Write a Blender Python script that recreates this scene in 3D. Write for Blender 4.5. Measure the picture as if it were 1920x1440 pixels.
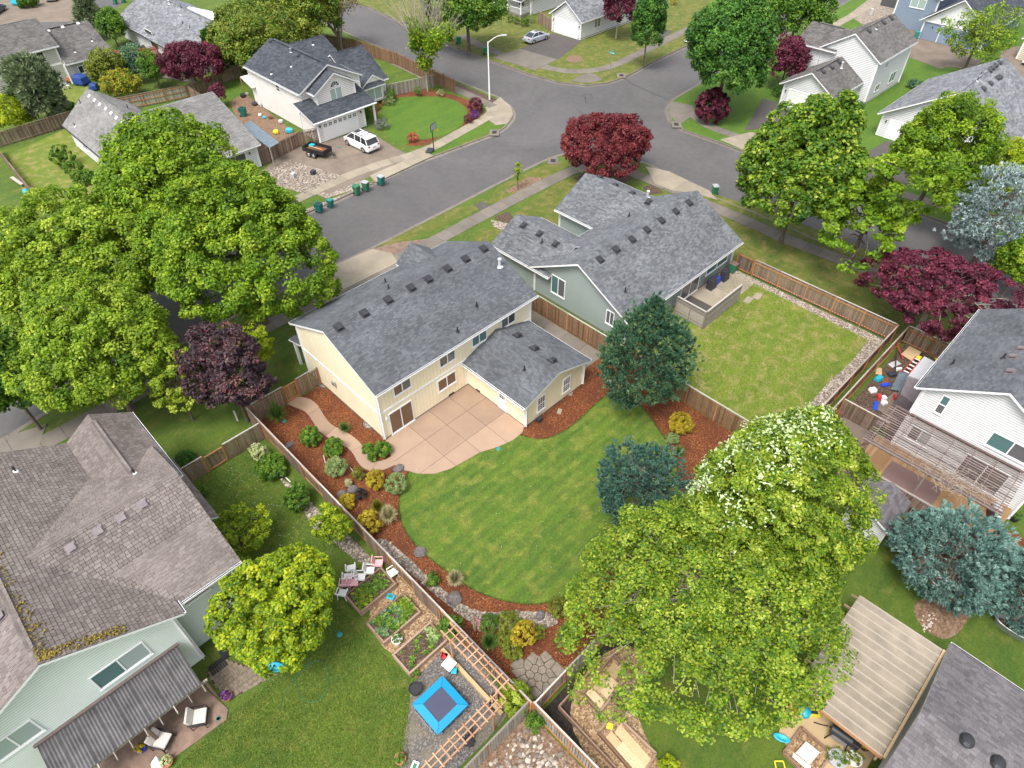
import bpy, math, random
import numpy as np
from mathutils import Vector, Matrix
random.seed(7); rng = np.random.default_rng(7)
for o in list(bpy.data.objects): bpy.data.objects.remove(o)
S = bpy.context.scene
# ------------------------------------------------------------------ camera, sky, sun, exposure
CH = 36.0; FPX = 1255.0
R2 = np.array([[0.7123920, -0.7017540, -0.0062426], [0.4969438, 0.4981562, 0.7105542], [0.4955245, 0.5092954, -0.7036147]])
cam = bpy.data.cameras.new("camera"); camo = bpy.data.objects.new("camera", cam); S.collection.objects.link(camo)
camo.matrix_world = Matrix([[R2[0][0], R2[1][0], -R2[2][0], 0], [R2[0][1], R2[1][1], -R2[2][1], 0], [R2[0][2], R2[1][2], -R2[2][2], CH], [0, 0, 0, 1]])
cam.sensor_width = 36; cam.lens = FPX / 1920 * 36; cam.clip_start = 0.5; cam.clip_end = 2500
S.camera = camo
W = bpy.data.worlds.new("World"); S.world = W; W.use_nodes = True
nt = W.node_tree; bg = nt.nodes["Background"]
sky = nt.nodes.new("ShaderNodeTexSky"); sky.sky_type = 'NISHITA'; sky.sun_disc = False
SUN_EL, SUN_AZ = math.radians(62), math.atan2(-0.25, -1.0)      # direction towards the sun, up-left of the view
sky.sun_elevation = SUN_EL; sky.sun_rotation = math.pi/2 - SUN_AZ
sky.air_density = 1.0; sky.dust_density = 4.0; sky.ozone_density = 1.0
hs = nt.nodes.new('ShaderNodeHueSaturation'); hs.inputs['Saturation'].default_value = .35   # cloud-whitened sky
nt.links.new(sky.outputs[0], hs.inputs['Color']); nt.links.new(hs.outputs[0], bg.inputs[0]); bg.inputs[1].default_value = 0.15
sl = bpy.data.lights.new("sun", 'SUN'); sl.energy = 1.4; sl.angle = math.radians(18); sl.color = (1, .965, .91)
so = bpy.data.objects.new("sun", sl); S.collection.objects.link(so)
sd = Vector((math.cos(SUN_EL)*math.cos(SUN_AZ), math.cos(SUN_EL)*math.sin(SUN_AZ), math.sin(SUN_EL)))
so.rotation_euler = sd.to_track_quat('Z', 'Y').to_euler()
S.view_settings.view_transform = 'Standard'; S.view_settings.look = 'None'
S.view_settings.exposure = 1.0; S.view_settings.gamma = 1; S.view_settings.use_curve_mapping = False

# ------------------------------------------------------------------ surveying: a sight line of the photograph meets a level or a wall
def ray(px, py): return R2.T @ np.array([(px-960)/FPX, -(py-720)/FPX, 1.0])
def G(px, py, z=0.0):
    d = ray(px, py); t = (z-CH)/d[2]; return (float(d[0]*t), float(d[1]*t))
def GP(l, z=0.0): return [G(x, y, z) for x, y in l]
def depth(x, y, z): return float(R2[2] @ np.array([x, y, z-CH]))

# ------------------------------------------------------------------ materials
def nodes(name):
    m = bpy.data.materials.new(name); m.use_nodes = True
    return m, m.node_tree, m.node_tree.nodes["Principled BSDF"]
def ramp(t, fac, stops):
    r = t.nodes.new("ShaderNodeValToRGB"); e = r.color_ramp.elements
    while len(e) < len(stops): e.new(0.5)
    for i, (p, c) in enumerate(stops): e[i].position = p; e[i].color = (*c, 1)
    t.links.new(fac, r.inputs[0]); return r.outputs[0]
def noise(t, vec, scale, detail=4, rough=.6, dist=0):
    n = t.nodes.new("ShaderNodeTexNoise"); n.inputs['Scale'].default_value = scale; n.inputs['Detail'].default_value = detail
    n.inputs['Roughness'].default_value = rough; n.inputs['Distortion'].default_value = dist
    t.links.new(vec, n.inputs['Vector']); return n.outputs[0]
def mixc(t, fac, a, b, mode='MIX'):
    m = t.nodes.new("ShaderNodeMix"); m.data_type = 'RGBA'; m.blend_type = mode
    if isinstance(fac, float): m.inputs[0].default_value = fac
    else: t.links.new(fac, m.inputs[0])
    for i, v in ((6, a), (7, b)):
        if isinstance(v, tuple): m.inputs[i].default_value = (*v, 1)
        else: t.links.new(v, m.inputs[i])
    return m.outputs[2]
def posn(t): return t.nodes.new("ShaderNodeNewGeometry").outputs['Position']
def attr(t, n='tint'):
    a = t.nodes.new("ShaderNodeAttribute"); a.attribute_name = n; return a.outputs['Fac']
def bump(t, b, h, dist=.02, s=.6):
    n = t.nodes.new("ShaderNodeBump"); n.inputs['Distance'].default_value = dist; n.inputs['Strength'].default_value = s
    t.links.new(h, n.inputs['Height']); t.links.new(n.outputs[0], b.inputs['Normal'])
def mul(c, k): return tuple(min(1, x*k) for x in c)
MC = {}
def plain(name, c, rough=.6, metal=0, var=.16, scale=3.0, bmp=0.0):
    if name in MC: return MC[name]
    m, t, b = nodes(name); p = posn(t)
    t.links.new(ramp(t, noise(t, p, scale, 6), [(.3, mul(c, 1-var)), (.7, mul(c, 1+var))]), b.inputs['Base Color'])
    b.inputs['Roughness'].default_value = rough; b.inputs['Metallic'].default_value = metal
    if bmp: bump(t, b, noise(t, p, 40, 3), bmp)
    MC[name] = m; return m
def grassmat(name, c1, c2, c3, sc=.35, dry=.62, bands=0):
    m, t, b = nodes(name); p = posn(t)
    mp = t.nodes.new('ShaderNodeMapping'); mp.inputs['Scale'].default_value = (.45, 1.5, 1); t.links.new(p, mp.inputs[0])
    n1 = noise(t, mp.outputs[0], sc, 5, .65, .5); n2 = noise(t, p, 2.2, 5, .7); n3 = noise(t, p, 22, 3, .8); n4 = noise(t, p, 1.0, 4, .6, .3)
    base = mixc(t, ramp(t, n1, [(.33, (0, 0, 0)), (.66, (1, 1, 1))]), c1, c2)
    base = mixc(t, ramp(t, n4, [(dry-.08, (0, 0, 0)), (dry+.12, (1, 1, 1))]), base, c3)
    base = mixc(t, ramp(t, n2, [(.35, (0, 0, 0)), (.75, (.55,)*3)]), base, mixc(t, .5, c1, c3))
    base = mixc(t, .75, base, ramp(t, n3, [(.28, (.30,)*3), (.72, (1.6,)*3)]), 'MULTIPLY')
    if bands:       # mower stripes
        w = t.nodes.new('ShaderNodeTexWave'); w.bands_direction = 'Y'; w.inputs['Scale'].default_value = .42; w.inputs['Distortion'].default_value = 2.6; w.inputs['Detail'].default_value = 2; w.inputs['Detail Scale'].default_value = .6; t.links.new(p, w.inputs['Vector'])
        base = mixc(t, bands, base, ramp(t, w.outputs['Fac'], [(.3, (.84,)*3), (.7, (1.12,)*3)]), 'MULTIPLY')
    base = mixc(t, .8, base, ramp(t, noise(t, p, 5.5, 5, .8), [(.3, (.62,)*3), (.7, (1.3,)*3)]), 'MULTIPLY')
    t.links.new(base, b.inputs['Base Color']); b.inputs['Roughness'].default_value = .9
    bump(t, b, n3, .06, .8); return m
def speck(name, stops, scale, bd=.03, rough=.9, patch=None):
    m, t, b = nodes(name); p = posn(t)
    v = t.nodes.new("ShaderNodeTexVoronoi"); v.inputs['Scale'].default_value = scale; t.links.new(p, v.inputs['Vector'])
    s = t.nodes.new("ShaderNodeSeparateColor"); t.links.new(v.outputs['Color'], s.inputs[0])
    c = ramp(t, s.outputs[0], stops)
    if patch: c = mixc(t, ramp(t, noise(t, p, .6, 4), [(.45, (0, 0, 0)), (.65, (.7,)*3)]), c, patch)
    t.links.new(c, b.inputs['Base Color']); b.inputs['Roughness'].default_value = rough
    bump(t, b, v.outputs['Distance'], bd, .8); return m
def tintmat(name, stops, rough=.8, trans=0.0, var=.25, vs=1.2, bd=0.0, spec=.3):
    m, t, b = nodes(name); p = posn(t)
    c = ramp(t, attr(t), stops)
    c = mixc(t, .8, c, ramp(t, noise(t, p, vs, 4), [(.3, (1-var,)*3), (.7, (1+var,)*3)]), 'MULTIPLY')
    t.links.new(c, b.inputs['Base Color']); b.inputs['Roughness'].default_value = rough
    b.inputs['Specular IOR Level'].default_value = spec
    if bd: bump(t, b, noise(t, p, 60, 2), bd)
    if trans:
        tr = t.nodes.new("ShaderNodeBsdfTranslucent"); mx = t.nodes.new("ShaderNodeMixShader"); mx.inputs[0].default_value = trans
        out = t.nodes["Material Output"]; t.links.new(c, tr.inputs[0]); t.links.new(b.outputs[0], mx.inputs[1]); t.links.new(tr.outputs[0], mx.inputs[2]); t.links.new(mx.outputs[0], out.inputs[0])
    return m
def roofmat(name, a, b_, c, moss=None):
    m, t, b = nodes(name); p = posn(t)
    col = ramp(t, attr(t), [(0, a), (.45, b_), (1, c)])
    col = mixc(t, .9, col, ramp(t, noise(t, p, .45, 5, .6, .4), [(.3, (.74,)*3), (.7, (1.22,)*3)]), 'MULTIPLY')
    col = mixc(t, .6, col, ramp(t, noise(t, p, 45, 2), [(.3, (.7,)*3), (.7, (1.3,)*3)]), 'MULTIPLY')
    if moss: col = mixc(t, ramp(t, noise(t, p, 3.5, 5, .75), [(.64, (0, 0, 0)), (.74, (1, 1, 1))]), col, moss)
    t.links.new(col, b.inputs['Base Color']); b.inputs['Roughness'].default_value = .85; b.inputs['Specular IOR Level'].default_value = .25
    return m
def woodmat(name, stops, rough=.85):
    m, t, b = nodes(name); p = posn(t)
    oi = t.nodes.new("ShaderNodeObjectInfo").outputs['Random']
    ad = t.nodes.new("ShaderNodeMath"); ad.operation = 'MULTIPLY_ADD'; t.links.new(oi, ad.inputs[0]); ad.inputs[1].default_value = .45
    t.links.new(attr(t), ad.inputs[2])
    c = ramp(t, ad.outputs[0], stops)
    mp = t.nodes.new("ShaderNodeMapping"); mp.inputs['Scale'].default_value = (9, 9, 1.4); t.links.new(p, mp.inputs[0])
    c = mixc(t, .9, c, ramp(t, noise(t, mp.outputs[0], 2.2, 5, .7), [(.3, (.62,)*3), (.7, (1.3,)*3)]), 'MULTIPLY')
    t.links.new(c, b.inputs['Base Color']); b.inputs['Roughness'].default_value = rough; return m
def concmat(name, c, dark=.75, bscale=.5):
    m, t, b = nodes(name); p = posn(t)
    oi = t.nodes.new("ShaderNodeObjectInfo").outputs['Random']
    k = ramp(t, oi, [(0, (.86,)*3), (1, (1.1,)*3)])
    c0 = mixc(t, 1.0, ramp(t, noise(t, p, bscale, 6, .65, .4), [(.3, mul(c, dark)), (.6, c), (.8, mul(c, 1.12))]), k, 'MULTIPLY')
    c0 = mixc(t, .5, c0, ramp(t, noise(t, p, 30, 3), [(.3, (.75,)*3), (.7, (1.2,)*3)]), 'MULTIPLY')
    t.links.new(c0, b.inputs['Base Color']); b.inputs['Roughness'].default_value = .85; return m
def glassmat(name, c, r=.06):
    m, t, b = nodes(name); b.inputs['Base Color'].default_value = (*c, 1); b.inputs['Roughness'].default_value = r
    b.inputs['Specular IOR Level'].default_value = .8; return m

M = {}
# asphalt with tyre-polished bands and wear
m, t, b = nodes('asphalt'); p = posn(t)
c = ramp(t, noise(t, p, .12, 6, .65, .8), [(.3, (.080, .076, .076)), (.7, (.112, .106, .106))])
c = mixc(t, .7, c, ramp(t, noise(t, p, 1.3, 6, .75), [(.3, (.84,)*3), (.7, (1.16,)*3)]), 'MULTIPLY')
c = mixc(t, .5, c, ramp(t, noise(t, p, 40, 2), [(.3, (.65,)*3), (.7, (1.35,)*3)]), 'MULTIPLY')
t.links.new(c, b.inputs['Base Color']); b.inputs['Roughness'].default_value = .85; bump(t, b, noise(t, p, 60, 2), .01); M['asphalt'] = m
M['tar'] = plain('tar', (.035, .035, .038), .5)
M['conc'] = concmat('concrete', (.2, .18, .15)); M['kerb'] = concmat('kerb_concrete', (.185, .162, .135))
M['conc2'] = concmat('light_concrete', (.31, .265, .20)); M['patio'] = concmat('tinted_concrete', (.345, .238, .168), .84, .35)
M['drive'] = concmat('stained_driveway', (.19, .15, .115), .7); M['darkdrive'] = concmat('dark_driveway', (.085, .075, .07), .8)
M['aggr'] = concmat('aggregate_patio', (.24, .16, .12), .6, 2.0)
M['lawn'] = grassmat('lawn_dark', (.040, .10, .006), (.100, .160, .009), (.18, .18, .032))
M['lawn_main'] = grassmat('lawn_mown', (.040, .112, .008), (.110, .190, .012), (.19, .215, .032), .6, .56, bands=.5)
M['lawn_yellow'] = grassmat('lawn_yellowing', (.088, .158, .006), (.16, .22, .010), (.29, .25, .085), .45, .55)
M['lawn_bright'] = grassmat('lawn_bright', (.045, .128, .006), (.09, .172, .008), (.15, .18, .02), .4, .68)
M['verge'] = grassmat('verge_grass', (.055, .105, .006), (.12, .145, .010), (.21, .175, .05), .5, .54)
M['mulch'] = speck('bark_mulch', [(0, (.045, .012, .004)), (.4, (.115, .030, .008)), (.8, (.215, .064, .014)), (1, (.33, .13, .04))], 22, .03, .9, (.085, .022, .008))
M['soil'] = speck('soil', [(0, (.035, .02, .013)), (.6, (.09, .055, .036)), (1, (.16, .11, .08))], 14)
M['bare'] = speck('bare_dirt', [(0, (.12, .07, .04)), (.6, (.20, .12, .075)), (1, (.27, .19, .12))], 10)
M['gravel'] = speck('gravel', [(0, (.10, .08, .065)), (.5, (.24, .19, .15)), (1, (.46, .40, .33))], 9, .05)
M['greygravel'] = speck('grey_gravel', [(0, (.06, .058, .058)), (.6, (.125, .115, .11)), (1, (.24, .22, .20))], 16, .02, .9, (.18, .15, .10))
M['chips'] = speck('wood_chips', [(0, (.14, .085, .045)), (.5, (.30, .19, .10)), (1, (.46, .33, .19))], 11, .04)
M['darksoil'] = speck('dark_soil', [(0, (.012, .01, .008)), (1, (.04, .028, .02))], 10)  # very dark brown speckled soil for beds and slab joints
M['stone'] = tintmat('stone', [(0, (.12, .10, .085)), (.6, (.28, .235, .19)), (1, (.5, .44, .37))], .85)
M['boulder'] = plain('boulder', (.13, .115, .11), .85, var=.4, scale=6, bmp=.03)
M['flag'] = plain('flagstone', (.21, .175, .135), .85, var=.3, scale=5, bmp=.02)
M['paver'] = plain('paver_stone', (.20, .16, .115), .85, var=.3, scale=5)
# roofs
M['r_yellow'] = roofmat('shingle_slate_grey', (.082, .088, .096), (.102, .110, .120), (.130, .140, .150))
M['r_green'] = roofmat('shingle_blend_grey', (.095, .101, .111), (.128, .136, .148), (.180, .190, .195))
M['r_blue'] = roofmat('shingle_charcoal_blue', (.040, .046, .056), (.055, .062, .075), (.075, .083, .097))
M['r_pale'] = roofmat('shingle_pale_grey', (.16, .155, .15), (.19, .185, .178), (.225, .22, .21))
M['r_warm'] = roofmat('shingle_warm_grey', (.095, .089, .084), (.125, .117, .112), (.155, .147, .14))
M['r_brown'] = roofmat('shingle_weathered_brown', (.145, .122, .112), (.175, .148, .135), (.21, .182, .168))
M['r_mauve'] = roofmat('shingle_mauve_grey', (.10, .092, .097), (.13, .12, .126), (.165, .153, .16))
M['r_silver'] = roofmat('shingle_silver', (.12, .126, .138), (.17, .178, .192), (.235, .243, .255))
M['felt'] = plain('roof_underlay', (.045, .04, .04), .9)
M['moss'] = tintmat('moss', [(0, (.10, .07, .02)), (1, (.30, .22, .04))], .9)
def paint(n, c, r=.6, var=.04): return plain(n, c, r, var=var, scale=.8)
M['w_yellow'] = paint('cream_yellow_siding', (.86, .77, .56)); M['w_green'] = paint('sage_green_siding', (.27, .32, .295))
M['w_mint'] = paint('mint_siding', (.70, .77, .71)); M['w_white'] = paint('white_siding', (.68, .685, .69)); M['w_offwhite'] = paint('offwhite_siding', (.78, .74, .69))
M['w_tan'] = paint('tan_siding', (.50, .48, .42)); M['w_blue'] = paint('blue_siding', (.20, .26, .35)); M['w_beige'] = paint('beige_siding', (.60, .54, .40))
M['seam'] = paint('lap_shadow', (.34, .34, .34))  # grey for the gaps between lap boards: shade under each lap, painted in
M['trim'] = paint('white_trim', (.82, .82, .82), .5); M['gutter'] = paint('dark_gutter', (.03, .03, .035), .5); M['metal'] = plain('galvanised_metal', (.45, .46, .47), .35, .7)
M['lightmetal'] = paint('painted_metal', (.5, .51, .53), .4)
M['white'] = paint('white_plastic', (.82, .82, .80), .4); M['black'] = plain('black_plastic', (.02, .02, .022), .5); M['pink'] = paint('pink_plastic', (.75, .42, .44), .5)
M['vent'] = plain('vent_dark', (.028, .029, .034), .5); M['ventbrown'] = plain('vent_brown', (.17, .14, .145), .55)
M['glass'] = glassmat('window_glass', (.035, .04, .045)); M['glass_teal'] = glassmat('window_teal', (.085, .17, .165)); M['glass_blind'] = glassmat('window_blind', (.33, .40, .38), .25)
M['glass_brown'] = glassmat('window_brown', (.15, .085, .05), .1); M['glass_grey'] = glassmat('window_grey', (.12, .12, .125), .12)
M['door_grey'] = paint('dark_garage_door', (.075, .075, .085)); M['door_blue'] = paint('blue_garage_door', (.22, .29, .40))
# wood
M['fence'] = woodmat('weathered_fence', [(0, (.085, .055, .038)), (.5, (.165, .11, .078)), (1, (.28, .20, .15)), ])
M['fence_red'] = woodmat('stained_fence', [(0, (.085, .038, .02)), (.5, (.15, .07, .038)), (1, (.24, .135, .08))])
M['fence_pale'] = woodmat('silvered_fence', [(0, (.15, .13, .115)), (.5, (.24, .21, .18)), (1, (.37, .33, .29))])
M['fence_dark'] = woodmat('dark_fence', [(0, (.045, .028, .02)), (.5, (.09, .058, .042)), (1, (.16, .115, .085))])
M['post'] = woodmat('cedar_post', [(0, (.22, .09, .03)), (.5, (.32, .14, .05)), (1, (.42, .21, .09))])
M['cap'] = woodmat('silvered_cap', [(0, (.28, .25, .23)), (.5, (.38, .345, .32)), (1, (.48, .45, .42))])
M['red_wood'] = woodmat('red_fence', [(0, (.28, .04, .02)), (1, (.42, .08, .04))])
M['bed'] = woodmat('bed_timber', [(0, (.17, .09, .055)), (.5, (.25, .15, .10)), (1, (.36, .25, .18))])
M['arbor'] = woodmat('arbor_timber', [(0, (.32, .16, .08)), (.5, (.42, .23, .13)), (1, (.55, .34, .21))])
M['pergola'] = woodmat('pergola_timber', [(0, (.10, .07, .06)), (.5, (.17, .125, .11)), (1, (.26, .20, .18))])
M['deck'] = woodmat('deck_board', [(0, (.25, .14, .06)), (.6, (.30, .175, .08)), (1, (.36, .22, .11))])
M['ply'] = woodmat('plywood', [(0, (.42, .28, .14)), (.5, (.52, .37, .20)), (1, (.62, .48, .29))])
M['corr'] = plain('corrugated_grey', (.105, .10, .103), .5, var=.35, scale=1.5); M['corr_tan'] = plain('corrugated_tan', (.25, .21, .16), .5, var=.25, scale=1.2)
M['corr_blue'] = plain('corrugated_steel', (.17, .215, .25), .4, .3, var=.2)
M['bark'] = plain('bark', (.13, .10, .08), .9, var=.4, scale=5); M['bark_pale'] = plain('pale_bark', (.36, .31, .25), .9, var=.3, scale=5)
def leafm(n, a, b_, c, tr=.3): M[n] = tintmat(n, [(0, a), (.5, b_), (1, c)], .55, tr, .22, .5, spec=.35)
leafm('l_maple', (.06,.14,.008), (.19,.325,.012), (.42,.52,.04), 0.4)
leafm('l_maple2', (.08,.17,.010), (.26,.39,.018), (.54,.62,.09), 0.4)
leafm('l_oak', (.032,.10,.010), (.105,.225,.015), (.28,.39,.045), 0.35)
leafm('l_oakdark', (.022,.085,.012), (.065,.18,.018), (.17,.32,.045), 0.3)
leafm('l_spring', (.10,.18,.010), (.29,.39,.020), (.56,.62,.11), 0.4)
leafm('l_lime', (.13,.21,.006), (.34,.44,.010), (.62,.64,.025), 0.4)
leafm('l_flower', (.26, .42, .08), (.46, .60, .24), (.70, .80, .48))
leafm('l_red', (.065,.008,.012), (.165,.022,.028), (.31,.065,.06), 0.25)
leafm('l_maroon', (.045,.006,.018), (.13,.018,.042), (.27,.055,.085), 0.25)
leafm('l_purple', (.022,.012,.018), (.06,.034,.042), (.24,.11,.09), 0.15)
leafm('l_bluegreen', (.03, .10, .08), (.085, .185, .14), (.20, .31, .20), .12)
leafm('l_pine', (.025, .085, .05), (.075, .17, .095), (.24, .33, .10), .12)
leafm('l_juniper', (.05, .12, .10), (.16, .29, .25), (.34, .48, .42), .12)
leafm('l_spruce', (.13, .19, .18), (.34, .44, .43), (.62, .70, .70), .12)
leafm('l_oldpine', (.09, .13, .06), (.20, .26, .13), (.34, .38, .22), .15)
leafm('l_conegreen', (.03, .08, .008), (.07, .15, .012), (.15, .24, .03), .15)
leafm('l_olive', (.08, .11, .008), (.17, .21, .016), (.30, .32, .04), .25)
leafm('l_twig', (.18, .14, .06), (.29, .23, .09), (.42, .36, .16), .1)
leafm('l_gold', (.24, .16, .008), (.42, .33, .015), (.60, .48, .04), .25)
leafm('l_straw', (.17, .18, .06), (.38, .36, .17), (.62, .56, .34), .2)
leafm('l_grass', (.025, .09, .015), (.07, .17, .03), (.16, .28, .06), .2)
leafm('l_cream', (.30, .38, .12), (.55, .60, .28), (.78, .80, .52), .25)
leafm('l_sage', (.11, .18, .05), (.22, .31, .10), (.36, .44, .18), .2)
leafm('l_pinkf', (.10, .18, .03), (.55, .22, .30), (.80, .45, .55), .2)
leafm('l_redf', (.08, .18, .02), (.50, .04, .06), (.75, .10, .12), .2)
leafm('l_violet', (.06, .015, .10), (.14, .03, .22), (.25, .08, .36), .2)
leafm('l_lavender', (.12, .13, .11), (.20, .19, .19), (.29, .27, .30), .2)
leafm('l_black', (.008, .008, .01), (.02, .02, .024), (.05, .045, .05), .1)

# ------------------------------------------------------------------ object helpers
def link(o): S.collection.objects.link(o); return o
class Thing:
    def __init__(s, name, label, cat, loc=(0, 0, 0), group=None):
        s.o = bpy.data.objects.new(name, None); link(s.o); s.loc = Vector((*loc, 0)[:3]) if len(loc) == 2 else Vector(loc)
        s.o.location = s.loc; s.o.empty_display_size = .3
        s.o['label'] = label; s.o['category'] = cat
        if group: s.o['group'] = group
        s.planes = []
class MB:
    """collects faces in world coordinates; build() links them as one mesh object"""
    def __init__(s): s.v = []; s.f = []; s.m = []; s.t = []; s.mats = []
    def mi(s, m):
        if m not in s.mats: s.mats.append(m)
        return s.mats.index(m)
    def poly(s, pts, m, t=.5):
        n = len(s.v); s.v.extend(tuple(p) for p in pts); s.f.append(tuple(range(n, n+len(pts)))); s.m.append(s.mi(m)); s.t.append(t)
    def hexa(s, p, m, t=.5):      # p: 4 bottom, 4 top
        n = len(s.v); s.v.extend(tuple(q) for q in p); k = s.mi(m)
        for f in ((3, 2, 1, 0), (4, 5, 6, 7), (0, 1, 5, 4), (1, 2, 6, 5), (2, 3, 7, 6), (3, 0, 4, 7)):
            s.f.append(tuple(n+i for i in f)); s.m.append(k); s.t.append(t)
    def box(s, x0, x1, y0, y1, z0, z1, m, t=.5):
        s.hexa([(x0, y0, z0), (x1, y0, z0), (x1, y1, z0), (x0, y1, z0), (x0, y0, z1), (x1, y0, z1), (x1, y1, z1), (x0, y1, z1)], m, t)
    def obox(s, c, d, rz, m, t=.5, rx=0.0):     # centre, full size, rotation
        R = Matrix.Rotation(rz, 3, 'Z') @ Matrix.Rotation(rx, 3, 'X'); h = [x/2 for x in d]; c = Vector(c)
        s.hexa([c + R @ Vector((a*h[0], b_*h[1], z*h[2])) for z in (-1, 1) for a, b_ in ((-1, -1), (1, -1), (1, 1), (-1, 1))], m, t)
    def beam(s, a, b_, w, h, m, t=.5):
        a = Vector(a); b_ = Vector(b_); d = (b_-a).normalized()
        sd_ = d.cross(Vector((0, 0, 1)));  sd_ = Vector((1, 0, 0)) if sd_.length < 1e-3 else sd_.normalized()
        u = sd_.cross(d); sd_ = sd_*w/2; u = u*h/2
        s.hexa([a-sd_-u, a+sd_-u, b_+sd_-u, b_-sd_-u, a-sd_+u, a+sd_+u, b_+sd_+u, b_-sd_+u], m, t)
    def tube(s, a, b_, r0, r1, m, n=8, t=.5, caps=True):
        a = Vector(a); b_ = Vector(b_); d = (b_-a).normalized(); x = d.orthogonal().normalized(); y = d.cross(x)
        n0 = len(s.v); k = s.mi(m)
        for p, r in ((a, r0), (b_, r1)):
            for i in range(n):
                q = 2*math.pi*i/n; s.v.append(tuple(p + (x*math.cos(q)+y*math.sin(q))*r))
        for i in range(n):
            j = (i+1) % n; s.f.append((n0+i, n0+j, n0+n+j, n0+n+i)); s.m.append(k); s.t.append(t)
        if caps:
            s.f.append(tuple(n0+i for i in reversed(range(n)))); s.f.append(tuple(n0+n+i for i in range(n))); s.m += [k, k]; s.t += [t, t]
    def path(s, pts, r0, r1, m, n=6):
        L = len(pts)-1
        for i in range(L): s.tube(pts[i], pts[i+1], r0+(r1-r0)*i/L, r0+(r1-r0)*(i+1)/L, m, n)
    def lathe(s, c, prof, m, n=20, t=.5, sx=1, sy=1, rz=0):
        n0 = len(s.v); k = s.mi(m); cr, sr = math.cos(rz), math.sin(rz)
        for r, z in prof:
            for i in range(n):
                q = 2*math.pi*i/n; X = r*math.cos(q)*sx; Y = r*math.sin(q)*sy
                s.v.append((c[0]+X*cr-Y*sr, c[1]+X*sr+Y*cr, c[2]+z))
        for j in range(len(prof)-1):
            for i in range(n):
                a = n0+j*n+i; b_ = n0+j*n+(i+1) % n; s.f.append((a, b_, b_+n, a+n)); s.m.append(k); s.t.append(t)
        s.f.append(tuple(n0+i for i in reversed(range(n)))); e = n0+(len(prof)-1)*n; s.f.append(tuple(e+i for i in range(n))); s.m += [k, k]; s.t += [t, t]
    def prism(s, poly, z0, z1, m, t=.5):
        a = sum(poly[i][0]*poly[(i+1) % len(poly)][1]-poly[(i+1) % len(poly)][0]*poly[i][1] for i in range(len(poly)))
        if a < 0: poly = poly[::-1]
        n = len(poly); n0 = len(s.v); k = s.mi(m)
        s.v += [(x, y, z0) for x, y in poly] + [(x, y, z1) for x, y in poly]
        s.f.append(tuple(n0+n+i for i in range(n))); s.m.append(k); s.t.append(t)
        for i in range(n):
            j = (i+1) % n; s.f.append((n0+i, n0+j, n0+n+j, n0+n+i)); s.m.append(k); s.t.append(t)
    def build(s, name, parent=None, smooth=False, label=None, kind=None, bevel=0, origin=None):
        me = bpy.data.meshes.new(name)
        off = Vector((0, 0, 0))
        P = parent
        if isinstance(parent, Thing): off = parent.loc; P = parent.o
        elif parent is not None: off = Vector(parent.get('_w', (0, 0, 0)))
        elif origin is not None: off = Vector(origin)
        me.from_pydata([(v[0]-off[0], v[1]-off[1], v[2]-off[2]) for v in s.v], [], s.f)
        for mm in s.mats: me.materials.append(mm)
        me.polygons.foreach_set('material_index', s.m)
        a = me.attributes.new('tint', 'FLOAT', 'FACE'); a.data.foreach_set('value', s.t)
        if smooth: me.polygons.foreach_set('use_smooth', [True]*len(s.f))
        me.update()
        o = link(bpy.data.objects.new(name, me))
        if P is not None: o.parent = P
        elif origin is not None: o.location = off
        if smooth and bevel == 0:
            me.set_sharp_from_angle(angle=math.radians(40))
        if bevel:
            b_ = o.modifiers.new('b', 'BEVEL'); b_.width = bevel; b_.segments = 2; b_.limit_method = 'ANGLE'
        o['_w'] = tuple(off)
        if label: o['label'] = label
        if kind: o['kind'] = kind
        return o
def tag(o, label, cat, group=None, kind=None):
    if label: o['label'] = label
    if cat: o['category'] = cat
    if group: o['group'] = group
    if kind: o['kind'] = kind
    return o
def structure(name, mb, **k):
    o = mb.build(name, **k); o['kind'] = 'structure'; return o
def clip(poly, a, b_, c):
    out = []; n = len(poly)
    for i in range(n):
        p = poly[i]; q = poly[(i+1) % n]; dp = a*p[0]+b_*p[1]-c; dq = a*q[0]+b_*q[1]-c
        if dp <= 0: out.append(p)
        if (dp < 0 < dq) or (dq < 0 < dp):
            k = dp/(dp-dq); out.append((p[0]+(q[0]-p[0])*k, p[1]+(q[1]-p[1])*k))
    return out
def cliprect(poly, x0, x1, y0, y1):
    for a, b_, c in ((-1, 0, -x0), (1, 0, x1), (0, -1, -y0), (0, 1, y1)):
        if len(poly) < 3: return []
        poly = clip(poly, a, b_, c)
    return poly if len(poly) >= 3 else []
def inside(poly, x, y):
    r = False; j = len(poly)-1
    for i in range(len(poly)):
        xi, yi = poly[i]; xj, yj = poly[j]
        if (yi > y) != (yj > y) and x < (xj-xi)*(y-yi)/(yj-yi)+xi: r = not r
        j = i
    return r
def smoothpoly(p, it=2, closed=True):
    for _ in range(it):
        q = []; n = len(p)
        for i in range(n if closed else n-1):
            a = p[i]; b_ = p[(i+1) % n]
            q.append((a[0]*.75+b_[0]*.25, a[1]*.75+b_[1]*.25)); q.append((a[0]*.25+b_[0]*.75, a[1]*.25+b_[1]*.75))
        if not closed: q = [p[0]] + q + [p[-1]]
        p = q
    return p
def area(p): return abs(sum(p[i][0]*p[(i+1) % len(p)][1]-p[(i+1) % len(p)][0]*p[i][1] for i in range(len(p))))/2
def sheet(name, poly, z, m, kind='structure', thick=.0):
    b_ = MB()
    if thick: b_.prism(poly, z-thick, z, m)
    else: b_.poly([(x, y, z) for x, y in (poly if sum(poly[i][0]*poly[(i+1) % len(poly)][1]-poly[(i+1) % len(poly)][0]*poly[i][1] for i in range(len(poly))) > 0 else poly[::-1])], m)
    o = b_.build(name); o['kind'] = kind; return o
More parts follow.
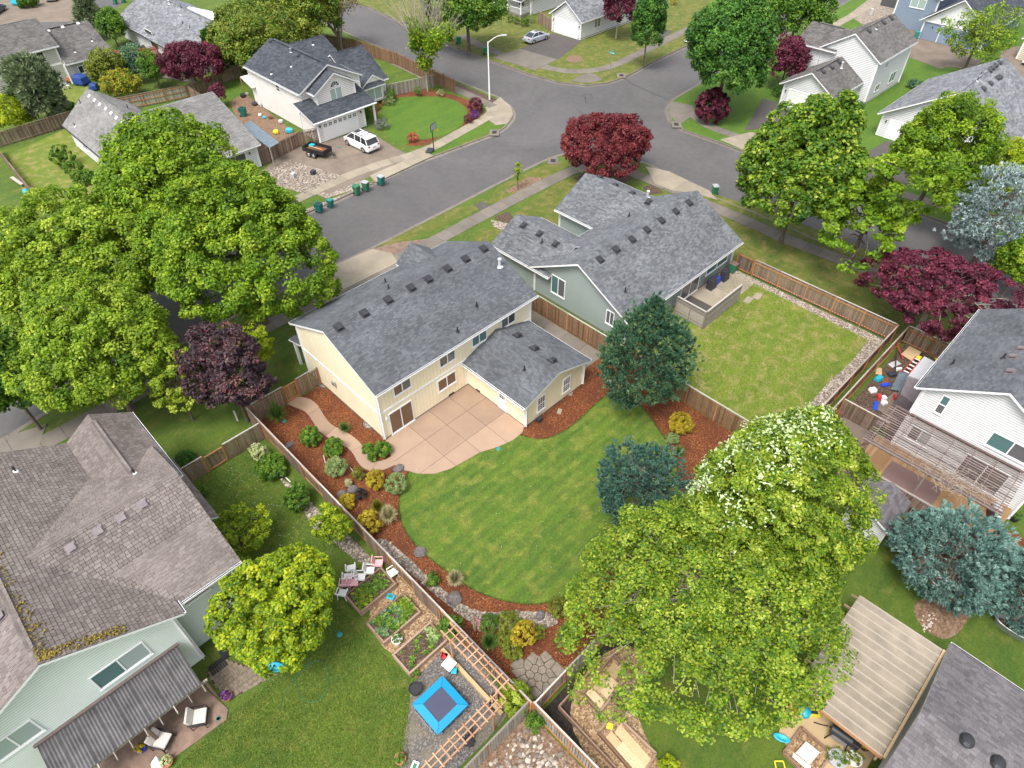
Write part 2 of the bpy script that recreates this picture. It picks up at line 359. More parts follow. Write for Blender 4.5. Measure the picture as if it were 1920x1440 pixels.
def offset_line(pts, d):
    out = []
    for i in range(len(pts)):
        a = Vector(pts[max(i-1, 0)]); b_ = Vector(pts[min(i+1, len(pts)-1)]); t = (b_-a).normalized()
        out.append((pts[i][0]-t.y*d, pts[i][1]+t.x*d))
    return out
# ------------------------------------------------------------------ building kit
def shingles(mb, pts, mat, e=.2, w=.42, lift=.022, gp=.008):
    if mat == M['r_brown']: gp = .022; lift = .03
    """tabs laid in courses on the planar convex polygon pts (world), each tab its own raised face"""
    P = [Vector(p) for p in pts]; n = (P[1]-P[0]).cross(P[2]-P[0]).normalized()
    if n.z < 0: n = -n
    up = Vector((0, 0, 1)) - n*n.z; up.normalize(); h = up.cross(n).normalized(); o = P[0]
    q = [((p-o).dot(h), (p-o).dot(up)) for p in P]
    a = sum(q[i][0]*q[(i+1) % len(q)][1]-q[(i+1) % len(q)][0]*q[i][1] for i in range(len(q)))
    if a < 0: q = q[::-1]
    y0 = min(s[1] for s in q); y1 = max(s[1] for s in q); k = mb.mi(mat); V = mb.v; F = mb.f; T = mb.t; MI = mb.m
    nm = n*lift; o1 = o + n*.004
    y = y0; row = 0
    while y < y1:
        band = clip(clip(q, 0, -1, -y), 0, 1, y+e)
        if len(band) >= 3:
            xa = min(s[0] for s in band); xb = max(s[0] for s in band)
            x = xa - random.random()*w
            while x < xb:
                ww = w*random.choice((.6, .8, 1, 1.2)); x2 = x+ww
                c = cliprect(band, x+gp, x2, y-1, y+e+1) if (x < xa+1.2*e+.5 or x2 > xb-1.2*e-.5 or row == 0 or len(band) != 4) else [(x+gp, y), (x2, y), (x2, y+e), (x+gp, y+e)]
                if len(c) >= 3:
                    n0 = len(V); lf = random.uniform(.75, 1.2)
                    for s in c:
                        f_ = max(0, 1-(s[1]-y)/e)*lf
                        V.append(tuple(o1 + h*s[0] + up*s[1] + nm*f_))
                    F.append(tuple(range(n0, n0+len(c)))); tv = random.random(); T.append(tv); MI.append(k)
                    # butt edge
                    lo = [i for i in range(len(c)) if abs(c[i][1]-y) < 1e-4]
                    if len(lo) == 2:
                        i, j = lo; A = n0+i; B = n0+j; m0 = len(V)
                        V.append(tuple(o1 + h*c[i][0] + up*c[i][1])); V.append(tuple(o1 + h*c[j][0] + up*c[j][1]))
                        F.append((A, m0, m0+1, B)); T.append(tv*.5); MI.append(k)
                x = x2
        y += e; row += 1
def wallface(mb, poly, axis, X, sg, mat, style='lap', e=.16):
    """siding boards on a wall plane; poly in (u, z); axis 'x' = plane x=X, sg = outward sign"""
    def P(u, z, off): return (X+sg*off, u, z) if axis == 'x' else (u, X+sg*off, z)
    a = sum(poly[i][0]*poly[(i+1) % len(poly)][1]-poly[(i+1) % len(poly)][0]*poly[i][1] for i in range(len(poly)))
    if a < 0: poly = poly[::-1]
    if style == 'lap':
        z = min(s[1] for s in poly); z1 = max(s[1] for s in poly)
        while z < z1:
            c = clip(clip(poly, 0, -1, -z), 0, 1, z+e*.74)
            if len(c) >= 3:
                tv = random.random(); mb.poly([P(u, v, .016+.024*(1-(v-z)/e)) for u, v in c], mat, tv)
                lo = [s for s in c if abs(s[1]-z) < 1e-4]
                if len(lo) == 2: mb.poly([P(lo[0][0], z, .036), P(lo[1][0], z, .036), P(lo[1][0], z, .01), P(lo[0][0], z, .01)], mat, tv)
            z += e
    else:
        u = min(s[0] for s in poly); u1 = max(s[0] for s in poly)
        while u < u1:
            c = cliprect(poly, u, u+e-.03, -9, 99)
            if len(c) >= 3:
                mb.poly([P(a_, b_, .02) for a_, b_ in c], mat, random.random())
                zl = min(s[1] for s in c)
                for uu in (u, u+e-.03):
                    zs = [s[1] for s in c if abs(s[0]-uu) < 1e-4]
                    if len(zs) >= 2: mb.poly([P(uu, min(zs), .02), P(uu, max(zs), .02), P(uu, max(zs), 0.002), P(uu, min(zs), .002)], mat)
            u += e
def block(H, x0, x1, y0, y1, z0, h, wall, style='lap', e=.16, gable=None, zr=None, rpos=None, trimw=.11, name='wall', gx=None, sides='xXyY'):
    """walls of one wing. gable 'x' = ridge along X (gable ends are x faces)."""
    mb = MB(); core = M['seam'] if style == 'lap' else wall; mb.box(x0, x1, y0, y1, z0, h, core)  # behind lap boards the grey core carries their painted shadow lines
    rx = rpos if rpos is not None else ((y0+y1)/2 if gable == 'x' else (x0+x1)/2)
    if gable == 'x':
        for X, s in ((x0, -1), (x1, 1)):
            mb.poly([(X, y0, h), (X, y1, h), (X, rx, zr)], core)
            if ('x' if s < 0 else 'X') in sides: wallface(mb, [(y0, z0), (y1, z0), (y1, h), (rx, zr), (y0, h)], 'x', X, s, wall, style, e)
        for Y, s in ((y0, -1), (y1, 1)):
            if ('y' if s < 0 else 'Y') in sides: wallface(mb, [(x0, z0), (x1, z0), (x1, h), (x0, h)], 'y', Y, s, wall, style, e)
    else:
        for Y, s in ((y0, -1), (y1, 1)):
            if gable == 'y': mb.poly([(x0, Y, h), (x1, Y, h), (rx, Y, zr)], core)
            pl = [(x0, z0), (x1, z0), (x1, h), (rx, zr), (x0, h)] if gable == 'y' else [(x0, z0), (x1, z0), (x1, h), (x0, h)]
            if ('y' if s < 0 else 'Y') in sides: wallface(mb, pl, 'y', Y, s, wall, style, e)
        for X, s in ((x0, -1), (x1, 1)):
            if ('x' if s < 0 else 'X') in sides: wallface(mb, [(y0, z0), (y1, z0), (y1, h), (y0, h)], 'x', X, s, wall, style, e)
    mb.build(name, H)
    t_ = trimw
    for X in (x0, x1):
        for Y in (y0, y1):
            tb = MB(); sx = -1 if X == x0 else 1; sy = -1 if Y == y0 else 1
            tb.box(X-t_+sx*.043, X+t_+sx*.043, Y-.02+sy*.027, Y+.02+sy*.027, z0+.02, h-.02, M['trim'])
            tb.box(X-.02+sx*.029, X+.02+sx*.029, Y-t_+sy*.0455, Y+t_+sy*.0455, z0+.02, h-.02, M['trim']); tb.build('corner_trim', H)
def gable(H, axis, a0, a1, b0, b1, ze, zr, mat, rpos=None, gut=True, e=.2, w=.42, fascia=None, zb=None, ridge=True, gutmat=None, name='roof'):
    """gable roof: axis = ridge direction; a along the ridge, b across"""
    fm = fascia or M['trim']; r = rpos if rpos is not None else (b0+b1)/2; zb = ze if zb is None else zb
    def P(a, b_, z): return (a, b_, z) if axis == 'x' else (b_, a, z)
    th = .17
    mb = MB(); sh = MB()
    for bb, zz in ((b0, ze), (b1, zb)):
        pl = [P(a0, bb, zz), P(a1, bb, zz), P(a1, r, zr), P(a0, r, zr)]
        lo = [(p[0], p[1], p[2]-th) for p in pl]
        mb.hexa(lo + [(p[0], p[1], p[2]-.004) for p in pl], fm); mb.poly(pl, M['felt']); shingles(sh, pl, mat, e, w); H.planes.append(pl)
    ro = mb.build(name, H)
    if ridge:
        L = abs(a1-a0); k = max(2, int(L/.3)); s1 = (zr-ze)/(r-b0); s2 = (zr-zb)/(b1-r)
        for i in range(k):
            u0 = a0+(a1-a0)*i/k; u1 = a0+(a1-a0)*(i+1)/k; tv = random.random(); z_ = zr+.04
            sh.poly([P(u0, r-.17, z_-.17*s1), P(u1, r-.17, z_-.17*s1-.012), P(u1, r, z_-.012), P(u0, r, z_)], mat, tv)
            sh.poly([P(u0, r, z_), P(u1, r, z_-.012), P(u1, r+.17, z_-.17*s2-.012), P(u0, r+.17, z_-.17*s2)], mat, tv)
    s_ = sh.build('shingle_course', ro); s_['kind'] = 'stuff'
    if gut:
        gm = gutmat or M['trim']
        for bb, zz, d in ((b0, ze, -1), (b1, zb, 1)):
            g = MB()
            lo = min(bb+d*.012, bb+d*.13); hi = max(bb+d*.012, bb+d*.13)
            if axis == 'x':
                g.box(a0+.02, a1-.02, lo, hi, zz-.15, zz-.035, gm); g.box(a0+.05, a1-.05, lo+.025, hi-.025, zz-.034, zz-.03, M['gutter'])
            else:
                g.box(lo, hi, a0+.02, a1-.02, zz-.15, zz-.035, gm); g.box(lo+.025, hi-.025, a0+.05, a1-.05, zz-.034, zz-.03, M['gutter'])
            g.build('gutter', H)
    return ro
def slope(H, pts, mat, e=.2, w=.42, name='roof', fascia=None, th=.15):
    mb = MB(); n = len(pts)
    pts = [Vector(p) for p in pts]
    if (pts[1]-pts[0]).cross(pts[2]-pts[0]).z < 0: pts = pts[::-1]
    lo = [p-Vector((0, 0, th)) for p in pts]; fm = fascia or M['trim']
    mb.poly(pts, M['felt']); mb.poly(lo[::-1], fm)
    for i in range(n): j = (i+1) % n; mb.poly([lo[i], lo[j], pts[j], pts[i]], fm)
    ro = mb.build(name, H); sh = MB(); shingles(sh, [tuple(p) for p in pts], mat, e, w); s_ = sh.build('shingle_course', ro); s_['kind'] = 'stuff'
    H.planes.append([tuple(p) for p in pts]); return ro
def roofhit(H, px, py):
    d = Vector([float(x) for x in ray(px, py)]); o = Vector((0, 0, CH)); best = None
    for pl in H.planes:
        a, b_, c = (Vector(p) for p in pl[:3]); n = (b_-a).cross(c-a).normalized()
        if n.z < 0: n = -n
        q = n.dot(d)
        if abs(q) < 1e-6: continue
        t = n.dot(a-o)/q; p = o+d*t
        if t > 0 and inside([(v[0], v[1]) for v in pl], p.x, p.y) and (best is None or t < best[0]): best = (t, p, n)
    return best
def place(me, name, parent, p, n, rz=0):
    o = link(bpy.data.objects.new(name, me)); o.parent = parent.o
    up = Vector((0, 0, 1))-n*n.z; up = up.normalized() if up.length > 1e-3 else Vector((0, 1, 0)); x = up.cross(n)*(1.2 if me.name.startswith('roof_vent') and parent.o.location.y < 50 else 1); up = up*(x.length); n = n*(x.length)
    if me == VENTB: x *= .72; up *= .72
    o.matrix_local = Matrix.Translation(p-parent.loc) @ Matrix((x, up, n)).transposed().to_4x4(); return o
def mesh_of(mb, name):
    o = mb.build(name); me = o.data; bpy.data.objects.remove(o); return me
_v = MB(); _v.box(-.26, .26, -.28, .28, .02, .05, M['vent']); _v.hexa([(-.19, -.2, .05), (.19, -.2, .05), (.19, .18, .05), (-.19, .18, .05), (-.15, -.2, .20), (.15, -.2, .20), (.13, .12, .17), (-.13, .12, .17)], M['vent']); VENT = mesh_of(_v, 'roof_vent')
_v = MB(); _v.box(-.3, .3, -.3, .3, .02, .045, M['ventbrown']); _v.hexa([(-.2, -.2, .09), (.2, -.2, .09), (.2, .2, .09), (-.2, .2, .09), (-.23, -.23, .14), (.23, -.23, .14), (.23, .23, .14), (-.23, .23, .14)], M['ventbrown']); _v.box(-.15, .15, -.15, .15, .045, .09, M['black']); VENTB = mesh_of(_v, 'roof_vent')
_v = MB(); _v.box(-.22, .22, -.22, .22, .02, .05, M['metal']); _v.box(-.18, .18, -.18, .18, .05, .16, M['trim']); VENTW = mesh_of(_v, 'roof_vent')
def vents(H, pts, me=None, name='roof_vent'):
    for x, y in pts:
        h = roofhit(H, x, y)
        if h: place(me or VENT, name, H, h[1], h[2])
def pipes(H, pts, m='black', r=.05, hgt=.42, name='vent_pipe', boot=None):
    for x, y in pts:
        h = roofhit(H, x, y)
        if not h: continue
        mb = MB(); p = h[1]; mb.tube(p, p+Vector((0, 0, hgt)), r, r, M[m], 10); q = p+h[2]*.03
        mb.tube(q-h[2]*.02, q+h[2]*.03, r*3.2, r*2.2, M[boot or m], 10); mb.build(name, H, smooth=True)
def chimney(H, px, py, hgt=.9):
    h = roofhit(H, px, py)
    if not h: return
    p = h[1]; mb = MB(); mb.lathe(p, [(.28, .0), (.16, .07), (.11, .08), (.11, hgt-.16), (.155, hgt-.15), (.155, hgt-.02), (.12, hgt), (.03, hgt+.01)], M['metal'] if hgt < .6 else M['lightmetal'], 14); mb.build('flue', H)
def onplane(axis, X, px, py):
    d = ray(px, py); i = 0 if axis == 'x' else 1; t = X/d[i]; p = (float(d[0]*t), float(d[1]*t), float(CH+d[2]*t))
    return (p[1] if axis == 'x' else p[0]), p[2]
def window(H, axis, X, sg, u0, u1, z0, z1, panes=2, glass='glass', grid=None, name='window', fw=.075, vert=True, gl2=None):
    """frame with sash bars, each pane a sub-part"""
    if u0 > u1: u0, u1 = u1, u0
    def B(mb, a0, a1, c0, c1, o0, o1, m):
        lo, hi = sorted((X+sg*o0, X+sg*o1))
        if axis == 'x': mb.box(lo, hi, a0, a1, c0, c1, m)
        else: mb.box(a0, a1, lo, hi, c0, c1, m)
    f = MB(); T_ = M['trim']
    B(f, u0-fw, u0, z0-fw, z1+fw, .02, .085, T_); B(f, u1, u1+fw, z0-fw, z1+fw, .02, .085, T_)
    B(f, u0, u1, z0-fw, z0, .02, .085, T_); B(f, u0, u1, z1, z1+fw, .02, .085, T_); B(f, u0-fw-.03, u1+fw+.03, z0-fw-.04, z0-fw-.002, .02, .11, T_)
    if panes == 2:
        if vert: um = (u0+u1)/2; B(f, um-.035, um+.035, z0, z1, .02, .078, T_); cells = [(u0, um-.035, z0, z1), (um+.035, u1, z0, z1)]
        else: zm = (z0+z1)/2; B(f, u0, u1, zm-.03, zm+.03, .02, .078, T_); cells = [(u0, u1, z0, zm-.03), (u0, u1, zm+.03, z1)]
    else: cells = [(u0, u1, z0, z1)]
    if grid:
        for c in cells if grid[2] else cells[-1:]:
            for i in range(1, grid[0]): q = c[0]+(c[1]-c[0])*i/grid[0]; B(f, q-.012, q+.012, c[2], c[3], .03, .062, T_)
            for i in range(1, grid[1]): q = c[2]+(c[3]-c[2])*i/grid[1]; B(f, c[0], c[1], q-.012, q+.012, .03, .062, T_)
    fo = f.build(name, H)
    for i, c in enumerate(cells):
        g = MB(); B(g, c[0]+.002, c[1]-.002, c[2]+.002, c[3]-.002, .02, .048, M[gl2 if (i == 0 and gl2) else glass]); g.build('pane', fo)
    return fo
def winpx(H, axis, X, sg, pa, pb, **k):
    """window from two opposite corners sighted in the photograph"""
    u0, z0 = onplane(axis, X, *pa); u1, z1 = onplane(axis, X, *pb); zz = sorted((z0, z1))
    return window(H, axis, X, sg, min(u0, u1), max(u0, u1), max(zz[0], .06), zz[1], **k)
def garage_door(H, axis, X, sg, u0, u1, z1, mat, cols=8, lights=False, z0=.02):
    def B(mb, a0, a1, c0, c1, o0, o1, m):
        lo, hi = sorted((X+sg*o0, X+sg*o1))
        (mb.box(lo, hi, a0, a1, c0, c1, m) if axis == 'x' else mb.box(a0, a1, lo, hi, c0, c1, m))
    f = MB(); fw = .1
    B(f, u0-fw, u0, z0, z1+fw, .02, .09, M['trim']); B(f, u1, u1+fw, z0, z1+fw, .02, .09, M['trim']); B(f, u0, u1, z1, z1+fw, .02, .09, M['trim'])
    fo = f.build('garage_door', H); n = 4; h = (z1-z0)/n
    for r in range(n):
        p = MB(); B(p, u0+.01, u1-.01, z0+r*h+.008, z0+(r+1)*h-.008, .02, .05, mat)
        w = (u1-u0)/cols
        for c in range(cols): B(p, u0+c*w+.07, u0+(c+1)*w-.07, z0+r*h+.07, z0+(r+1)*h-.07, .05, .062, mat)
        p.build('door_panel', fo)
    if lights:
        for c in range(7):
            w = (u1-u0)/7; um = u0+(c+.5)*w; g = MB()
            for dx in (-.115, .115):
                for dz in (-.1, .1): B(g, um+dx-.085, um+dx+.085, z1-.27+dz-.07, z1-.27+dz+.07, .063, .07, M['black'])
            g.build('door_light', fo)
def wall_lamp(H, axis, X, sg, u, z, m='black'):
    mb = MB(); p = (X+sg*.12, u, z) if axis == 'x' else (u, X+sg*.12, z); q = (X+sg*.02, u, z+.12) if axis == 'x' else (u, X+sg*.02, z+.12)
    mb.tube(q, (p[0], p[1], z+.16), .02, .02, M[m], 6); mb.lathe(p, [(.05, -.14), (.09, .08), (.03, .16)], M[m], 8); mb.build('wall_lamp', H)
def foundation(H, x0, x1, y0, y1, h=.14):
    mb = MB(); mb.box(x0-.03, x1+.03, y0-.03, y1+.03, -.05, h, M['kerb']); mb.build('foundation', H)

# ------------------------------------------------------------------ ground, streets, pavements
mb = MB(); mb.poly([(-600, -600, -.12), (900, -600, -.12), (900, 900, -.12), (-600, 900, -.12)], M['asphalt']); structure('road', mb)
# the kerb lines of the four blocks, as they run round the crossing
K_S = GP([(-260, 975), (20, 817), (117, 755), (350, 640), (457, 585), (593, 513), (697, 466), (817, 405), (933, 345), (1013, 305), (1040, 294), (1066, 286), (1110, 283), (1150, 287), (1213, 307), (1307, 353), (1357, 376), (1430, 404), (1563, 463), (1680, 508), (1840, 575), (2100, 690)])
K_NW = GP([(-300, 770), (0, 610), (300, 487), (575, 398), (633, 374), (697, 343), (793, 300), (930, 249), (947, 238), (960, 222), (962, 212), (955, 199), (933, 182), (833, 141), (733, 98), (660, 66), (560, 22), (480, -14), (300, -60)])
K_N = GP([(690, 12), (760, 46), (840, 82), (903, 107), (940, 120), (993, 139), (1047, 154), (1100, 160), (1140, 155), (1173, 144), (1220, 118), (1273, 92), (1400, 38), (1500, -5), (1620, -55)])
K_E = GP([(1620, -15), (1557, 22), (1450, 78), (1370, 122), (1300, 165), (1262, 187), (1252, 205), (1258, 226), (1283, 244), (1350, 267), (1407, 289), (1560, 350), (1697, 389), (1780, 420), (2100, 545)])
def ring(p, far): return p + far
BS = ring(K_S, [(140, -200), (-200, -200), (-200, -40)])
BNW = ring(K_NW, [(5, 190), (-150, 190), (-150, 20)])
BN = ring(K_N, [(420, 180), (420, 400), (60, 400)])
BE = ring(K_E, [(200, -200), (420, -200), (420, 110)])
def block_ground(name, poly, line, m):
    b_ = MB(); a = area(poly); b_.prism(poly, -.5, 0, m); o = b_.build(name); o['kind'] = 'structure'
    # kerb stones: real step, with a sloped gutter pan on the road side
    sgn = 1 if inside(poly, *offset_line(line, .3)[len(line)//2]) else -1
    s0 = offset_line(line, 0); s1 = offset_line(line, sgn*.16); s2 = offset_line(line, -sgn*.42); s3 = offset_line(line, -sgn*.02)
    k = MB()
    for i in range(len(line)-1):
        L = math.dist(line[i], line[i+1]); n = max(1, int(L/2.4))
        for j in range(n):
            f0 = j/n+.006; f1 = (j+1)/n-.006
            def L_(s, f_): return (s[i][0]+(s[i+1][0]-s[i][0])*f_, s[i][1]+(s[i+1][1]-s[i][1])*f_)
            a0, a1 = L_(s3, f0), L_(s3, f1); b0, b1 = L_(s1, f0), L_(s1, f1); c0, c1 = L_(s2, f0), L_(s2, f1); tv = random.random()
            k.hexa([(*a0, -.3), (*a1, -.3), (*b1, -.3), (*b0, -.3), (*a0, .012), (*a1, .012), (*b1, .018), (*b0, .018)], M['kerb'], tv)
            k.hexa([(*c0, -.3), (*c1, -.3), (*a1, -.3), (*a0, -.3), (*c0, -.114), (*c1, -.114), (*a1, -.10), (*a0, -.10)], M['kerb'], tv)
    o = k.build('kerb'); o['kind'] = 'structure'
block_ground('ground', BS, K_S, M['lawn']); block_ground('ground', BNW, K_NW, M['lawn'])
block_ground('ground', BN, K_N, M['verge']); block_ground('ground', BE, K_E, M['lawn_bright'])
# a street behind the upper-left houses
sheet('back_street', GP([(-60, 75), (60, 60), (130, 62), (150, 52), (225, 10), (262, -20), (150, -40), (-200, -20)]), .004, M['asphalt'])
sheet('back_street_drive', GP([(0, 0), (140, -20), (145, 40), (70, 42), (0, 60)]), .008, M['drive'])

def walk(name, px, w=1.5, L=1.52, m='kerb', z=.03, world=False):
    """pavement of separate concrete panels along a line"""
    pts = px if world else GP(px)
    pts = smoothpoly(pts, 1, False); seg = [0]
    for i in range(1, len(pts)): seg.append(seg[-1]+math.dist(pts[i-1], pts[i]))
    def at(s):
        s = min(max(s, 0), seg[-1]-1e-6)
        for i in range(1, len(seg)):
            if s <= seg[i]:
                f_ = (s-seg[i-1])/(seg[i]-seg[i-1]); return (Vector(pts[i-1]).lerp(Vector(pts[i]), f_), (Vector(pts[i])-Vector(pts[i-1])).normalized())
    root = bpy.data.objects.new(name, None); link(root); root['kind'] = 'structure'
    n = max(1, round(seg[-1]/L)); E_ = []
    for i in range(n+1):
        p, d = at(seg[-1]*i/n)
        if 0 < i < n: d = (at(seg[-1]*(i-.3)/n)[1]+at(seg[-1]*(i+.3)/n)[1]).normalized()
        E_.append((p, Vector((-d.y, d.x))*w/2, d))
    for i in range(n):
        (p0, n0, d0), (p1, n1, d1) = E_[i], E_[i+1]; g0 = d0*.014; g1 = d1*.014
        q = [p0-n0+g0, p1-n1-g1, p1+n1-g1, p0+n0+g0]; c = sum(q, Vector((0, 0)))/4; zj = z+random.uniform(0, .006)
        b_ = MB(); b_.prism([(v.x-c.x, v.y-c.y) for v in q], -.04-zj, 0, M[m]); o = b_.build('panel'); o.location = (c.x, c.y, zj); o.parent = root
    j = MB(); P0 = [tuple(e[0]-e[1]*.98) for e in E_]; P1 = [tuple(e[0]+e[1]*.98) for e in E_]
    for i in range(n): j.poly([(*P0[i], .005), (*P0[i+1], .005), (*P1[i+1], .005), (*P1[i], .005)], M['soil'])
    o = j.build('joint_bed'); o.parent = root
    return root
def panels(name, poly, xs, ys, m, z0=-.05, z=.035, gap=.012, label=None, cat=None, bed=True):
    """slab cut into rectangular panels by recessed joints"""
    root = bpy.data.objects.new(name, None); link(root); root['kind'] = 'structure'
    X0 = min(p[0] for p in poly); X1 = max(p[0] for p in poly); Y0 = min(p[1] for p in poly); Y1 = max(p[1] for p in poly)
    xs = [X0-1]+[x for x in xs if X0+.2 < x < X1-.2]+[X1+1]; ys = [Y0-1]+[y for y in ys if Y0+.2 < y < Y1-.2]+[Y1+1]
    for i in range(len(xs)-1):
        for j in range(len(ys)-1):
            c = cliprect(poly, xs[i]+gap, xs[i+1]-gap, ys[j]+gap, ys[j+1]-gap)
            c = [p for k, p in enumerate(c) if math.dist(p, c[k-1]) > 1e-4]
            if len(c) >= 3 and area(c) > .05:
                b_ = MB(); b_.prism(c, z0, z+random.uniform(0, .004), M[m]); b_.build('panel', root)
    if bed:
        b_ = MB(); b_.poly([(x, y, z-.02) for x, y in (poly if sum(poly[i][0]*poly[(i+1) % len(poly)][1]-poly[(i+1) % len(poly)][0]*poly[i][1] for i in range(len(poly))) > 0 else poly[::-1])], M['darksoil']); b_.build('joint_bed', root)
    return root
walk('sidewalk', [(-160, 950), (75, 835), (265, 733), (380, 675), (493, 615), (613, 557), (720, 500), (827, 446), (907, 403), (1035, 337), (1073, 320), (1100, 313)], 1.62)
walk('sidewalk', [(1165, 317), (1190, 326), (1257, 352), (1340, 390), (1407, 418), (1473, 449), (1580, 488), (1657, 518), (1760, 557), (1840, 590), (2010, 660)], 1.62)
walk('sidewalk', [(1080, 315), (1100, 300), (1130, 298), (1160, 303), (1185, 322)], 1.9)
walk('sidewalk', [(-120, 700), (15, 625), (150, 560), (330, 480), (480, 410), (577, 364), (680, 318), (800, 283), (850, 255), (905, 225), (925, 212), (920, 200)], 1.5, m='conc2')
walk('sidewalk', [(925, 200), (905, 190), (850, 165), (800, 146), (740, 118)], 1.4)
walk('sidewalk', [(865, 66), (905, 88), (960, 110), (1000, 120), (1050, 133), (1100, 135), (1145, 126), (1200, 100), (1250, 75), (1290, 55), (1400, 8)], 1.6)
walk('sidewalk', [(1275, 205), (1300, 213), (1325, 236), (1370, 252), (1430, 275), (1560, 328), (1720, 372), (1800, 396), (1990, 470)], 1.5)
walk('sidewalk', [(1410, 125), (1500, 80), (1590, 35), (1650, 0)], 1.5, m='conc2')
# kerb returns and ramps at the crossing
panels('kerb_ramp', GP([(938, 182), (958, 200), (962, 215), (950, 232), (930, 235), (912, 222), (920, 196)]), [61.5], [66], 'conc2', z=.024)
panels('kerb_ramp', GP([(1070, 152), (1087, 142), (1105, 137), (1118, 140), (1130, 150), (1100, 156)]), [], [], 'kerb', z=.024)
panels('kerb_ramp', GP([(1258, 190), (1300, 198), (1302, 215), (1272, 235), (1256, 215)]), [], [], 'kerb', z=.024)
# driveways
panels('driveway', GP([(497, 318), (530, 283), (603, 268), (684, 241), (737, 275), (779, 297), (617, 363), (570, 355)]), [41, 44.5], [66.2, 69], 'drive', z=.012)
panels('driveway_apron', GP([(693, 330), (797, 284), (812, 292), (800, 298), (705, 342)]), [42, 44], [], 'conc2', z=.036)
panels('driveway', GP([(583, 360), (612, 372), (690, 347), (665, 325)]), [], [], 'gravel', z=.01, bed=False)
panels('driveway', GP([(593, 513), (613, 522), (670, 575), (700, 560), (850, 470), (800, 448), (745, 455), (698, 467)]), [19.5, 22, 24.5], [40.5, 42.5, 44.5, 46.6], 'aggr', z=.022)
panels('driveway', GP([(593, 513), (697, 467), (735, 475), (745, 492), (636, 547)]), [17.5, 20, 22.5], [43, 45.5], 'conc2', z=.034)
panels('driveway', GP([(0, 823), (88, 795), (72, 838), (-30, 890), (-160, 960), (-180, 900)]), [-4, -1.5, 1], [41.5, 44], 'kerb', z=.034)
panels('driveway', GP([(1037, 62), (1092, 77), (1045, 112), (975, 92)]), [], [], 'darkdrive', z=.012)
panels('driveway_apron', GP([(975, 92), (1045, 112), (1003, 132), (925, 108)]), [80.8, 82.5], [77, 79.5], 'kerb', z=.036)
panels('driveway', GP([(1245, 72), (1262, 58), (1215, 52)]), [], [], 'darkdrive', z=.012)
panels('driveway', GP([(1228, 345), (1210, 312), (1255, 322), (1330, 358), (1345, 375), (1300, 362), (1262, 358)]), [54, 57.3], [32.5, 35], 'conc2', z=.038)
panels('driveway', GP([(1205, 350), (1225, 345), (1245, 362), (1215, 366)]), [], [], 'soil', z=.012)
panels('driveway', GP([(1450, 238), (1488, 200), (1430, 185), (1395, 245)]), [], [], 'darkdrive', z=.012)
panels('driveway_apron', GP([(1350, 262), (1408, 248), (1470, 262), (1470, 300), (1407, 287)]), [70, 74], [30.5], 'conc2', z=.037)
panels('driveway', GP([(1595, 305), (1660, 265), (1722, 265), (1700, 300), (1720, 350), (1600, 340)]), [], [18, 22], 'darkdrive', z=.012)
panels('driveway', GP([(1700, 90), (1700, 25), (1750, 58), (1810, 90), (1870, 140), (1780, 124)]), [112, 120], [27, 32], 'drive', z=.012)
panels('driveway', GP([(1700, 85), (1790, 122), (1765, 130), (1692, 103)]), [], [], 'drive', z=.03)
panels('driveway', GP([(1860, 150), (1880, 90), (1990, 80), (1990, 150)]), [], [], 'drive', z=.012)
panels('driveway', GP([(1590, 28), (1640, -10), (1720, 0), (1700, 50), (1640, 60)]), [], [], 'gravel', z=.01, bed=False)
sheet('gravel_strip', GP([(560, 404), (575, 392), (690, 345), (700, 343), (633, 374), (577, 398)]), .006, M['gravel'])
# asphalt patches in the verge, dark covers
sheet('verge_patch', GP([(888, 385), (905, 378), (923, 388), (905, 397)]), .02, M['darkdrive'])
sheet('planting_patch', GP([(926, 407), (953, 397), (965, 410), (955, 420), (930, 412)]), .02, M['soil'])
sheet('gravel_patch', GP([(920, 412), (955, 420), (975, 404), (965, 396), (985, 410), (955, 436), (925, 425)]), .012, M['gravel'])
sheet('planting_patch', GP([(945, 360), (990, 332), (1015, 332), (1010, 345), (960, 362)]), .012, M['bare'])
sheet('planting_patch', GP([(1075, 335), (1105, 318), (1160, 318), (1190, 335), (1150, 350), (1100, 345)]), .008, M['soil'])
# lots
sheet('lawn', GP([(1040, 345), (1075, 330), (1100, 345), (1048, 425), (990, 412), (965, 400)]), .004, M['verge'])
sheet('verge', GP([(705, 478), (738, 462), (905, 390), (888, 383), (830, 398), (725, 452)]), .004, M['verge'])
sheet('verge', GP([(915, 380), (935, 388), (1070, 308), (1040, 300), (933, 350)]), .004, M['verge'])
sheet('lawn', GP([(840, 470), (925, 425), (1000, 420), (930, 500), (880, 480)]), .006, M['verge'])
sheet('lawn', [(50.7, 23), (51.5, 34), (60, 36), (62, 25), (62, 6), (50.7, 6)], .004, M['verge'])
sheet('lawn', [(33.2, 8), (50.4, 8), (50.4, 22.9), (33.2, 22.9)], .008, M['lawn_yellow'])
sheet('gravel_edge', [(49.5, 8.1), (50.4, 8.1), (50.4, 22.5), (49.7, 19), (49.5, 12)], .014, M['gravel'])
sheet('gravel_edge', smoothpoly([(34, 8.1), (50.4, 8.1), (50.4, 9.3), (46, 8.9), (42, 9.2), (37, 8.8), (34, 9)]), .018, M['gravel'])
sheet('mulch_bed', [(9.3, 8.15), (33.0, 8.15), (33.0, 36.3), (9.3, 36.3)], .006, M['mulch'])
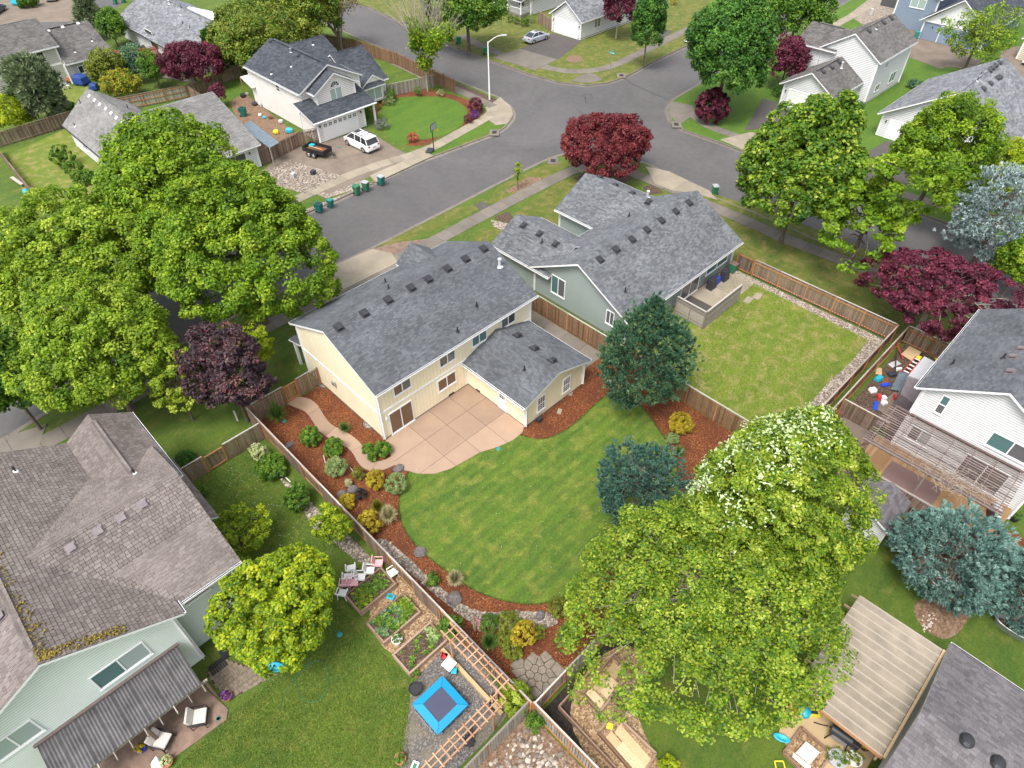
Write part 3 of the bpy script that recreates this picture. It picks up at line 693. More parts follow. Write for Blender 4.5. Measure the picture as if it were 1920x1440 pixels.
LAWN = smoothpoly(GP([(775, 870), (757, 905), (746, 945), (755, 990), (785, 1030), (835, 1070), (880, 1103), (930, 1124), (985, 1134), (1030, 1131), (1090, 1108), (1150, 1060), (1230, 1010), (1280, 930), (1262, 850), (1228, 795), (1195, 752), (1162, 735), (1138, 740), (1112, 762), (1085, 790), (1050, 815), (1010, 828), (960, 810), (850, 850)]), 3)
sheet('lawn', LAWN, .035, M['lawn_main'], thick=.04)
sheet('lawn', [(-3, 22), (9.1, 22), (9.1, 34.4), (3.4, 34.4), (-3, 34.4)], .004, M['lawn'])
PEB = smoothpoly(GP([(715, 1005), (760, 1040), (800, 1080), (860, 1130), (900, 1150), (980, 1145), (1040, 1150), (1050, 1175), (960, 1185), (890, 1170), (870, 1160), (810, 1110), (755, 1060), (700, 1020)]), 2)
sheet('gravel_bed', PEB, .012, M['gravel'])
SIDE = GP([(520, 890), (560, 920), (600, 960), (650, 1000), (700, 1050), (740, 1090), (715, 1075), (665, 1050), (620, 1010), (580, 985), (565, 940), (530, 905)])
sheet('gravel_bed', smoothpoly(SIDE), .010, M['gravel'])
sheet('playground_gravel', smoothpoly(GP([(790, 1262), (850, 1195), (880, 1220), (950, 1310), (960, 1340), (800, 1500), (740, 1500), (755, 1400), (768, 1330), (770, 1290)]), 2), .012, M['greygravel'])
sheet('wood_chip_path', GP([(705, 1075), (745, 1080), (860, 1195), (780, 1270), (735, 1225), (720, 1215), (690, 1175)]), .009, M['chips'])
sheet('rocky_ground', [(4.2, 8.6), (9.25, 8.6), (9.25, 2), (4.2, 2)], .008, M['bare'])
sheet('dark_bed', [(9.35, 8.0), (9.35, -2), (11.1, -2), (11.1, 8.0)], .008, M['darksoil'])
sheet('dark_bed', [(9.35, 8.0), (11.1, 6.7), (20, 6.7), (20, 8.0)], .011, M['darksoil'])
sheet('wood_chip_yard', smoothpoly(GP([(1050, 1320), (1150, 1200), (1230, 1230), (1200, 1300), (1190, 1330), (1215, 1390), (1240, 1440), (1260, 1500), (1120, 1460)]), 2), .012, M['chips'])
sheet('bare_patch', smoothpoly(GP([(1710, 1130), (1760, 1110), (1830, 1135), (1810, 1170), (1790, 1195), (1760, 1200), (1720, 1170)]), 2), .012, M['bare'])
sheet('gravel_patch', smoothpoly(GP([(1710, 1075), (1800, 1095), (1850, 1140), (1930, 1205), (1930, 1160), (1860, 1090), (1780, 1040), (1700, 1050)]), 2), .010, M['gravel'])
sheet('mulch_bed', smoothpoly(GP([(1625, 1000), (1690, 1010), (1720, 1060), (1790, 1080), (1900, 1150), (1960, 1170), (1960, 1000), (1700, 960)]), 2), .007, M['mulch'])
sheet('bare_yard', [(33.4, 2.2), (50.8, 3.6), (50.8, 6.9), (33.4, 6.9)], .007, M['bare'])
sheet('bare_yard', [(39, 2), (51, 2), (51, 6.9), (39, 6.9)], .010, M['soil'])
panels('yard_slab', GP([(1640, 765), (1720, 700), (1760, 720), (1680, 790)]), [42, 44, 46], [4.5], 'drive', z=.02)
panels('yard_slab', GP([(1560, 800), (1600, 765), (1650, 800), (1600, 850), (1570, 845)]), [], [], 'drive', z=.02)
# rear and side yards over the street
sheet('bare_yard', GP([(430, 190), (460, 175), (560, 255), (585, 240), (545, 300), (500, 300), (470, 280)]), .008, M['bare'])
sheet('gravel_bed', GP([(490, 320), (545, 300), (640, 330), (570, 362), (520, 350)]), .015, M['gravel'])
FRONT = smoothpoly(GP([(703, 214), (735, 183), (775, 181), (835, 181), (878, 200), (874, 232), (835, 254), (795, 262), (772, 262), (760, 274), (735, 268), (716, 238)]), 2)
sheet('mulch_bed', smoothpoly(GP([(688, 203), (735, 168), (760, 163), (830, 172), (895, 192), (910, 215), (862, 240), (812, 262), (806, 272), (765, 275), (740, 262), (712, 225)]), 2), .008, M['mulch'])
sheet('lawn', FRONT, .02, M['lawn_bright'], thick=.03)
sheet('verge', GP([(772, 292), (800, 296), (947, 232), (925, 226), (850, 258)]), .006, M['lawn_bright'])
sheet('mulch_strip', GP([(832, 145), (845, 150), (940, 190), (935, 202), (918, 200), (832, 160)]), .009, M['soil'])
sheet('lawn', GP([(15, 290), (125, 240), (200, 330), (215, 345), (60, 400)]), .006, M['lawn_yellow'])
sheet('lawn', GP([(262, 198), (345, 172), (360, 188), (290, 215)]), .006, M['lawn_bright'])
sheet('lawn', GP([(85, 165), (165, 160), (165, 185), (100, 215), (60, 215)]), .006, M['lawn_yellow'])
sheet('lawn', GP([(405, 160), (455, 145), (470, 185), (430, 200)]), .006, M['lawn_bright'])
sheet('bare_patch', smoothpoly(GP([(1060, 108), (1080, 102), (1095, 108), (1085, 119), (1065, 117)]), 2), .02, M['bare'])
# tar seams, storm drains, manhole
def seam(pts, w=.12):
    q = GP(pts, -.11); b_ = MB(); L = offset_line(q, w/2); R_ = offset_line(q, -w/2)
    for i in range(len(q)-1): b_.poly([(*L[i], -.115), (*L[i+1], -.115), (*R_[i+1], -.115), (*R_[i], -.115)][::-1], M['tar'])
    structure('tar_seam', b_)
for s in ([(1172, 148), (1185, 157), (1205, 166), (1225, 176), (1240, 181), (1257, 190)], [(1222, 104), (1240, 108), (1262, 116), (1270, 121)], [(1228, 137), (1240, 131)], [(1245, 128), (1262, 122)], [(1080, 203), (1090, 211), (1103, 220)], [(1097, 180), (1098, 190), (1100, 193)], [(1090, 182), (1097, 176), (1108, 177), (1111, 183), (1103, 186), (1096, 183)], [(1108, 176), (1114, 173)]): seam(s)
for (x, y, r) in ((1037, 302, .75), (927, 249, .75), (1165, 142, .75), (1268, 234, .75)):
    g = G(x, y); t_ = Thing('storm_drain', {1037: 'storm drain grate in kerb left of the red maple', 927: 'storm drain grate in kerb below the street lamp corner', 1165: 'storm drain grate in kerb near the street name sign', 1268: 'storm drain grate in kerb by the round red bush'}[x], 'drain', (*g, 0), 'storm drains at the crossing')
    b_ = MB(); b_.obox((*g, .03), (1.7, 1.2, .06), r, M['kerb']); b_.build('surround', t_)
    for i in range(8): b_ = MB(); q = Vector((math.cos(r), math.sin(r)))*(i-3.5)*.1; b_.obox((g[0]+q.x, g[1]+q.y, .068), (.06, .55, .012), r, M['black']); b_.build('bar', t_)
# tinted patio and the winding path of the yellow house
PATIO = GP([(723, 825), (880, 720), (983, 800), (979, 812), (962, 826), (935, 838), (900, 849), (872, 865), (845, 880), (815, 889), (785, 889), (758, 882), (742, 874), (735, 860), (731, 850)])
panels('patio', PATIO, [17.05, 19.05, 21.0], [24.3, 26.35], 'patio', z=.06)
PL = [(536, 757), (552, 764), (570, 770), (582, 782), (590, 797), (600, 812), (617, 822), (640, 835), (652, 840), (662, 850), (670, 866), (682, 880), (702, 886), (722, 881), (742, 872)]
PR = [(558, 744), (580, 748), (592, 756), (602, 770), (612, 787), (622, 797), (634, 804), (655, 814), (672, 827), (684, 842), (692, 856), (702, 864), (713, 866), (727, 861), (735, 855)]
root = bpy.data.objects.new('garden_path', None); link(root); root['kind'] = 'structure'
a_ = smoothpoly(GP(PL), 2, False); b2 = smoothpoly(GP(PR), 2, False); n = min(len(a_), len(b2)); cuts = [0, n//5, 2*n//5, 3*n//5, 4*n//5, n-1]
for i in range(5):
    A = a_[cuts[i]:cuts[i+1]+1]; B = b2[cuts[i]:cuts[i+1]+1]
    if i: A = [tuple(Vector(A[0]).lerp(Vector(A[1]), .12))]+A[1:]; B = [tuple(Vector(B[0]).lerp(Vector(B[1]), .12))]+B[1:]
    q = MB(); q.prism(A+B[::-1], -.05, .062, M['patio']); q.build('panel', root)
# long concrete walk beside the yellow house
panels('side_path', [(29.7, 23.2), (32.9, 23.2), (32.9, 40.5), (30.0, 40.5)], [31.4], [25, 27, 29, 31, 33, 35, 37, 39], 'kerb', z=.035)
# rear patio of the green house
panels('patio', [(41.8, 19.8), (50.3, 19.8), (50.3, 22.8), (47.5, 22.9), (41.8, 22.9)], [44.2, 46.8], [], 'conc2', z=.03)
panels('patio', [(41.8, 19.8), (44.2, 19.8), (44.2, 22.85), (41.8, 22.85)], [], [], 'darkdrive', z=.045)
for i, (x, y) in enumerate(((1403, 563), (1420, 556))):
    g = G(x, y); b_ = MB(); b_.obox((*g, .03), (.95, .55, .05), .1, M['conc2']); tag(b_.build('stepping_stone', origin=(*g, 0)), ('pale stepping slab nearer the wooden screen', 'pale stepping slab nearer the gravel edge')[i], 'paving slab', 'stepping slabs on the lawn')
# flagstone circle: irregular stones
FL = smoothpoly(GP([(958, 1250), (985, 1235), (1035, 1232), (1045, 1250), (1040, 1275), (1010, 1305), (995, 1300), (975, 1275)]), 1)
pp = []; gx0 = min(p[0] for p in FL); gx1 = max(p[0] for p in FL); gy0 = min(p[1] for p in FL); gy1 = max(p[1] for p in FL); y = gy0; k = 0
while y < gy1+.2:
    x = gx0+(.16 if k % 2 else 0)
    while x < gx1+.2:
        q = (x+random.uniform(-.09, .09), y+random.uniform(-.08, .08))
        if inside(FL, *q): pp.append(q)
        x += .42
    y += .38; k += 1
cx = sum(p[0] for p in pp)/len(pp); cy = sum(p[1] for p in pp)/len(pp)
def stones_in(name, poly, pts, m, **k):
    r = bpy.data.objects.new(name, None); link(r); r['kind'] = 'structure'
    for i, p in enumerate(pts):
        c = [(p[0]+dx, p[1]+dy) for dx, dy in ((-.34, -.34), (.34, -.34), (.34, .34), (-.34, .34))]
        for j, q in enumerate(pts):
            d = math.dist(p, q)
            if j == i or d > 1.2 or d < 1e-6: continue
            nx, ny = (q[0]-p[0])/d, (q[1]-p[1])/d; c = clip(c, nx, ny, nx*(p[0]+q[0])/2+ny*(p[1]+q[1])/2-.022)
            if len(c) < 3: break
        if len(c) < 3: continue
        b_ = MB(); b_.prism(c, 0, .06+random.uniform(-.012, .012), M[m]); b_.build('stone', r)
stones_in('flagstone_circle', FL, pp, 'flag')
sheet('flagstone_bed', [(cx+(p[0]-cx)*1.05, cy+(p[1]-cy)*1.05) for p in FL], .022, M['soil'])
# ------------------------------------------------------------------ houses
def House(label, loc): return Thing('house', label, 'house', (*loc, 0))
def zone(H, name, fn): pass
# H1 cream yellow two-storey house in the middle
H = House('cream yellow two-storey house with slate grey roof and tinted concrete patio', (22, 33)); H1 = H
foundation(H, 15.1, 29.6, 28.4, 37.9); block(H, 15.1, 29.6, 28.4, 37.9, .12, 4.82, M['w_yellow'], 'vert', .3, 'x', 7.0)
gable(H, 'x', 14.85, 30.1, 28.05, 38.6, 4.85, 7.2, M['r_yellow'], e=.15, w=.29, gutmat=M['trim'])
block(H, 22.95, 29.05, 22.25, 28.37, .12, 2.5, M['w_yellow'], 'vert', .3, 'y', 3.5, sides='xXy'); foundation(H, 22.95, 29.05, 22.25, 28.3)
gable(H, 'y', 21.85, 28.37, 22.5, 29.4, 2.55, 3.72, M['r_yellow'], e=.15, w=.29)
gable(H, 'y', 34.5, 39.0, 24.95, 28.3, 4.9, 6.15, M['r_yellow'], e=.15, w=.29, gut=False)
block(H, 25.2, 28.05, 37.9, 38.55, 2.6, 4.85, M['w_yellow'], 'vert', .3, 'y', 5.8, sides='xXY')
slope(H, [(14.85, 37.93, 3.1), (20.5, 37.93, 3.1), (20.5, 39.7, 2.6), (14.85, 39.7, 2.6)], M['r_yellow'])
slope(H, [(24.2, 37.93, 3.3), (30.1, 37.93, 3.3), (30.1, 40.4, 2.55), (24.2, 40.4, 2.55)], M['r_yellow'])
b_ = MB(); b_.box(24.5, 29.7, 37.93, 40.1, .05, 2.5, M['w_yellow']); b_.build('wall', H)
for X in (15.15, 20.2): b_ = MB(); b_.box(X-.1, X+.1, 39.35, 39.55, 0, 2.5, M['trim']); b_.build('porch_post', H)
b_ = MB(); b_.box(15.03, 29.66, 28.335, 28.375, 2.55, 2.72, M['trim']); b_.box(15.035, 15.075, 28.4, 37.9, 2.55, 2.72, M['trim']); b_.build('belt_trim', H)
vents(H, [(635, 614), (683, 588), (728, 563), (771, 540), (803, 524), (839, 504), (873, 486), (907, 467), (970, 630), (1002, 654), (1035, 677)])
pipes(H, [(723, 530), (729, 542), (894, 575), (858, 622), (983, 694)]); chimney(H, 937, 500, .75)
for a, b_, g, g2 in (((738, 733), (764, 705), 'glass_grey', 'glass_brown'), ((824, 679), (848, 652), 'glass_grey', 'glass'), ((885, 641), (907, 616), 'glass_teal', None), ((940, 607), (961, 583), 'glass', 'glass_grey')):
    u0, z0 = onplane('y', 28.4, *a); u1, z1 = onplane('y', 28.4, *b_); u1, _ = onplane('y', 28.4, b_[0], b_[1])
    window(H, 'y', 28.4, -1, u0, u0+1.35, 3.45, 4.4, glass=g, gl2=g2)
u0, _ = onplane('y', 28.4, 824, 730); window(H, 'y', 28.4, -1, 20.15, 21.75, 1.25, 2.25, glass='glass_brown')
window(H, 'y', 28.4, -1, 15.75, 17.65, .18, 2.12, glass='glass_brown', name='sliding_door')
window(H, 'y', 22.25, -1, 24.15, 24.85, .75, 2.0, vert=False, grid=(3, 3, True), glass='glass')
window(H, 'y', 22.25, -1, 26.85, 27.55, .75, 2.0, vert=False, grid=(3, 3, True), glass='glass')
b_ = MB(); b_.box(22.86, 22.935, 24.1, 24.95, .16, 2.1, M['white']); d_ = b_.build('door', H)
window(H, 'x', 22.88, -1, 24.3, 24.75, 1.35, 1.85, panes=1, grid=(2, 2, True), glass='glass_grey', name='door_window', fw=.05)
b_ = MB(); b_.lathe((22.84, 24.18, 1.05), [(.03, -.03), (.04, 0), (.03, .03)], M['metal'], 8); b_.build('handle', d_)
b_ = MB(); b_.box(14.9, 15.07, 33.9, 34.25, 1.5, 1.85, M['metal']); b_.build('dryer_hood', H)
wall_lamp(H, 'y', 28.4, -1, 15.45, 1.95, 'trim')
for Y in (36.1, 30.3): b_ = MB(); b_.lathe((15.02, Y, -.02), [(.38, 0), (.42, .2), (.40, .2), (.36, .03)], M['metal'], 14, sx=.7); b_.build('window_well', H)
for x, y in ((1012-840+840, 0),): pass
b_ = MB(); b_.box(21.0, 21.5, 28.34, 28.37, .14, .28, M['black']); b_.box(22.88, 22.92, 27.0, 27.4, .14, .28, M['black']); b_.build('foundation_vent', H)

# H2 sage green single-storey house
H = House('sage green single-storey house with mottled grey roof and three gables', (42, 28)); H2 = H
foundation(H, 35.05, 50.5, 22.95, 33.0); block(H, 35.05, 50.5, 22.95, 33.0, .12, 2.6, M['w_green'], 'lap', .17, 'x', 5.25)
gable(H, 'x', 34.55, 50.95, 22.45, 33.45, 2.62, 5.55, M['r_green'], e=.16, w=.31)
block(H, 35.1, 40.7, 33.02, 37.8, .12, 2.6, M['w_green'], 'lap', .17, 'y', 3.9, sides='xXY'); gable(H, 'y', 31.0, 38.2, 34.6, 41.1, 2.66, 4.3, M['r_green'], e=.16, w=.31)
block(H, 43.5, 51.1, 33.02, 37.8, .12, 2.6, M['w_green'], 'lap', .17, 'y', 4.5, sides='xXY'); gable(H, 'y', 29.8, 38.2, 43.1, 51.6, 2.7, 4.85, M['r_green'], e=.16, w=.31)
vents(H, [(982, 423), (1012, 439), (1042, 458), (1124, 333), (1153, 348), (1185, 363), (1216, 379), (1292, 381), (1267, 397), (1240, 414), (1213, 431), (1185, 449), (1155, 468), (1125, 487)])
pipes(H, [(1016, 455), (1179, 406), (1246, 366), (1172, 547)]); chimney(H, 1214, 370, .7)
winpx(H, 'x', 35.05, -1, (1035, 545), (1060, 528), glass='glass_teal', gl2='glass_grey'); winpx(H, 'x', 35.05, -1, (1137, 603), (1152, 588), glass='glass_grey')
window(H, 'y', 22.95, -1, 42.6, 45.2, .18, 2.15, glass='glass_grey', name='sliding_door'); window(H, 'y', 22.95, -1, 46.3, 49.6, 1.1, 2.2, glass='glass_teal')
# H3 white two-storey house with the arched window
H = House('white two-storey house with charcoal roof, arched window and double garage', (44, 78)); H3 = H
foundation(H, 38.5, 46.8, 75.2, 87.6); block(H, 38.5, 46.8, 75.2, 87.6, .12, 4.85, M['w_offwhite'], 'lap', .2, 'y', 6.9)
gable(H, 'y', 74.8, 88.0, 38.15, 47.1, 4.87, 7.2, M['r_blue'], e=.24, w=.5)
block(H, 39.75, 45.1, 73.75, 75.18, 2.7, 4.82, M['w_offwhite'], 'lap', .2, 'y', 6.45, sides='xXy'); gable(H, 'y', 73.35, 76.3, 39.3, 45.55, 4.85, 6.65, M['r_blue'], e=.24, w=.5)
block(H, 38.0, 44.6, 71.75, 75.17, .06, 2.7, M['w_offwhite'], 'lap', .2, None, sides='xXy')
slope(H, [(37.3, 71.2, 2.72), (46.3, 71.2, 2.72), (46.3, 75.17, 3.95), (37.3, 75.17, 3.95)], M['r_blue'], e=.24, w=.5)
b_ = MB(); b_.box(37.3, 46.3, 71.06, 71.185, 2.58, 2.69, M['trim']); b_.build('gutter', H)
b_ = MB(); b_.box(45.95, 46.15, 71.45, 71.65, 0, 2.6, M['trim']); b_.build('porch_post', H)
block(H, 46.82, 51.7, 76.9, 85.6, .12, 2.7, M['w_offwhite'], 'lap', .2, 'x', 5.3, sides='Xy'); gable(H, 'x', 46.9, 52.1, 76.45, 86.0, 2.72, 5.75, M['r_blue'], e=.24, w=.5)
block(H, 46.82, 48.3, 81.2, 88.9, 2.7, 4.85, M['w_offwhite'], 'lap', .2, 'x', 6.5, sides='Xy'); gable(H, 'x', 42.6, 48.7, 80.8, 89.3, 4.87, 6.9, M['r_blue'], e=.24, w=.5)
gable(H, 'y', 76.0, 79.2, 47.7, 51.2, 2.78, 3.95, M['r_blue'], e=.24, w=.5, gut=False); b_ = MB(); b_.box(48.1, 50.9, 76.2, 76.88, .4, 2.45, M['w_offwhite']); b_.poly([(47.95, 76.2, 2.75), (51, 76.2, 2.75), (49.45, 76.2, 3.8)], M['w_offwhite']); b_.build('bay', H)
slope(H, [(47.8, 75.75, 2.5), (51.1, 75.75, 2.5), (51.1, 76.19, 2.95), (47.8, 76.19, 2.95)], M['r_blue'])
window(H, 'y', 76.2, -1, 48.4, 50.6, .75, 2.2, glass='glass_blind'); window(H, 'y', 73.75, -1, 41.65, 43.25, 3.45, 4.75, glass='glass_blind')
b_ = MB(); f_ = MB(); n = 10
for i in range(n):
    a0, a1 = math.pi*i/n, math.pi*(i+1)/n; c = (42.45, 5.0)
    f_.poly([(c[0], 73.70, c[1]), (c[0]+.66*math.cos(a0), 73.70, c[1]+.6*math.sin(a0)), (c[0]+.66*math.cos(a1), 73.70, c[1]+.6*math.sin(a1))], M['glass'])
    b_.beam((c[0]+.68*math.cos(a0), 73.68, c[1]+.62*math.sin(a0)), (c[0]+.68*math.cos(a1), 73.68, c[1]+.62*math.sin(a1)), .06, .09, M['trim'])
    if i % 2 == 0: b_.beam((c[0], 73.67, c[1]), (c[0]+.64*math.cos(a0), 73.67, c[1]+.58*math.sin(a0)), .03, .03, M['trim'])
b_.box(41.75, 43.15, 73.64, 73.70, 4.93, 5.0, M['trim']); fo = b_.build('arched_window', H); f_.build('pane', fo)
garage_door(H, 'y', 71.75, -1, 38.7, 43.6, 2.15, M['white'], lights=True)
wall_lamp(H, 'y', 71.75, -1, 38.3, 1.95); wall_lamp(H, 'y', 71.75, -1, 44.15, 1.95)
winpx(H, 'x', 38.5, -1, (517, 158), (526, 172), vert=False, glass='glass_grey')
window(H, 'y', 81.2, -1, 46.95, 47.5, 3.6, 4.5, panes=1, glass='glass')
pipes(H, [(546, 125), (509, 139), (587, 84)], boot='trim'); vents(H, [(508, 78), (560, 105)]); chimney(H, 546, 98, .5)
# H4 pale grey roof house behind the big trees
H = House('white single-storey house with pale grey L-shaped roof and row of square roof vents', (24, 80)); H4 = H
block(H, 16.9, 24.2, 76.4, 91.6, .05, 2.7, M['w_white'], 'lap', .2, 'y', 5.6); gable(H, 'y', 76, 92, 16.4, 24.7, 2.72, 5.8, M['r_pale'], e=.24, w=.5, gutmat=M['gutter'])
block(H, 20.5, 29.8, 71.5, 88.5, .05, 2.7, M['w_white'], 'lap', .2, 'x', 5.8); gable(H, 'x', 20.6, 30.3, 71.0, 89.0, 2.72, 6.0, M['r_pale'], e=.24, w=.5)
garage_door(H, 'y', 71.5, -1, 23.5, 28.4, 2.15, M['door_grey']); wall_lamp(H, 'y', 71.5, -1, 28.95, 1.9)
vents(H, [(169, 181), (179, 189), (189, 197), (200, 205), (210, 213), (220, 222), (231, 230), (242, 238)], VENTW)
pipes(H, [(151, 193), (240, 203), (261, 221)]); pipes(H, [(141, 237)], boot='trim'); chimney(H, 322, 228, 1.0)
winpx(H, 'x', 16.9, -1, (185, 304), (176, 285), panes=1, glass='glass_teal'); window(H, 'x', 16.9, -1, 87.2, 88.3, 1, 2.1, glass='glass_grey')
# H5 tan two-storey at the far left
H = House('tan two-storey house with flat-toned grey roof at the upper left corner', (18, 118))
block(H, 4, 23.7, 113.6, 124, .05, 4.85, M['w_tan'], 'lap', .24, 'x', 7.0); gable(H, 'x', 3.6, 24.2, 113.1, 124.5, 4.9, 7.2, M['r_warm'], e=.26, w=.55, gutmat=M['trim'])
block(H, 23.72, 30, 112.6, 125, .05, 2.7, M['w_tan'], 'lap', .24, 'x', 5.4); gable(H, 'x', 23.8, 30.4, 112.1, 125.5, 2.75, 5.6, M['r_warm'], e=.26, w=.55)
window(H, 'y', 113.6, -1, 20.3, 22.0, 3.3, 4.5, glass='glass'); window(H, 'y', 113.6, -1, 15.9, 17.6, 3.3, 4.5, glass='glass')
window(H, 'y', 112.6, -1, 25.2, 26.4, 1.1, 2.0, glass='glass'); b_ = MB(); b_.box(4, 23.72, 113.52, 113.58, 2.5, 2.75, M['trim']); b_.build('belt_trim', H)
vents(H, [(92, 59), (118, 52), (147, 45), (19, 39)], VENTW); pipes(H, [(141, 98), (173, 77)], boot='trim')
# H6 white house top, partly behind trees
H = House('white house with silver grey roof and flat white section, beside the red fence', (42, 115))
block(H, 37, 48, 103, 126.5, .05, 2.7, M['w_white'], 'lap', .24, 'y', 5.6); gable(H, 'y', 102.6, 127, 36.4, 48.6, 2.75, 5.9, M['r_silver'], e=.26, w=.55, gutmat=M['gutter'])
b_ = MB(); q = GP([(336, 30), (354, 14), (412, 26), (400, 42)], 5.2); b_.prism(q, 4.4, 5.3, M['gutter']); b_.prism([(x*.97+sum(p[0] for p in q)/4*.03, y*.97+sum(p[1] for p in q)/4*.03) for x, y in q], 5.3, 5.36, M['white']); b_.build('flat_roof_section', H)
block(H, 48.2, 53, 104, 109, .05, 3.2, M['w_white'], 'lap', .24, 'y', 4.6); gable(H, 'y', 103.6, 109, 47.8, 53.4, 3.2, 4.7, M['r_silver'])
for x, y in ((279, 60), (289, 78)): winpx(H, 'x', 37, -1, (x-3, y+8), (x+5, y), panes=1)
pipes(H, [(340, 15), (343, 44), (356, 52), (316, 2)]); chimney(H, 318, 8, .6)
# H7 white porch house top centre
H = House('white porch house with slatted white railing at the top edge', (95, 92))
block(H, 90.9, 103, 88.0, 99, .05, 2.7, M['w_white'], 'lap', .24, 'x', 5.0); gable(H, 'x', 90.4, 104, 87.5, 99.5, 2.75, 5.2, M['r_blue'])
b_ = MB(); b_.box(88.7, 90.88, 88.2, 95, 0, .45, M['kerb']); b_.build('porch_floor', H)
for i in range(30): b_ = MB(); b_.box(88.78, 88.84, 88.3+i*.22, 88.35+i*.22, .5, 1.3, M['trim']); b_.build('baluster', H)
for i in range(8): b_ = MB(); b_.box(88.85+i*.24, 88.9+i*.24, 88.25, 88.31, .5, 1.3, M['trim']); b_.build('baluster', H)
b_ = MB(); b_.box(88.74, 88.88, 88.2, 95, 1.3, 1.38, M['trim']); b_.box(88.7, 90.9, 88.22, 88.34, 1.38, 1.44, M['trim']); b_.build('rail', H)
for Y in (88.3, 91.5, 94.8): b_ = MB(); b_.box(88.72, 88.9, Y-.09, Y+.09, .45, 2.6, M['trim']); b_.build('porch_post', H)
slope(H, [(88.4, 87.9, 2.6), (88.4, 95.3, 2.6), (90.88, 95.3, 3.2), (90.88, 87.9, 3.2)], M['r_blue'])
window(H, 'x', 90.9, -1, 89.5, 90.9, 1.1, 2.2, glass='glass_grey')
# H8 white garage house top centre
H = House('white house with big white garage door and blue-grey roof above the silver car', (94, 77))
block(H, 87.3, 104, 73.6, 79.6, .05, 2.7, M['w_white'], 'lap', .22, 'x', 4.9); gable(H, 'x', 86.9, 104.4, 73.15, 80.05, 2.75, 5.15, M['r_silver'], e=.26, w=.55)
foundation(H, 87.3, 104, 73.6, 79.6, .3); garage_door(H, 'x', 87.3, -1, 74.2, 79.0, 2.2, M['white']); wall_lamp(H, 'x', 87.3, -1, 73.85, 1.9); wall_lamp(H, 'x', 87.3, -1, 79.3, 1.9)
window(H, 'y', 73.6, -1, 90.6, 92.0, 1.15, 2.3, glass='glass_grey', grid=(2, 3, True))
# H9 white two-storey house right of the crossing
H = House('white two-storey house with warm grey roof and lower gabled garage facing the side street', (98, 35))
block(H, 94.3, 104.9, 30.6, 38.1, .05, 5.35, M['w_white'], 'lap', .2, 'x', 7.7); gable(H, 'x', 94.0, 105.3, 30.2, 38.5, 5.38, 7.95, M['r_warm'], e=.24, w=.5)
block(H, 86.9, 94.27, 32.0, 38.4, .05, 2.7, M['w_white'], 'lap', .2, 'x', 4.7, sides='xyY'); gable(H, 'x', 86.4, 94.27, 31.5, 38.9, 2.72, 4.95, M['r_warm'], e=.24, w=.5)
block(H, 94.3, 101, 38.12, 41.4, .05, 5.35, M['w_white'], 'lap', .2, 'y', 6.8, sides='xXY'); gable(H, 'y', 36.0, 41.8, 93.9, 101.4, 5.36, 7.1, M['r_warm'], e=.24, w=.5)
foundation(H, 94.3, 104.9, 30.6, 38.1, .25); garage_door(H, 'x', 86.9, -1, 32.9, 37.6, 2.15, M['white']); wall_lamp(H, 'x', 86.9, -1, 38.05, 1.9)
for a, b_ in (((1658, 128), (1666, 115)), ((1638, 172), (1650, 156)), ((1664, 156), (1681, 132))): winpx(H, 'y', 30.6, -1, a, b_, glass='glass_teal' if a[0] == 1664 else 'glass_grey')
vents(H, [(1629, 59), (1657, 43), (1671, 35), (1543, 135), (1559, 127), (1573, 117)]); pipes(H, [(1643, 55), (1606, 46)], boot='trim'); chimney(H, 1577, 128, .8)
# H10 silver roof house right
H = House('white single-storey house with large silver shingled roof behind the street trees', (93, 19))
block(H, 86.8, 100.4, 12.2, 25.4, .05, 2.7, M['w_white'], 'lap', .2, 'x', 6.6); gable(H, 'x', 86.2, 101.5, 11.8, 25.9, 2.72, 6.95, M['r_silver'], e=.24, w=.5)
garage_door(H, 'x', 86.8, -1, 19.8, 24.4, 2.15, M['white']); wall_lamp(H, 'x', 86.8, -1, 24.9, 1.9); window(H, 'x', 86.8, -1, 13.2, 16, 1.7, 2.3, glass='glass', grid=(3, 1, True))
vents(H, [(1856, 133), (1861, 128), (1867, 123), (1874, 118), (1844, 167), (1857, 157), (1870, 147), (1875, 145)]); pipes(H, [(1838, 142), (1832, 152), (1883, 260)], boot='trim')
# H11 blue house top right
H = House('blue-grey house with white gable over its garage door at the top right', (130, 34))
block(H, 125.3, 142, 27.0, 36.0, .05, 2.7, M['w_blue'], 'lap', .22, 'x', 6.1, sides='xyY'); gable(H, 'x', 124.6, 142, 26.4, 36.6, 2.75, 6.4, M['r_blue'], e=.26, w=.55)
b_ = MB(); b_.poly([(125.22, 26.9, 2.65), (125.22, 31.5, 6.1), (125.22, 36.1, 2.65)], M['w_white']); b_.box(125.15, 125.24, 27, 36, 2.5, 2.66, M['trim']); b_.build('gable_panel', H)
garage_door(H, 'x', 125.3, -1, 27.6, 33.3, 2.3, M['door_blue']); wall_lamp(H, 'x', 125.3, -1, 34.6, 1.9)
block(H, 128.5, 142, 36.05, 42, .05, 5.0, M['w_blue'], 'lap', .22, 'x', 6.6, sides='xyY'); gable(H, 'x', 128, 142, 35.6, 42.6, 5.02, 6.8, M['r_blue']); window(H, 'x', 128.5, -1, 37.8, 40.0, 3.2, 4.4, glass='glass_blind')
# H12 beige corner top right
H = House('small beige house with round plaque cut by the right edge', (129, 15))
block(H, 126, 140, 12, 22, .05, 2.9, M['w_beige'], 'lap', .24, 'x', 5); gable(H, 'x', 125.6, 141, 11.6, 22.4, 2.95, 5.2, M['r_warm']); b_ = MB(); b_.lathe((125.9, 20.4, 1.6), [(.1, -.02), (.3, 0), (.1, .02)], M['post'], 14); b_.build('plaque', H)
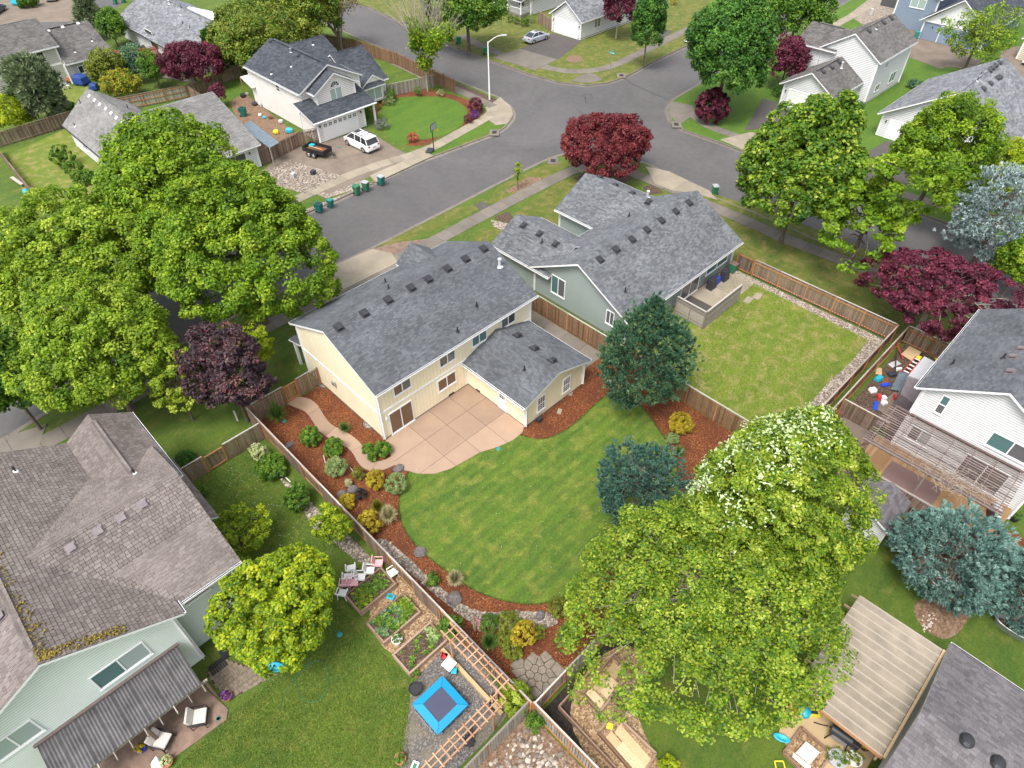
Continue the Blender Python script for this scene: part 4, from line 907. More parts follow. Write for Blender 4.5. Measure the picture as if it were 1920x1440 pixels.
# H13 white house with pergola, right edge
H = House('white lap-sided house with grey roof and timber pergola over its raised deck', (44, -1)); H13 = H
block(H, 39.0, 49.3, -4.6, 3.0, .05, 6.25, M['w_white'], 'lap', .17, 'x', 8.5); gable(H, 'x', 38.6, 49.6, -5.0, 3.45, 6.3, 8.8, M['r_yellow'], e=.16, w=.31, fascia=M['trim'])
for a, b_ in (((1750, 761), (1788, 758)),): pass
winpx(H, 'x', 39.0, -1, (1753, 770), (1783, 747), glass='glass_teal', gl2='glass_grey', vert=False)
window(H, 'x', 39.0, -1, -3.6, -1.3, 4.55, 5.6, glass='glass_teal', gl2='glass_grey')
window(H, 'x', 39.0, -1, 1.3, 2.5, 2.1, 3.1, glass='glass_grey', gl2='glass_blind'); window(H, 'x', 39.0, -1, -3.3, -.9, 1.3, 3.2, glass='glass_grey', name='sliding_door')
vents(H, [(1900, 670), (1895, 698), (1915, 655)], VENTB); pipes(H, [(1785, 683), (1880, 672)])
# H14 lower right roof
H = House('single-storey house with mauve grey roof and egg-shaped vents, lower right corner', (21, -10)); H14 = H
block(H, 15.5, 25.6, -16, -5.2, .05, 2.6, M['w_white'], 'lap', .18, 'y', 4.4); gable(H, 'y', -16, -4.85, 15.0, 26.1, 2.68, 4.7, M['r_mauve'], e=.16, w=.34)
for x, y in ((1812, 1390), (1870, 1432)):
    h = roofhit(H, x, y)
    if h:
        b_ = MB(); b_.lathe((0, 0, 0), [(.24, .0), (.25, .06), (.2, .17), (.1, .23), (.01, .25)], M['vent'], 16, sy=1.4); me = mesh_of(b_, 'roof_vent'); place(me, 'roof_vent', H, h[1], h[2])
# H15 mint house with weathered brown roof, left
H = House('mint green house with weathered brown shingle roof, lower left', (-2, 28)); H15 = H
block(H, -1.35, 2.2, 23.6, 33.8, .05, 4.95, M['w_mint'], 'lap', .17, 'x', 7.0, rpos=28.75); ra = gable(H, 'x', -6.0, 2.65, 23.1, 34.4, 5.0, 7.35, M['r_brown'], e=.2, w=.3)
block(H, -11, -1.35, 22.85, 37.0, .05, 5.0, M['w_mint'], 'lap', .17, 'y', 7.75); rb = gable(H, 'y', 22.35, 37.7, -11.4, -.8, 5.1, 8.0, M['r_brown'], e=.2, w=.3)
block(H, -.7, 2.5, 33.85, 37.0, .05, 4.9, M['w_mint'], 'lap', .17, 'y', 6.1, sides='xXY'); rc = gable(H, 'y', 30.6, 37.7, -1.15, 2.9, 5.0, 6.35, M['r_brown'], e=.2, w=.3)
slope(H, [(2.25, 28.4, 3.4), (3.35, 28.4, 2.75), (3.35, 34.4, 2.75), (2.25, 34.4, 3.4)], M['r_brown'], e=.2, w=.3)
block(H, 2.22, 3.0, 29, 34, .05, 2.7, M['w_mint'], 'lap', .17, None, sides='Xy')
vents(H, [(268, 947), (228, 972), (185, 997), (134, 1028), (5, 1155)], VENTB)
pipes(H, [(30, 884)], boot='trim'); pipes(H, [(253, 888)], boot='trim')
winpx(H, 'y', 22.85, -1, (190, 1272), (240, 1202), glass='glass_blind', gl2='glass_teal') if False else window(H, 'y', 22.85, -1, -5.35, -2.95, 3.3, 4.5, glass='glass_blind', gl2='glass_teal')
window(H, 'y', 22.85, -1, -9.9, -8.0, 3.3, 4.5, glass='glass_blind')
window(H, 'y', 23.6, -1, -.55, .75, 3.95, 4.55, panes=1, glass='glass_grey'); window(H, 'y', 23.6, -1, .9, 1.9, 2.0, 3.1, vert=False, glass='glass')
# the shingles nearest the camera lie singly on the brown roof
tabs = [MB() for _ in range(4)]
for i, q in enumerate(tabs): q.hexa([(-.14, -.1, 0), (.14, -.1, 0), (.14, .1, 0), (-.14, .1, 0), (-.14, -.1, .028), (.14, -.1, .028), (.14, .1, .016), (-.14, .1, .016)], M['r_brown'], .15+i*.25)
tabs = [mesh_of(q, 'shingle') for q in tabs]
P0 = Vector((2.4, 23.14, 5.0)); nn = Vector((0, -(7.35-5.0), 5.65)).normalized(); upv = Vector((0, 5.65, 2.35)).normalized()
M3 = Matrix((Vector((1, 0, 0)), upv, nn)).transposed().to_4x4(); k = 0
for r in range(18):
    for c_ in range(16):
        x = -.3-r*.17*.55*1.0 + 0*c_; px_ = 2.45-c_*.3-(.15 if r % 2 else 0)
        if px_ < -.3 - r*.12: continue
        o = link(bpy.data.objects.new('shingle', tabs[random.randrange(4)])); o.parent = ra
        p = P0 + Vector((px_-2.4, 0, 0)) + upv*(.1+r*.17) + nn*.018; o.matrix_local = Matrix.Translation(p-H.loc) @ M3; k += 1
        if k >= 250: break
    if k >= 250: break
# moss along the verge of the big gable's ridge
b_ = MB()
for i in range(700):
    t_ = random.random(); x = -6.0+random.gauss(.12, .22); y = 22.5+(t_**2)*10; z = 8.02-abs(x+6.0)*.547
    if random.random() < .35: x = -6.0+random.random()*3; y = 22.45+random.random()*.5; z = 8.03-abs(x+6)*.547
    s_ = random.uniform(.02, .06); b_.lathe((x, y, z), [(s_, 0), (s_*.8, s_*.5), (s_*.3, s_*.8)], M['moss'], 5, t=random.random())
q = b_.build('moss', H); q['kind'] = 'stuff'

# ------------------------------------------------------------------ fences
def fence(label, pts, h=1.75, mat='fence', face=1, single=False, cap='cap', post='post', name='fence', step=2.4, group=None, rails=(.25, 1.45), alt=False, gates=(), bw=.14, gap=.028, postm=None, capw=.085):
    """posts, rails, cap and boards between two or more corners; face = side of the line that carries the boards"""
    T_ = Thing(name, label, 'fence', (*pts[0], 0), group); bm = MB(); cap_ = MB()
    board = MB(); board.box(-bw/2, bw/2, -.009, .009, 0, h-.12, M[mat]); bme = mesh_of(board, 'board') if single else None
    for (a, b_) in zip(pts[:-1], pts[1:]):
        a = Vector(a); b_ = Vector(b_); d = b_-a; L = d.length; d.normalize(); nrm = Vector((-d.y, d.x))*face; ang = math.atan2(d.y, d.x)
        n = max(1, round(L/step))
        for i in range(n+1):
            p = a+d*(L*i/n); q = MB(); q.obox((p.x, p.y, (h+.04)/2), (.1, .1, h+.04), ang, M[post], random.random()); q.build('post', T_)
        for i in range(n):
            p = a+d*(L*i/n); q = a+d*(L*(i+1)/n); sd_ = (1 if not alt or i % 2 == 0 else -1)
            r = MB()
            for z in rails: r.beam((p.x, p.y, z), (q.x, q.y, z), .045, .09, M[post], random.random())
            r.build('rail', T_)
            c = MB(); c.beam((p.x, p.y, h+.035), (q.x, q.y, h+.035), capw, .04, M[cap], random.random()); c.build('cap_board', T_)
            m = int((L/n)/(bw+gap))
            for j in range(m):
                s_ = (j+.5)*(L/n)/m; x = p.x+d.x*s_+nrm.x*.038*sd_; y = p.y+d.y*s_+nrm.y*.038*sd_
                if alt and sd_ < 0 and False: pass
                if bme:
                    o = link(bpy.data.objects.new('board', bme)); o.parent = T_.o; o.location = (x-T_.loc.x, y-T_.loc.y, .06+random.uniform(-.012, .012)); o.rotation_euler = (0, random.gauss(0, .006), ang+random.gauss(0, .02))
                else: bm.obox((x, y, .06+(h-.12)/2), (bw, .018, h-.12+random.uniform(-.02, .02)), ang+random.gauss(0, .02), M[mat], random.random(), )
    if not single and bm.v: o = bm.build('boards', T_); o['kind'] = 'stuff'
    return T_
def gate(label, a, b_, h=1.55, mat='fence', frame='post', face=1):
    T_ = Thing('gate', label, 'gate', (*a, 0)); a = Vector(a); b_ = Vector(b_); d = (b_-a).normalized(); L = (b_-a).length; ang = math.atan2(d.y, d.x); n = Vector((-d.y, d.x))*face
    m = int(L/.15)
    for j in range(m):
        s_ = (j+.5)*L/m; q = MB(); q.obox((a.x+d.x*s_, a.y+d.y*s_, .08+h/2), (.14, .02, h), ang, M[mat], random.random()); q.build('board', T_)
    f = MB()
    def pt(s_, z): return (a.x+d.x*s_+n.x*.035, a.y+d.y*s_+n.y*.035, z)
    for z in (.2, h): f.beam(pt(0, z), pt(L, z), .05, .1, M[frame])
    for s_ in (.05, L-.05): f.beam(pt(s_, .1), pt(s_, h+.08), .05, .09, M[frame])
    f.build('frame', T_); q = MB(); q.obox((a.x+d.x*(L-.2)+n.x*.07, a.y+d.y*(L-.2)+n.y*.07, 1.05), (.14, .03, .05), ang, M['black']); q.build('latch', T_); return T_
fence('long silver-capped board fence between the yellow house garden and the raised beds', [(9.2, 36.35), (9.2, 8.3)], 1.72, 'fence', face=-1, single=True, alt=True)
fence('silvered fence with rock border running to the bottom edge below the corner post', [(9.3, 8.2), (9.3, 1.0)], 1.72, 'fence_pale', face=1, single=True)
fence('grey fence with diagonal brace along the timber arbor at the bottom', [(9.15, 8.45), (3.6, 8.45)], 1.6, 'fence_pale', face=1, single=True, cap='fence_pale')
fence('weathered fence wing from the purple tree to the path gate', [(9.3, 36.4), (12.05, 36.4)], 1.72, 'fence', face=-1, single=True)
gate('cedar-framed garden gate at the head of the curved path', (12.1, 36.4), (13.15, 36.4), 1.6, 'deck', face=-1)
fence('short weathered fence between the path gate and the yellow house', [(13.2, 36.4), (15.0, 36.4)], 1.72, 'fence', face=-1, single=True, step=1.8)
fence('weathered fence closing the mint house side yard', [(3.2, 34.5), (4.9, 34.5)], 1.6, 'fence', face=-1, single=True, step=1.7, rails=(.25, 1.4))
gate('framed side yard gate between two posts by the mint house', (5.0, 34.5), (6.3, 34.5), 1.45, 'fence', face=-1)
fence('weathered fence panel from the mint yard gate to the long fence', [(6.4, 34.5), (9.1, 34.5)], 1.6, 'fence', face=-1, single=True)
fence('dark stained fence between the concrete walk and the sage green house', [(33.05, 34.0), (33.05, 23.0), (33.05, 8.2)], 1.75, 'fence_red', face=-1, single=False)
fence('dark fence with glowing cedar posts along the yellowish lawn', [(50.55, 20.6), (50.55, 8.0)], 1.72, 'fence', face=1, single=True)
gate('dark gate with orange frame beside the green bin', (50.55, 22.4), (50.55, 20.7), 1.6, 'fence_dark', face=-1)
fence('brown rear fence at the foot of the yellowish lawn', [(50.5, 7.85), (33.1, 7.85)], 1.72, 'fence_dark', face=-1, cap='fence_pale')
fence('lattice-like rear fence from the flagstone corner towards the big tree', [(9.35, 8.15), (21, 8.15), (33.0, 7.95)], 1.72, 'fence_pale', face=1, alt=True, single=False)
fence('neighbour fence parallel to the rear fence, with tan cap', [(51, 7.2), (36.5, 7.2)], 1.72, 'fence_red', face=-1, cap='fence_pale')
fence('low fence crossing the cluttered yard', [(40.0, 7.1), (40.0, 3.9)], 1.5, 'fence', face=-1)
fence('tall weathered fence behind the cluttered yard', [(51.0, 7.2), (51.0, 3.0)], 1.75, 'fence', face=1)
gate('braced timber gate by the corner of the pergola house', (51.0, 3.0), (51.0, 1.6), 1.6, 'fence_dark', face=1)
fence('old fence behind the left lawn below the pine', [(4, 97.9), (16.2, 98.3), (25, 98.4)], 1.7, 'fence', face=1, cap='fence', post='fence')
fence('fence with orange rails behind the pale roofed house', [(25, 98.2), (33.0, 96.2)], 1.7, 'fence_pale', face=1, cap='fence', rails=(.25, .9, 1.5))
fence('fence turning down beside the dark red tree', [(33.2, 96.0), (32.9, 89)], 1.7, 'fence', face=1, cap='fence', post='fence')
fence('fence between the dark red tree and the white two-storey house', [(33.6, 96.0), (42.5, 98.0)], 1.7, 'fence', face=1, cap='fence', post='fence')
fence('narrow fence beside the white house side yard', [(32.6, 88), (31.4, 77.5)], 1.7, 'fence_red', face=1, cap='post', post='fence')
fence('brown driveway fence left of the black trailer', [(30.2, 71.5), (36.0, 72.7), (38.0, 72.0)], 1.75, 'fence', face=-1, cap='fence', post='fence')
fence('long reddish fence along the curved street behind the birch', [(59.5, 71.8), (59.8, 79), (60.3, 85.5), (59.3, 95), (57, 102)], 1.8, 'fence_red', face=1, cap='fence_red', post='fence_red')
fence('pale fence behind the front lawn and birch', [(51.9, 77.2), (58.8, 75.4)], 1.6, 'fence_pale', face=-1, cap='fence_pale', post='fence_pale')
fence('bright red fence panel by the silver roofed house', [(32.5, 113.6), (36.8, 113.6)], 1.9, 'red_wood', face=-1, cap='red_wood', post='red_wood')
fence('old fence between the tan house and the silver roofed house', [(30.5, 117.5), (32.4, 113.4), (33.4, 106), (36, 100)], 1.7, 'fence_pale', face=1, cap='fence_pale', post='fence_pale')
fence('grey fence beside the white garage at the top', [(87.2, 79.7), (88.9, 84.2)], 1.8, 'fence', face=1, cap='fence', post='fence')
fence('wooden fence behind the silver roofed house near the right edge', [(101.6, 25.8), (108, 20.5), (112, 14)], 1.8, 'fence_red', face=-1, cap='fence', post='fence')
fence('low brown fence beside the silver house garage', [(85.5, 12.5), (85.5, 6)], 1.2, 'fence', face=-1, cap='fence', post='fence')
fence('short fence beside the upper left lawn', [(-2, 66), (11.5, 84.5)] if False else [G(0, 290), G(75, 385)], 1.2, 'fence', face=-1, cap='fence', post='fence')
# dark sliding gate by the blue house
T_ = Thing('driveway_gate', 'dark metal panel gate behind the red pickup', 'gate', (*G(1680, 18), 0)); a = G(1650, 10); b2_ = G(1712, 24)
for i in range(2):
    p = Vector(a).lerp(Vector(b2_), i*.5); q = Vector(a).lerp(Vector(b2_), i*.5+.49); b_ = MB(); b_.beam((*p, 1.1), (*q, 1.1), .08, 2.1, M['door_grey']); b_.build('gate_leaf', T_)
# horizontal slat privacy screen round the rear patio of the green house
def screen(label, a, b_, h=1.75):
    T_ = Thing('privacy_screen', label, 'screen', (*a, 0), 'horizontal slat screens'); L = math.dist(a, b_)
    for i in range(int(h/.125)):
        q = MB(); z = .1+i*.125; q.beam((*a, z), (*b_, z), .03, .112, M['fence_pale'], random.random()); q.build('slat', T_)
    for f_ in (0, .5, 1):
        q = MB(); p = Vector(a).lerp(Vector(b_), f_); q.obox((p.x, p.y, h/2), (.1, .1, h), 0, M['fence_pale'], .3); q.build('post', T_)
    q = MB(); q.beam((*a, h+.05), (*b_, h+.05), .14, .04, M['cap']); q.build('cap_board', T_)
screen('grey horizontal slat screen, short return beside the blue-green pine', (41.2, 22.4), (41.1, 19.55)); screen('grey horizontal slat screen, long side facing the yellowish lawn', (41.2, 19.5), (46.4, 19.5))
# ------------------------------------------------------------------ plants
def npmesh(name, V, nper, tint, mat, smooth=False, extra=None):
    """V: (n, nper, 3) corner array of separate leaf faces"""
    n = len(V); me = bpy.data.meshes.new(name); me.vertices.add(n*nper); me.vertices.foreach_set('co', V.reshape(-1).astype(np.float32))
    me.loops.add(n*nper); me.loops.foreach_set('vertex_index', np.arange(n*nper, dtype=np.int32)); me.polygons.add(n)
    me.polygons.foreach_set('loop_start', (np.arange(n)*nper).astype(np.int32))
    try: me.polygons.foreach_set('loop_total', np.full(n, nper, dtype=np.int32))
    except Exception: pass
    a = me.attributes.new('tint', 'FLOAT', 'FACE'); a.data.foreach_set('value', tint.astype(np.float32)); me.materials.append(mat); me.update(calc_edges=True); return me
def unit(v): return v/np.maximum(np.linalg.norm(v, axis=-1, keepdims=True), 1e-9)
def leaves(pos, nrm, L, Wd, curl=.15, dirn=None):
    n = len(pos); r = dirn if dirn is not None else rng.normal(size=(n, 3)); t = unit(r-(r*nrm).sum(1, keepdims=True)*nrm) if dirn is None else unit(r); s = np.cross(nrm, t); s = unit(s)
    L = L*rng.uniform(.7, 1.3, (n, 1)); Wd = Wd*rng.uniform(.75, 1.25, (n, 1))
    return np.stack([pos-t*L*.5, pos+s*Wd*.5+nrm*L*curl*.4, pos+t*L*.5-nrm*L*curl, pos-s*Wd*.5+nrm*L*curl*.4], 1)
def crown(c, r, rz, npuff, pr, nleaf, L, Wd, flat=1.0, inner=.3, shape='round', jit=.16, lobes=None, bottom=-.55, seed=0):
    """leaf clusters spread through the crown volume; returns leaf faces, tint, cluster centres"""
    g = np.random.default_rng(seed+11); k = g.normal(size=(6, 3))*2.1; ph = g.uniform(0, 6.28, 6)
    i = np.arange(npuff)+.5; z = 1-2*i/npuff; z = bottom+(z+1)/2*(1-bottom); th = i*2.39996+g.normal(0, .25, npuff); rr = np.sqrt(np.maximum(0, 1-z*z))
    d = np.stack([rr*np.cos(th), rr*np.sin(th), z], 1)+g.normal(0, .07, (npuff, 3)); d = unit(d)
    lump = 1+jit*np.sin(d@k.T+ph).sum(1)/2.2
    rad = np.where(g.random(npuff) < inner, g.uniform(.4, .8, npuff), g.uniform(.84, 1.0, npuff))*lump
    p = d*rad[:, None]
    if shape == 'cone': zz = (p[:, 2]+1)/2; q = 1.02-zz*.88; p[:, 0] = np.cos(th)*q*rad; p[:, 1] = np.sin(th)*q*rad
    if shape == 'column': p[:, :2] *= (1.0-.35*np.clip(p[:, 2:3], 0, 1))
    if shape == 'egg': p[:, :2] *= np.clip(1.08-.75*np.clip(p[:, 2:3]+.15, 0, 2)**1.5, .12, 2)
    if shape == 'vase': p[:, :2] *= (.75+.35*p[:, 2:3])
    C_ = p*np.array([r-pr*.5, r-pr*.5, rz-pr*.5]); puff_r = pr*g.uniform(.65, 1.3, npuff)
    idx = np.repeat(np.arange(npuff), nleaf); n = len(idx); out = unit(C_[idx]/np.array([r, r, rz])+np.array([0, 0, .25]))
    dd = unit(g.normal(size=(n, 3))+out*1.1); rad2 = puff_r[idx, None]*g.uniform(.35, 1.0, (n, 1))**.6
    pos = C_[idx]+dd*rad2*np.array([1, 1, flat]); nrm = unit(dd*.7+g.normal(size=(n, 3))*.5+np.array([0, 0, .75]))
    tint = np.clip(np.repeat(g.normal(.42, .16, npuff), nleaf)+g.normal(0, .17, n), 0, 1)
    return leaves(pos, nrm, L, Wd)+np.array(c), tint, C_+np.array(c), nrm
def solve_crown(bb, z0, trunk, squash=(.45, 1.5)):
    cx, cy = (bb[0]+bb[2])/2, (bb[1]+bb[3])/2; hw = (bb[2]-bb[0])/2; hh = (bb[3]-bb[1])/2; zc = z0+trunk+2
    for _ in range(12):
        x, y = G(cx, cy, zc); D = depth(x, y, zc); r = hw*D/FPX*.93; v = hh*D/FPX
        hd = math.hypot(x, y); el = math.atan2(CH-zc, hd); rz = math.sqrt(max((v*v-(r*math.sin(el))**2), 0))/math.cos(el); rz = min(max(rz, squash[0]*r), squash[1]*r); zc = .5*zc+.5*(z0+trunk+rz)
    return x, y, zc, r, rz
def trunk_mesh(T_, base, top, r, mat, limbs, rl=.35):
    b_ = MB(); base = Vector(base); top = Vector(top); mid = base.lerp(top, .5)+Vector((random.uniform(-.1, .1), random.uniform(-.1, .1), 0))
    b_.tube(base-Vector((0, 0, .1)), base+Vector((0, 0, .25)), r*1.5, r*1.05, M[mat], 10); b_.path([base+Vector((0, 0, .25)), mid, top], r*1.05, r*.6, M[mat], 9)
    for l in limbs:
        l = Vector(l); s_ = base.lerp(top, random.uniform(.45, 1)); m = s_.lerp(l, .5)+Vector((random.uniform(-.3, .3), random.uniform(-.3, .3), random.uniform(-.1, .5)))*((l-s_).length*.18)
        w_ = lambda: Vector((random.gauss(0, 1), random.gauss(0, 1), random.gauss(0, .6)))*((l-s_).length*.045)
        b_.path([s_, s_.lerp(m, .5)+w_(), m+w_(), m.lerp(l, .5)+w_(), l], r*rl, r*.05, M[mat], 5)
    return b_.build('trunk', T_, smooth=True)
TSEED = [0]
def tree(label, bb, mat='l_maple', trunk=2.5, z0=0, npuff=300, nleaf=90, pr=.7, L=.26, Wd=.18, shape='round', name='maple_tree', cat='tree', group=None, bark='bark', flat=.85, jit=.16, inner=.3, limbs=26, tr=.0, rl=.35, squash=(.45, 1.5), base=None, mix=None, bottom=-.55, wide=1.0):
    TSEED[0] += 1; x, y, zc, r, rz = solve_crown(bb, z0, trunk, squash); bx, by = base if base else (x, y)
    T_ = Thing(name, label, cat, (bx, by, z0), group)
    V, t, C_, nrm = crown((x, y, zc), r, rz, npuff, pr, nleaf, L, Wd, flat, inner, shape, jit, seed=TSEED[0], bottom=bottom)
    ar = np.array([.712, -.702, 0]); V = V+((V-np.array([x, y, 0]))@ar)[..., None]*(wide-1)*ar; C_ = C_+((C_-np.array([x, y, 0]))@ar)[..., None]*(wide-1)*ar
    nv = 4
    if depth(x, y, zc) > 62: V = V[:, 1:4]; nv = 3
    if mix is not None:       # flowering or other leaves of a second colour, picked at random
        m2, frac = mix; pick = rng.random(len(V)) < frac; groups = [(V[~pick], t[~pick], mat, 'crown'), (V[pick], t[pick], m2, 'blossom' if 'flower' in m2 else 'crown_mix')]
    else: groups = [(V, t, mat, 'crown')]
    for VV, tt, mm, nm in groups:
        me = npmesh(nm, VV-np.array([bx, by, z0]), nv, tt, M[mm]); o = link(bpy.data.objects.new(nm, me)); o.parent = T_.o
    k = rng.permutation(len(C_))[:limbs]; top = (x, y, zc+rz*.1)
    trunk_mesh(T_, (bx, by, z0), top, tr or max(.05, r*.045), bark, [C_[i]*.9+np.array([x, y, zc])*.1 for i in k], rl); return T_
def conifer(label, bb, mat='l_pine', npuff=360, nleaf=46, pr=.5, z0=0, shape='cone', name='pine_tree', L=.34, Wd=.06, trunk=.5, up=.0, squash=(.6, 1.5), jit=.12, group=None, flat=.7, inner=.3, cat='tree', aniso=1.0):
    """needle sprays: long thin faces radiating from shoot tips"""
    TSEED[0] += 1; x, y, zc, r, rz = solve_crown(bb, z0, trunk, squash); T_ = Thing(name, label, cat, (x, y, z0), group); g = np.random.default_rng(TSEED[0])
    _, _, C_, _ = crown((x, y, zc), r, rz, npuff, pr, 1, L, Wd, flat, inner, shape, jit, seed=TSEED[0], bottom=-.85)
    idx = np.repeat(np.arange(npuff), nleaf); n = len(idx); out = unit((C_[idx]-np.array([x, y, zc-rz*.3]))*np.array([1, 1, .8])); sub = g.normal(size=(n//nleaf*4, 3))
    so = g.normal(0, 1, (npuff*5, 3))*pr*.42*np.array([1, 1, flat]); si = idx*5+g.integers(0, 5, n)
    d = unit(out*aniso+g.normal(size=(n, 3))*.62+np.array([0, 0, .25+up])); pos = C_[idx]+so[si]+d*L*.5; s_ = unit(np.cross(d, g.normal(size=(n, 3)))); ll = L*g.uniform(.7, 1.25, (n, 1))
    V = np.stack([pos-d*ll*.5-s_*Wd*.85, pos-d*ll*.5+s_*Wd*.85, pos+d*ll*.5], 1)
    t = np.clip(np.repeat(g.normal(.42, .15, npuff), nleaf)+g.normal(0, .16, n), 0, 1)
    me = npmesh('crown', V-np.array([x, y, z0]), 3, t, M[mat]); o = link(bpy.data.objects.new('crown', me)); o.parent = T_.o
    k = rng.permutation(len(C_))[:30]; trunk_mesh(T_, (x, y, z0), (x, y, zc+rz*.75), max(.05, r*.055), 'bark', [C_[i]*.92+np.array([x, y, zc])*.08 for i in k], .22); return T_
def shrub(label, bb, mat='l_oak', npuff=34, nleaf=50, pr=.17, L=.10, Wd=.07, name='shrub', shape='round', z0=0, cat='shrub', group=None, flat=1, jit=.1, trunk=.03, squash=(.5, 1.1), mix=None):
    TSEED[0] += 1; x, y, zc, r, rz = solve_crown(bb, z0, trunk, squash); T_ = Thing(name, label, cat, (x, y, z0), group); s_ = max(.6, r/.6); pr2 = pr*s_**.6; npuff = int(npuff*min(4, max(.6, s_))); nleaf = int(nleaf*(1.6 if s_ > 2 else 1))
    V, t, C_, _ = crown((x, y, zc), r, rz, npuff, pr2, nleaf, L*s_**.8, Wd*s_**.8, flat, .2, shape, jit, seed=TSEED[0], bottom=-.8)
    groups = [(V, t, mat, 'foliage')]
    if mix: pick = rng.random(len(V)) < mix[1]; groups = [(V[~pick], t[~pick], mat, 'foliage'), (V[pick], t[pick], mix[0], 'blossom')]
    for VV, tt, mm, nm in groups:
        me = npmesh(nm, VV-np.array([x, y, z0]), 4, tt, M[mm]); o = link(bpy.data.objects.new(nm, me)); o.parent = T_.o
    b_ = MB()
    for i in rng.permutation(len(C_))[:9]: b_.tube((x, y, z0), C_[i], .018, .006, M['bark'], 4, caps=False)
    b_.build('stem', T_); return T_
def tuft(label, bb, mat='l_grass', n=420, name='ornamental_grass', group=None, w=.022, z0=0, stiff=.55):
    TSEED[0] += 1; x, y, zc, r, rz = solve_crown(bb, z0, .02, (.55, 1.0)); T_ = Thing(name, label, 'grass clump', (x, y, z0), group); g = np.random.default_rng(TSEED[0])
    th = g.uniform(0, 6.283, n); u = g.uniform(.1, 1, n)**.7; R_ = r*g.uniform(.75, 1.1, n); Hh = rz*2.0*g.uniform(.7, 1.1, n); V = []; T2 = []
    def P(s): return np.stack([np.cos(th)*R_*u*s**1.3, np.sin(th)*R_*u*s**1.3, Hh*(s*(1.5-.5*u)-u*stiff*s**2.4)], 1)
    side = np.stack([-np.sin(th), np.cos(th), np.zeros(n)], 1); tv = g.uniform(0, 1, n); K = 4
    ww = max(w, r*.03)
    for i in range(K):
        a, b_ = i/K, (i+1)/K; wa, wb = ww*(1-a*.8), ww*(1-b_*.8); V.append(np.stack([P(a)-side*wa/2, P(a)+side*wa/2, P(b_)+side*wb/2, P(b_)-side*wb/2], 1)); T2.append(np.clip(tv+.1*i-.1, 0, 1))
    me = npmesh('blades', np.concatenate(V)+np.array([x-T_.loc.x, y-T_.loc.y, 0]), 4, np.concatenate(T2), M[mat]); o = link(bpy.data.objects.new('blades', me)); o.parent = T_.o; return T_
def stonemesh(g, s):
    pass
def pebbles(name, poly, n, s0, s1, mat='stone', z=.012):
    """loose stones: squashed faceted pebbles, one uncountable mass"""
    X0 = min(p[0] for p in poly); X1 = max(p[0] for p in poly); Y0 = min(p[1] for p in poly); Y1 = max(p[1] for p in poly); pts = []
    tries = 0
    while len(pts) < n and tries < n*8:
        tries += 1; q = (random.uniform(X0, X1), random.uniform(Y0, Y1))
        if inside(poly, *q): pts.append(q)
    n = len(pts); P_ = np.array(pts); k = 6; th = np.arange(k)*2*np.pi/k; s = rng.uniform(s0, s1, n)*rng.choice([1, 1, 1, 1.7], n); rot = rng.uniform(0, 6.28, n); V = []; T2 = []
    tv = rng.random(n)
    def R_(rad, zz, ext): 
        a = th[None, :]+rot[:, None]; j = 1+.22*np.sin(a*2+rot[:, None]*3); return np.stack([P_[:, 0:1]+np.cos(a)*rad*s[:, None]*j, P_[:, 1:2]+np.sin(a)*rad*s[:, None]*j*.75, z+np.broadcast_to((zz*s)[:, None], (n, k))], 2)
    A = R_(1, 0, 0); B = R_(.92, .42, 0); C2 = R_(.45, .68, 0)
    for i in range(k):
        j = (i+1) % k; V.append(np.stack([A[:, i], A[:, j], B[:, j], B[:, i]], 1)); V.append(np.stack([B[:, i], B[:, j], C2[:, j], C2[:, i]], 1)); T2 += [tv, tv]
    V.append(np.stack([C2[:, 0], C2[:, 1], C2[:, 2], C2[:, 3]], 1)); V.append(np.stack([C2[:, 0], C2[:, 3], C2[:, 4], C2[:, 5]], 1)); T2 += [tv, tv]
    me = npmesh(name, np.concatenate(V), 4, np.concatenate(T2), M[mat]); o = link(bpy.data.objects.new(name, me)); o['kind'] = 'stuff'; return o
def scatter(name, polys, n, L, Wd, mat, z=.02, up=.5):
    V = []; out = []
    for poly, k in polys:
        X0 = min(p[0] for p in poly); X1 = max(p[0] for p in poly); Y0 = min(p[1] for p in poly); Y1 = max(p[1] for p in poly); c_ = 0
        while c_ < k:
            q = (random.uniform(X0, X1), random.uniform(Y0, Y1)); c_ += 1
            if inside(poly, *q): out.append((*q, z))
    P_ = np.array(out); nrm = unit(rng.normal(size=P_.shape)*up+np.array([0, 0, 1])); me = npmesh(name, leaves(P_+rng.uniform(0, .03, (len(P_), 1))*np.array([0, 0, 1]), nrm, L, Wd, .05), 4, rng.random(len(P_)), M[mat]); o = link(bpy.data.objects.new(name, me)); o['kind'] = 'stuff'; return o
def boulder(label, px, py, r, group='garden boulders'):
    g = G(px, py); b_ = MB(); n = 9; rz = random.random()*6; s = random.uniform(.7, 1)
    ring_ = [(1, -.1), (1.02, .25), (.8, .5), (.4, .62)]
    for k_, (rr, z) in enumerate(ring_):
        for i in range(n): q = 2*math.pi*i/n+rz; j = r*rr*(1+random.uniform(-.12, .12)); b_.v.append((g[0]+math.cos(q)*j, g[1]+math.sin(q)*j*s, z*r*random.uniform(.9, 1.1)))
    for k_ in range(3):
        for i in range(n): j = (i+1) % n; b_.f.append((k_*n+i, k_*n+j, k_*n+n+j, k_*n+n+i)); b_.m.append(b_.mi(M['boulder'])); b_.t.append(.5)
    b_.f.append(tuple(3*n+i for i in range(n))); b_.m.append(0); b_.t.append(.5)
    o = b_.build('boulder', origin=(*g, 0)); tag(o, label, 'boulder', group)

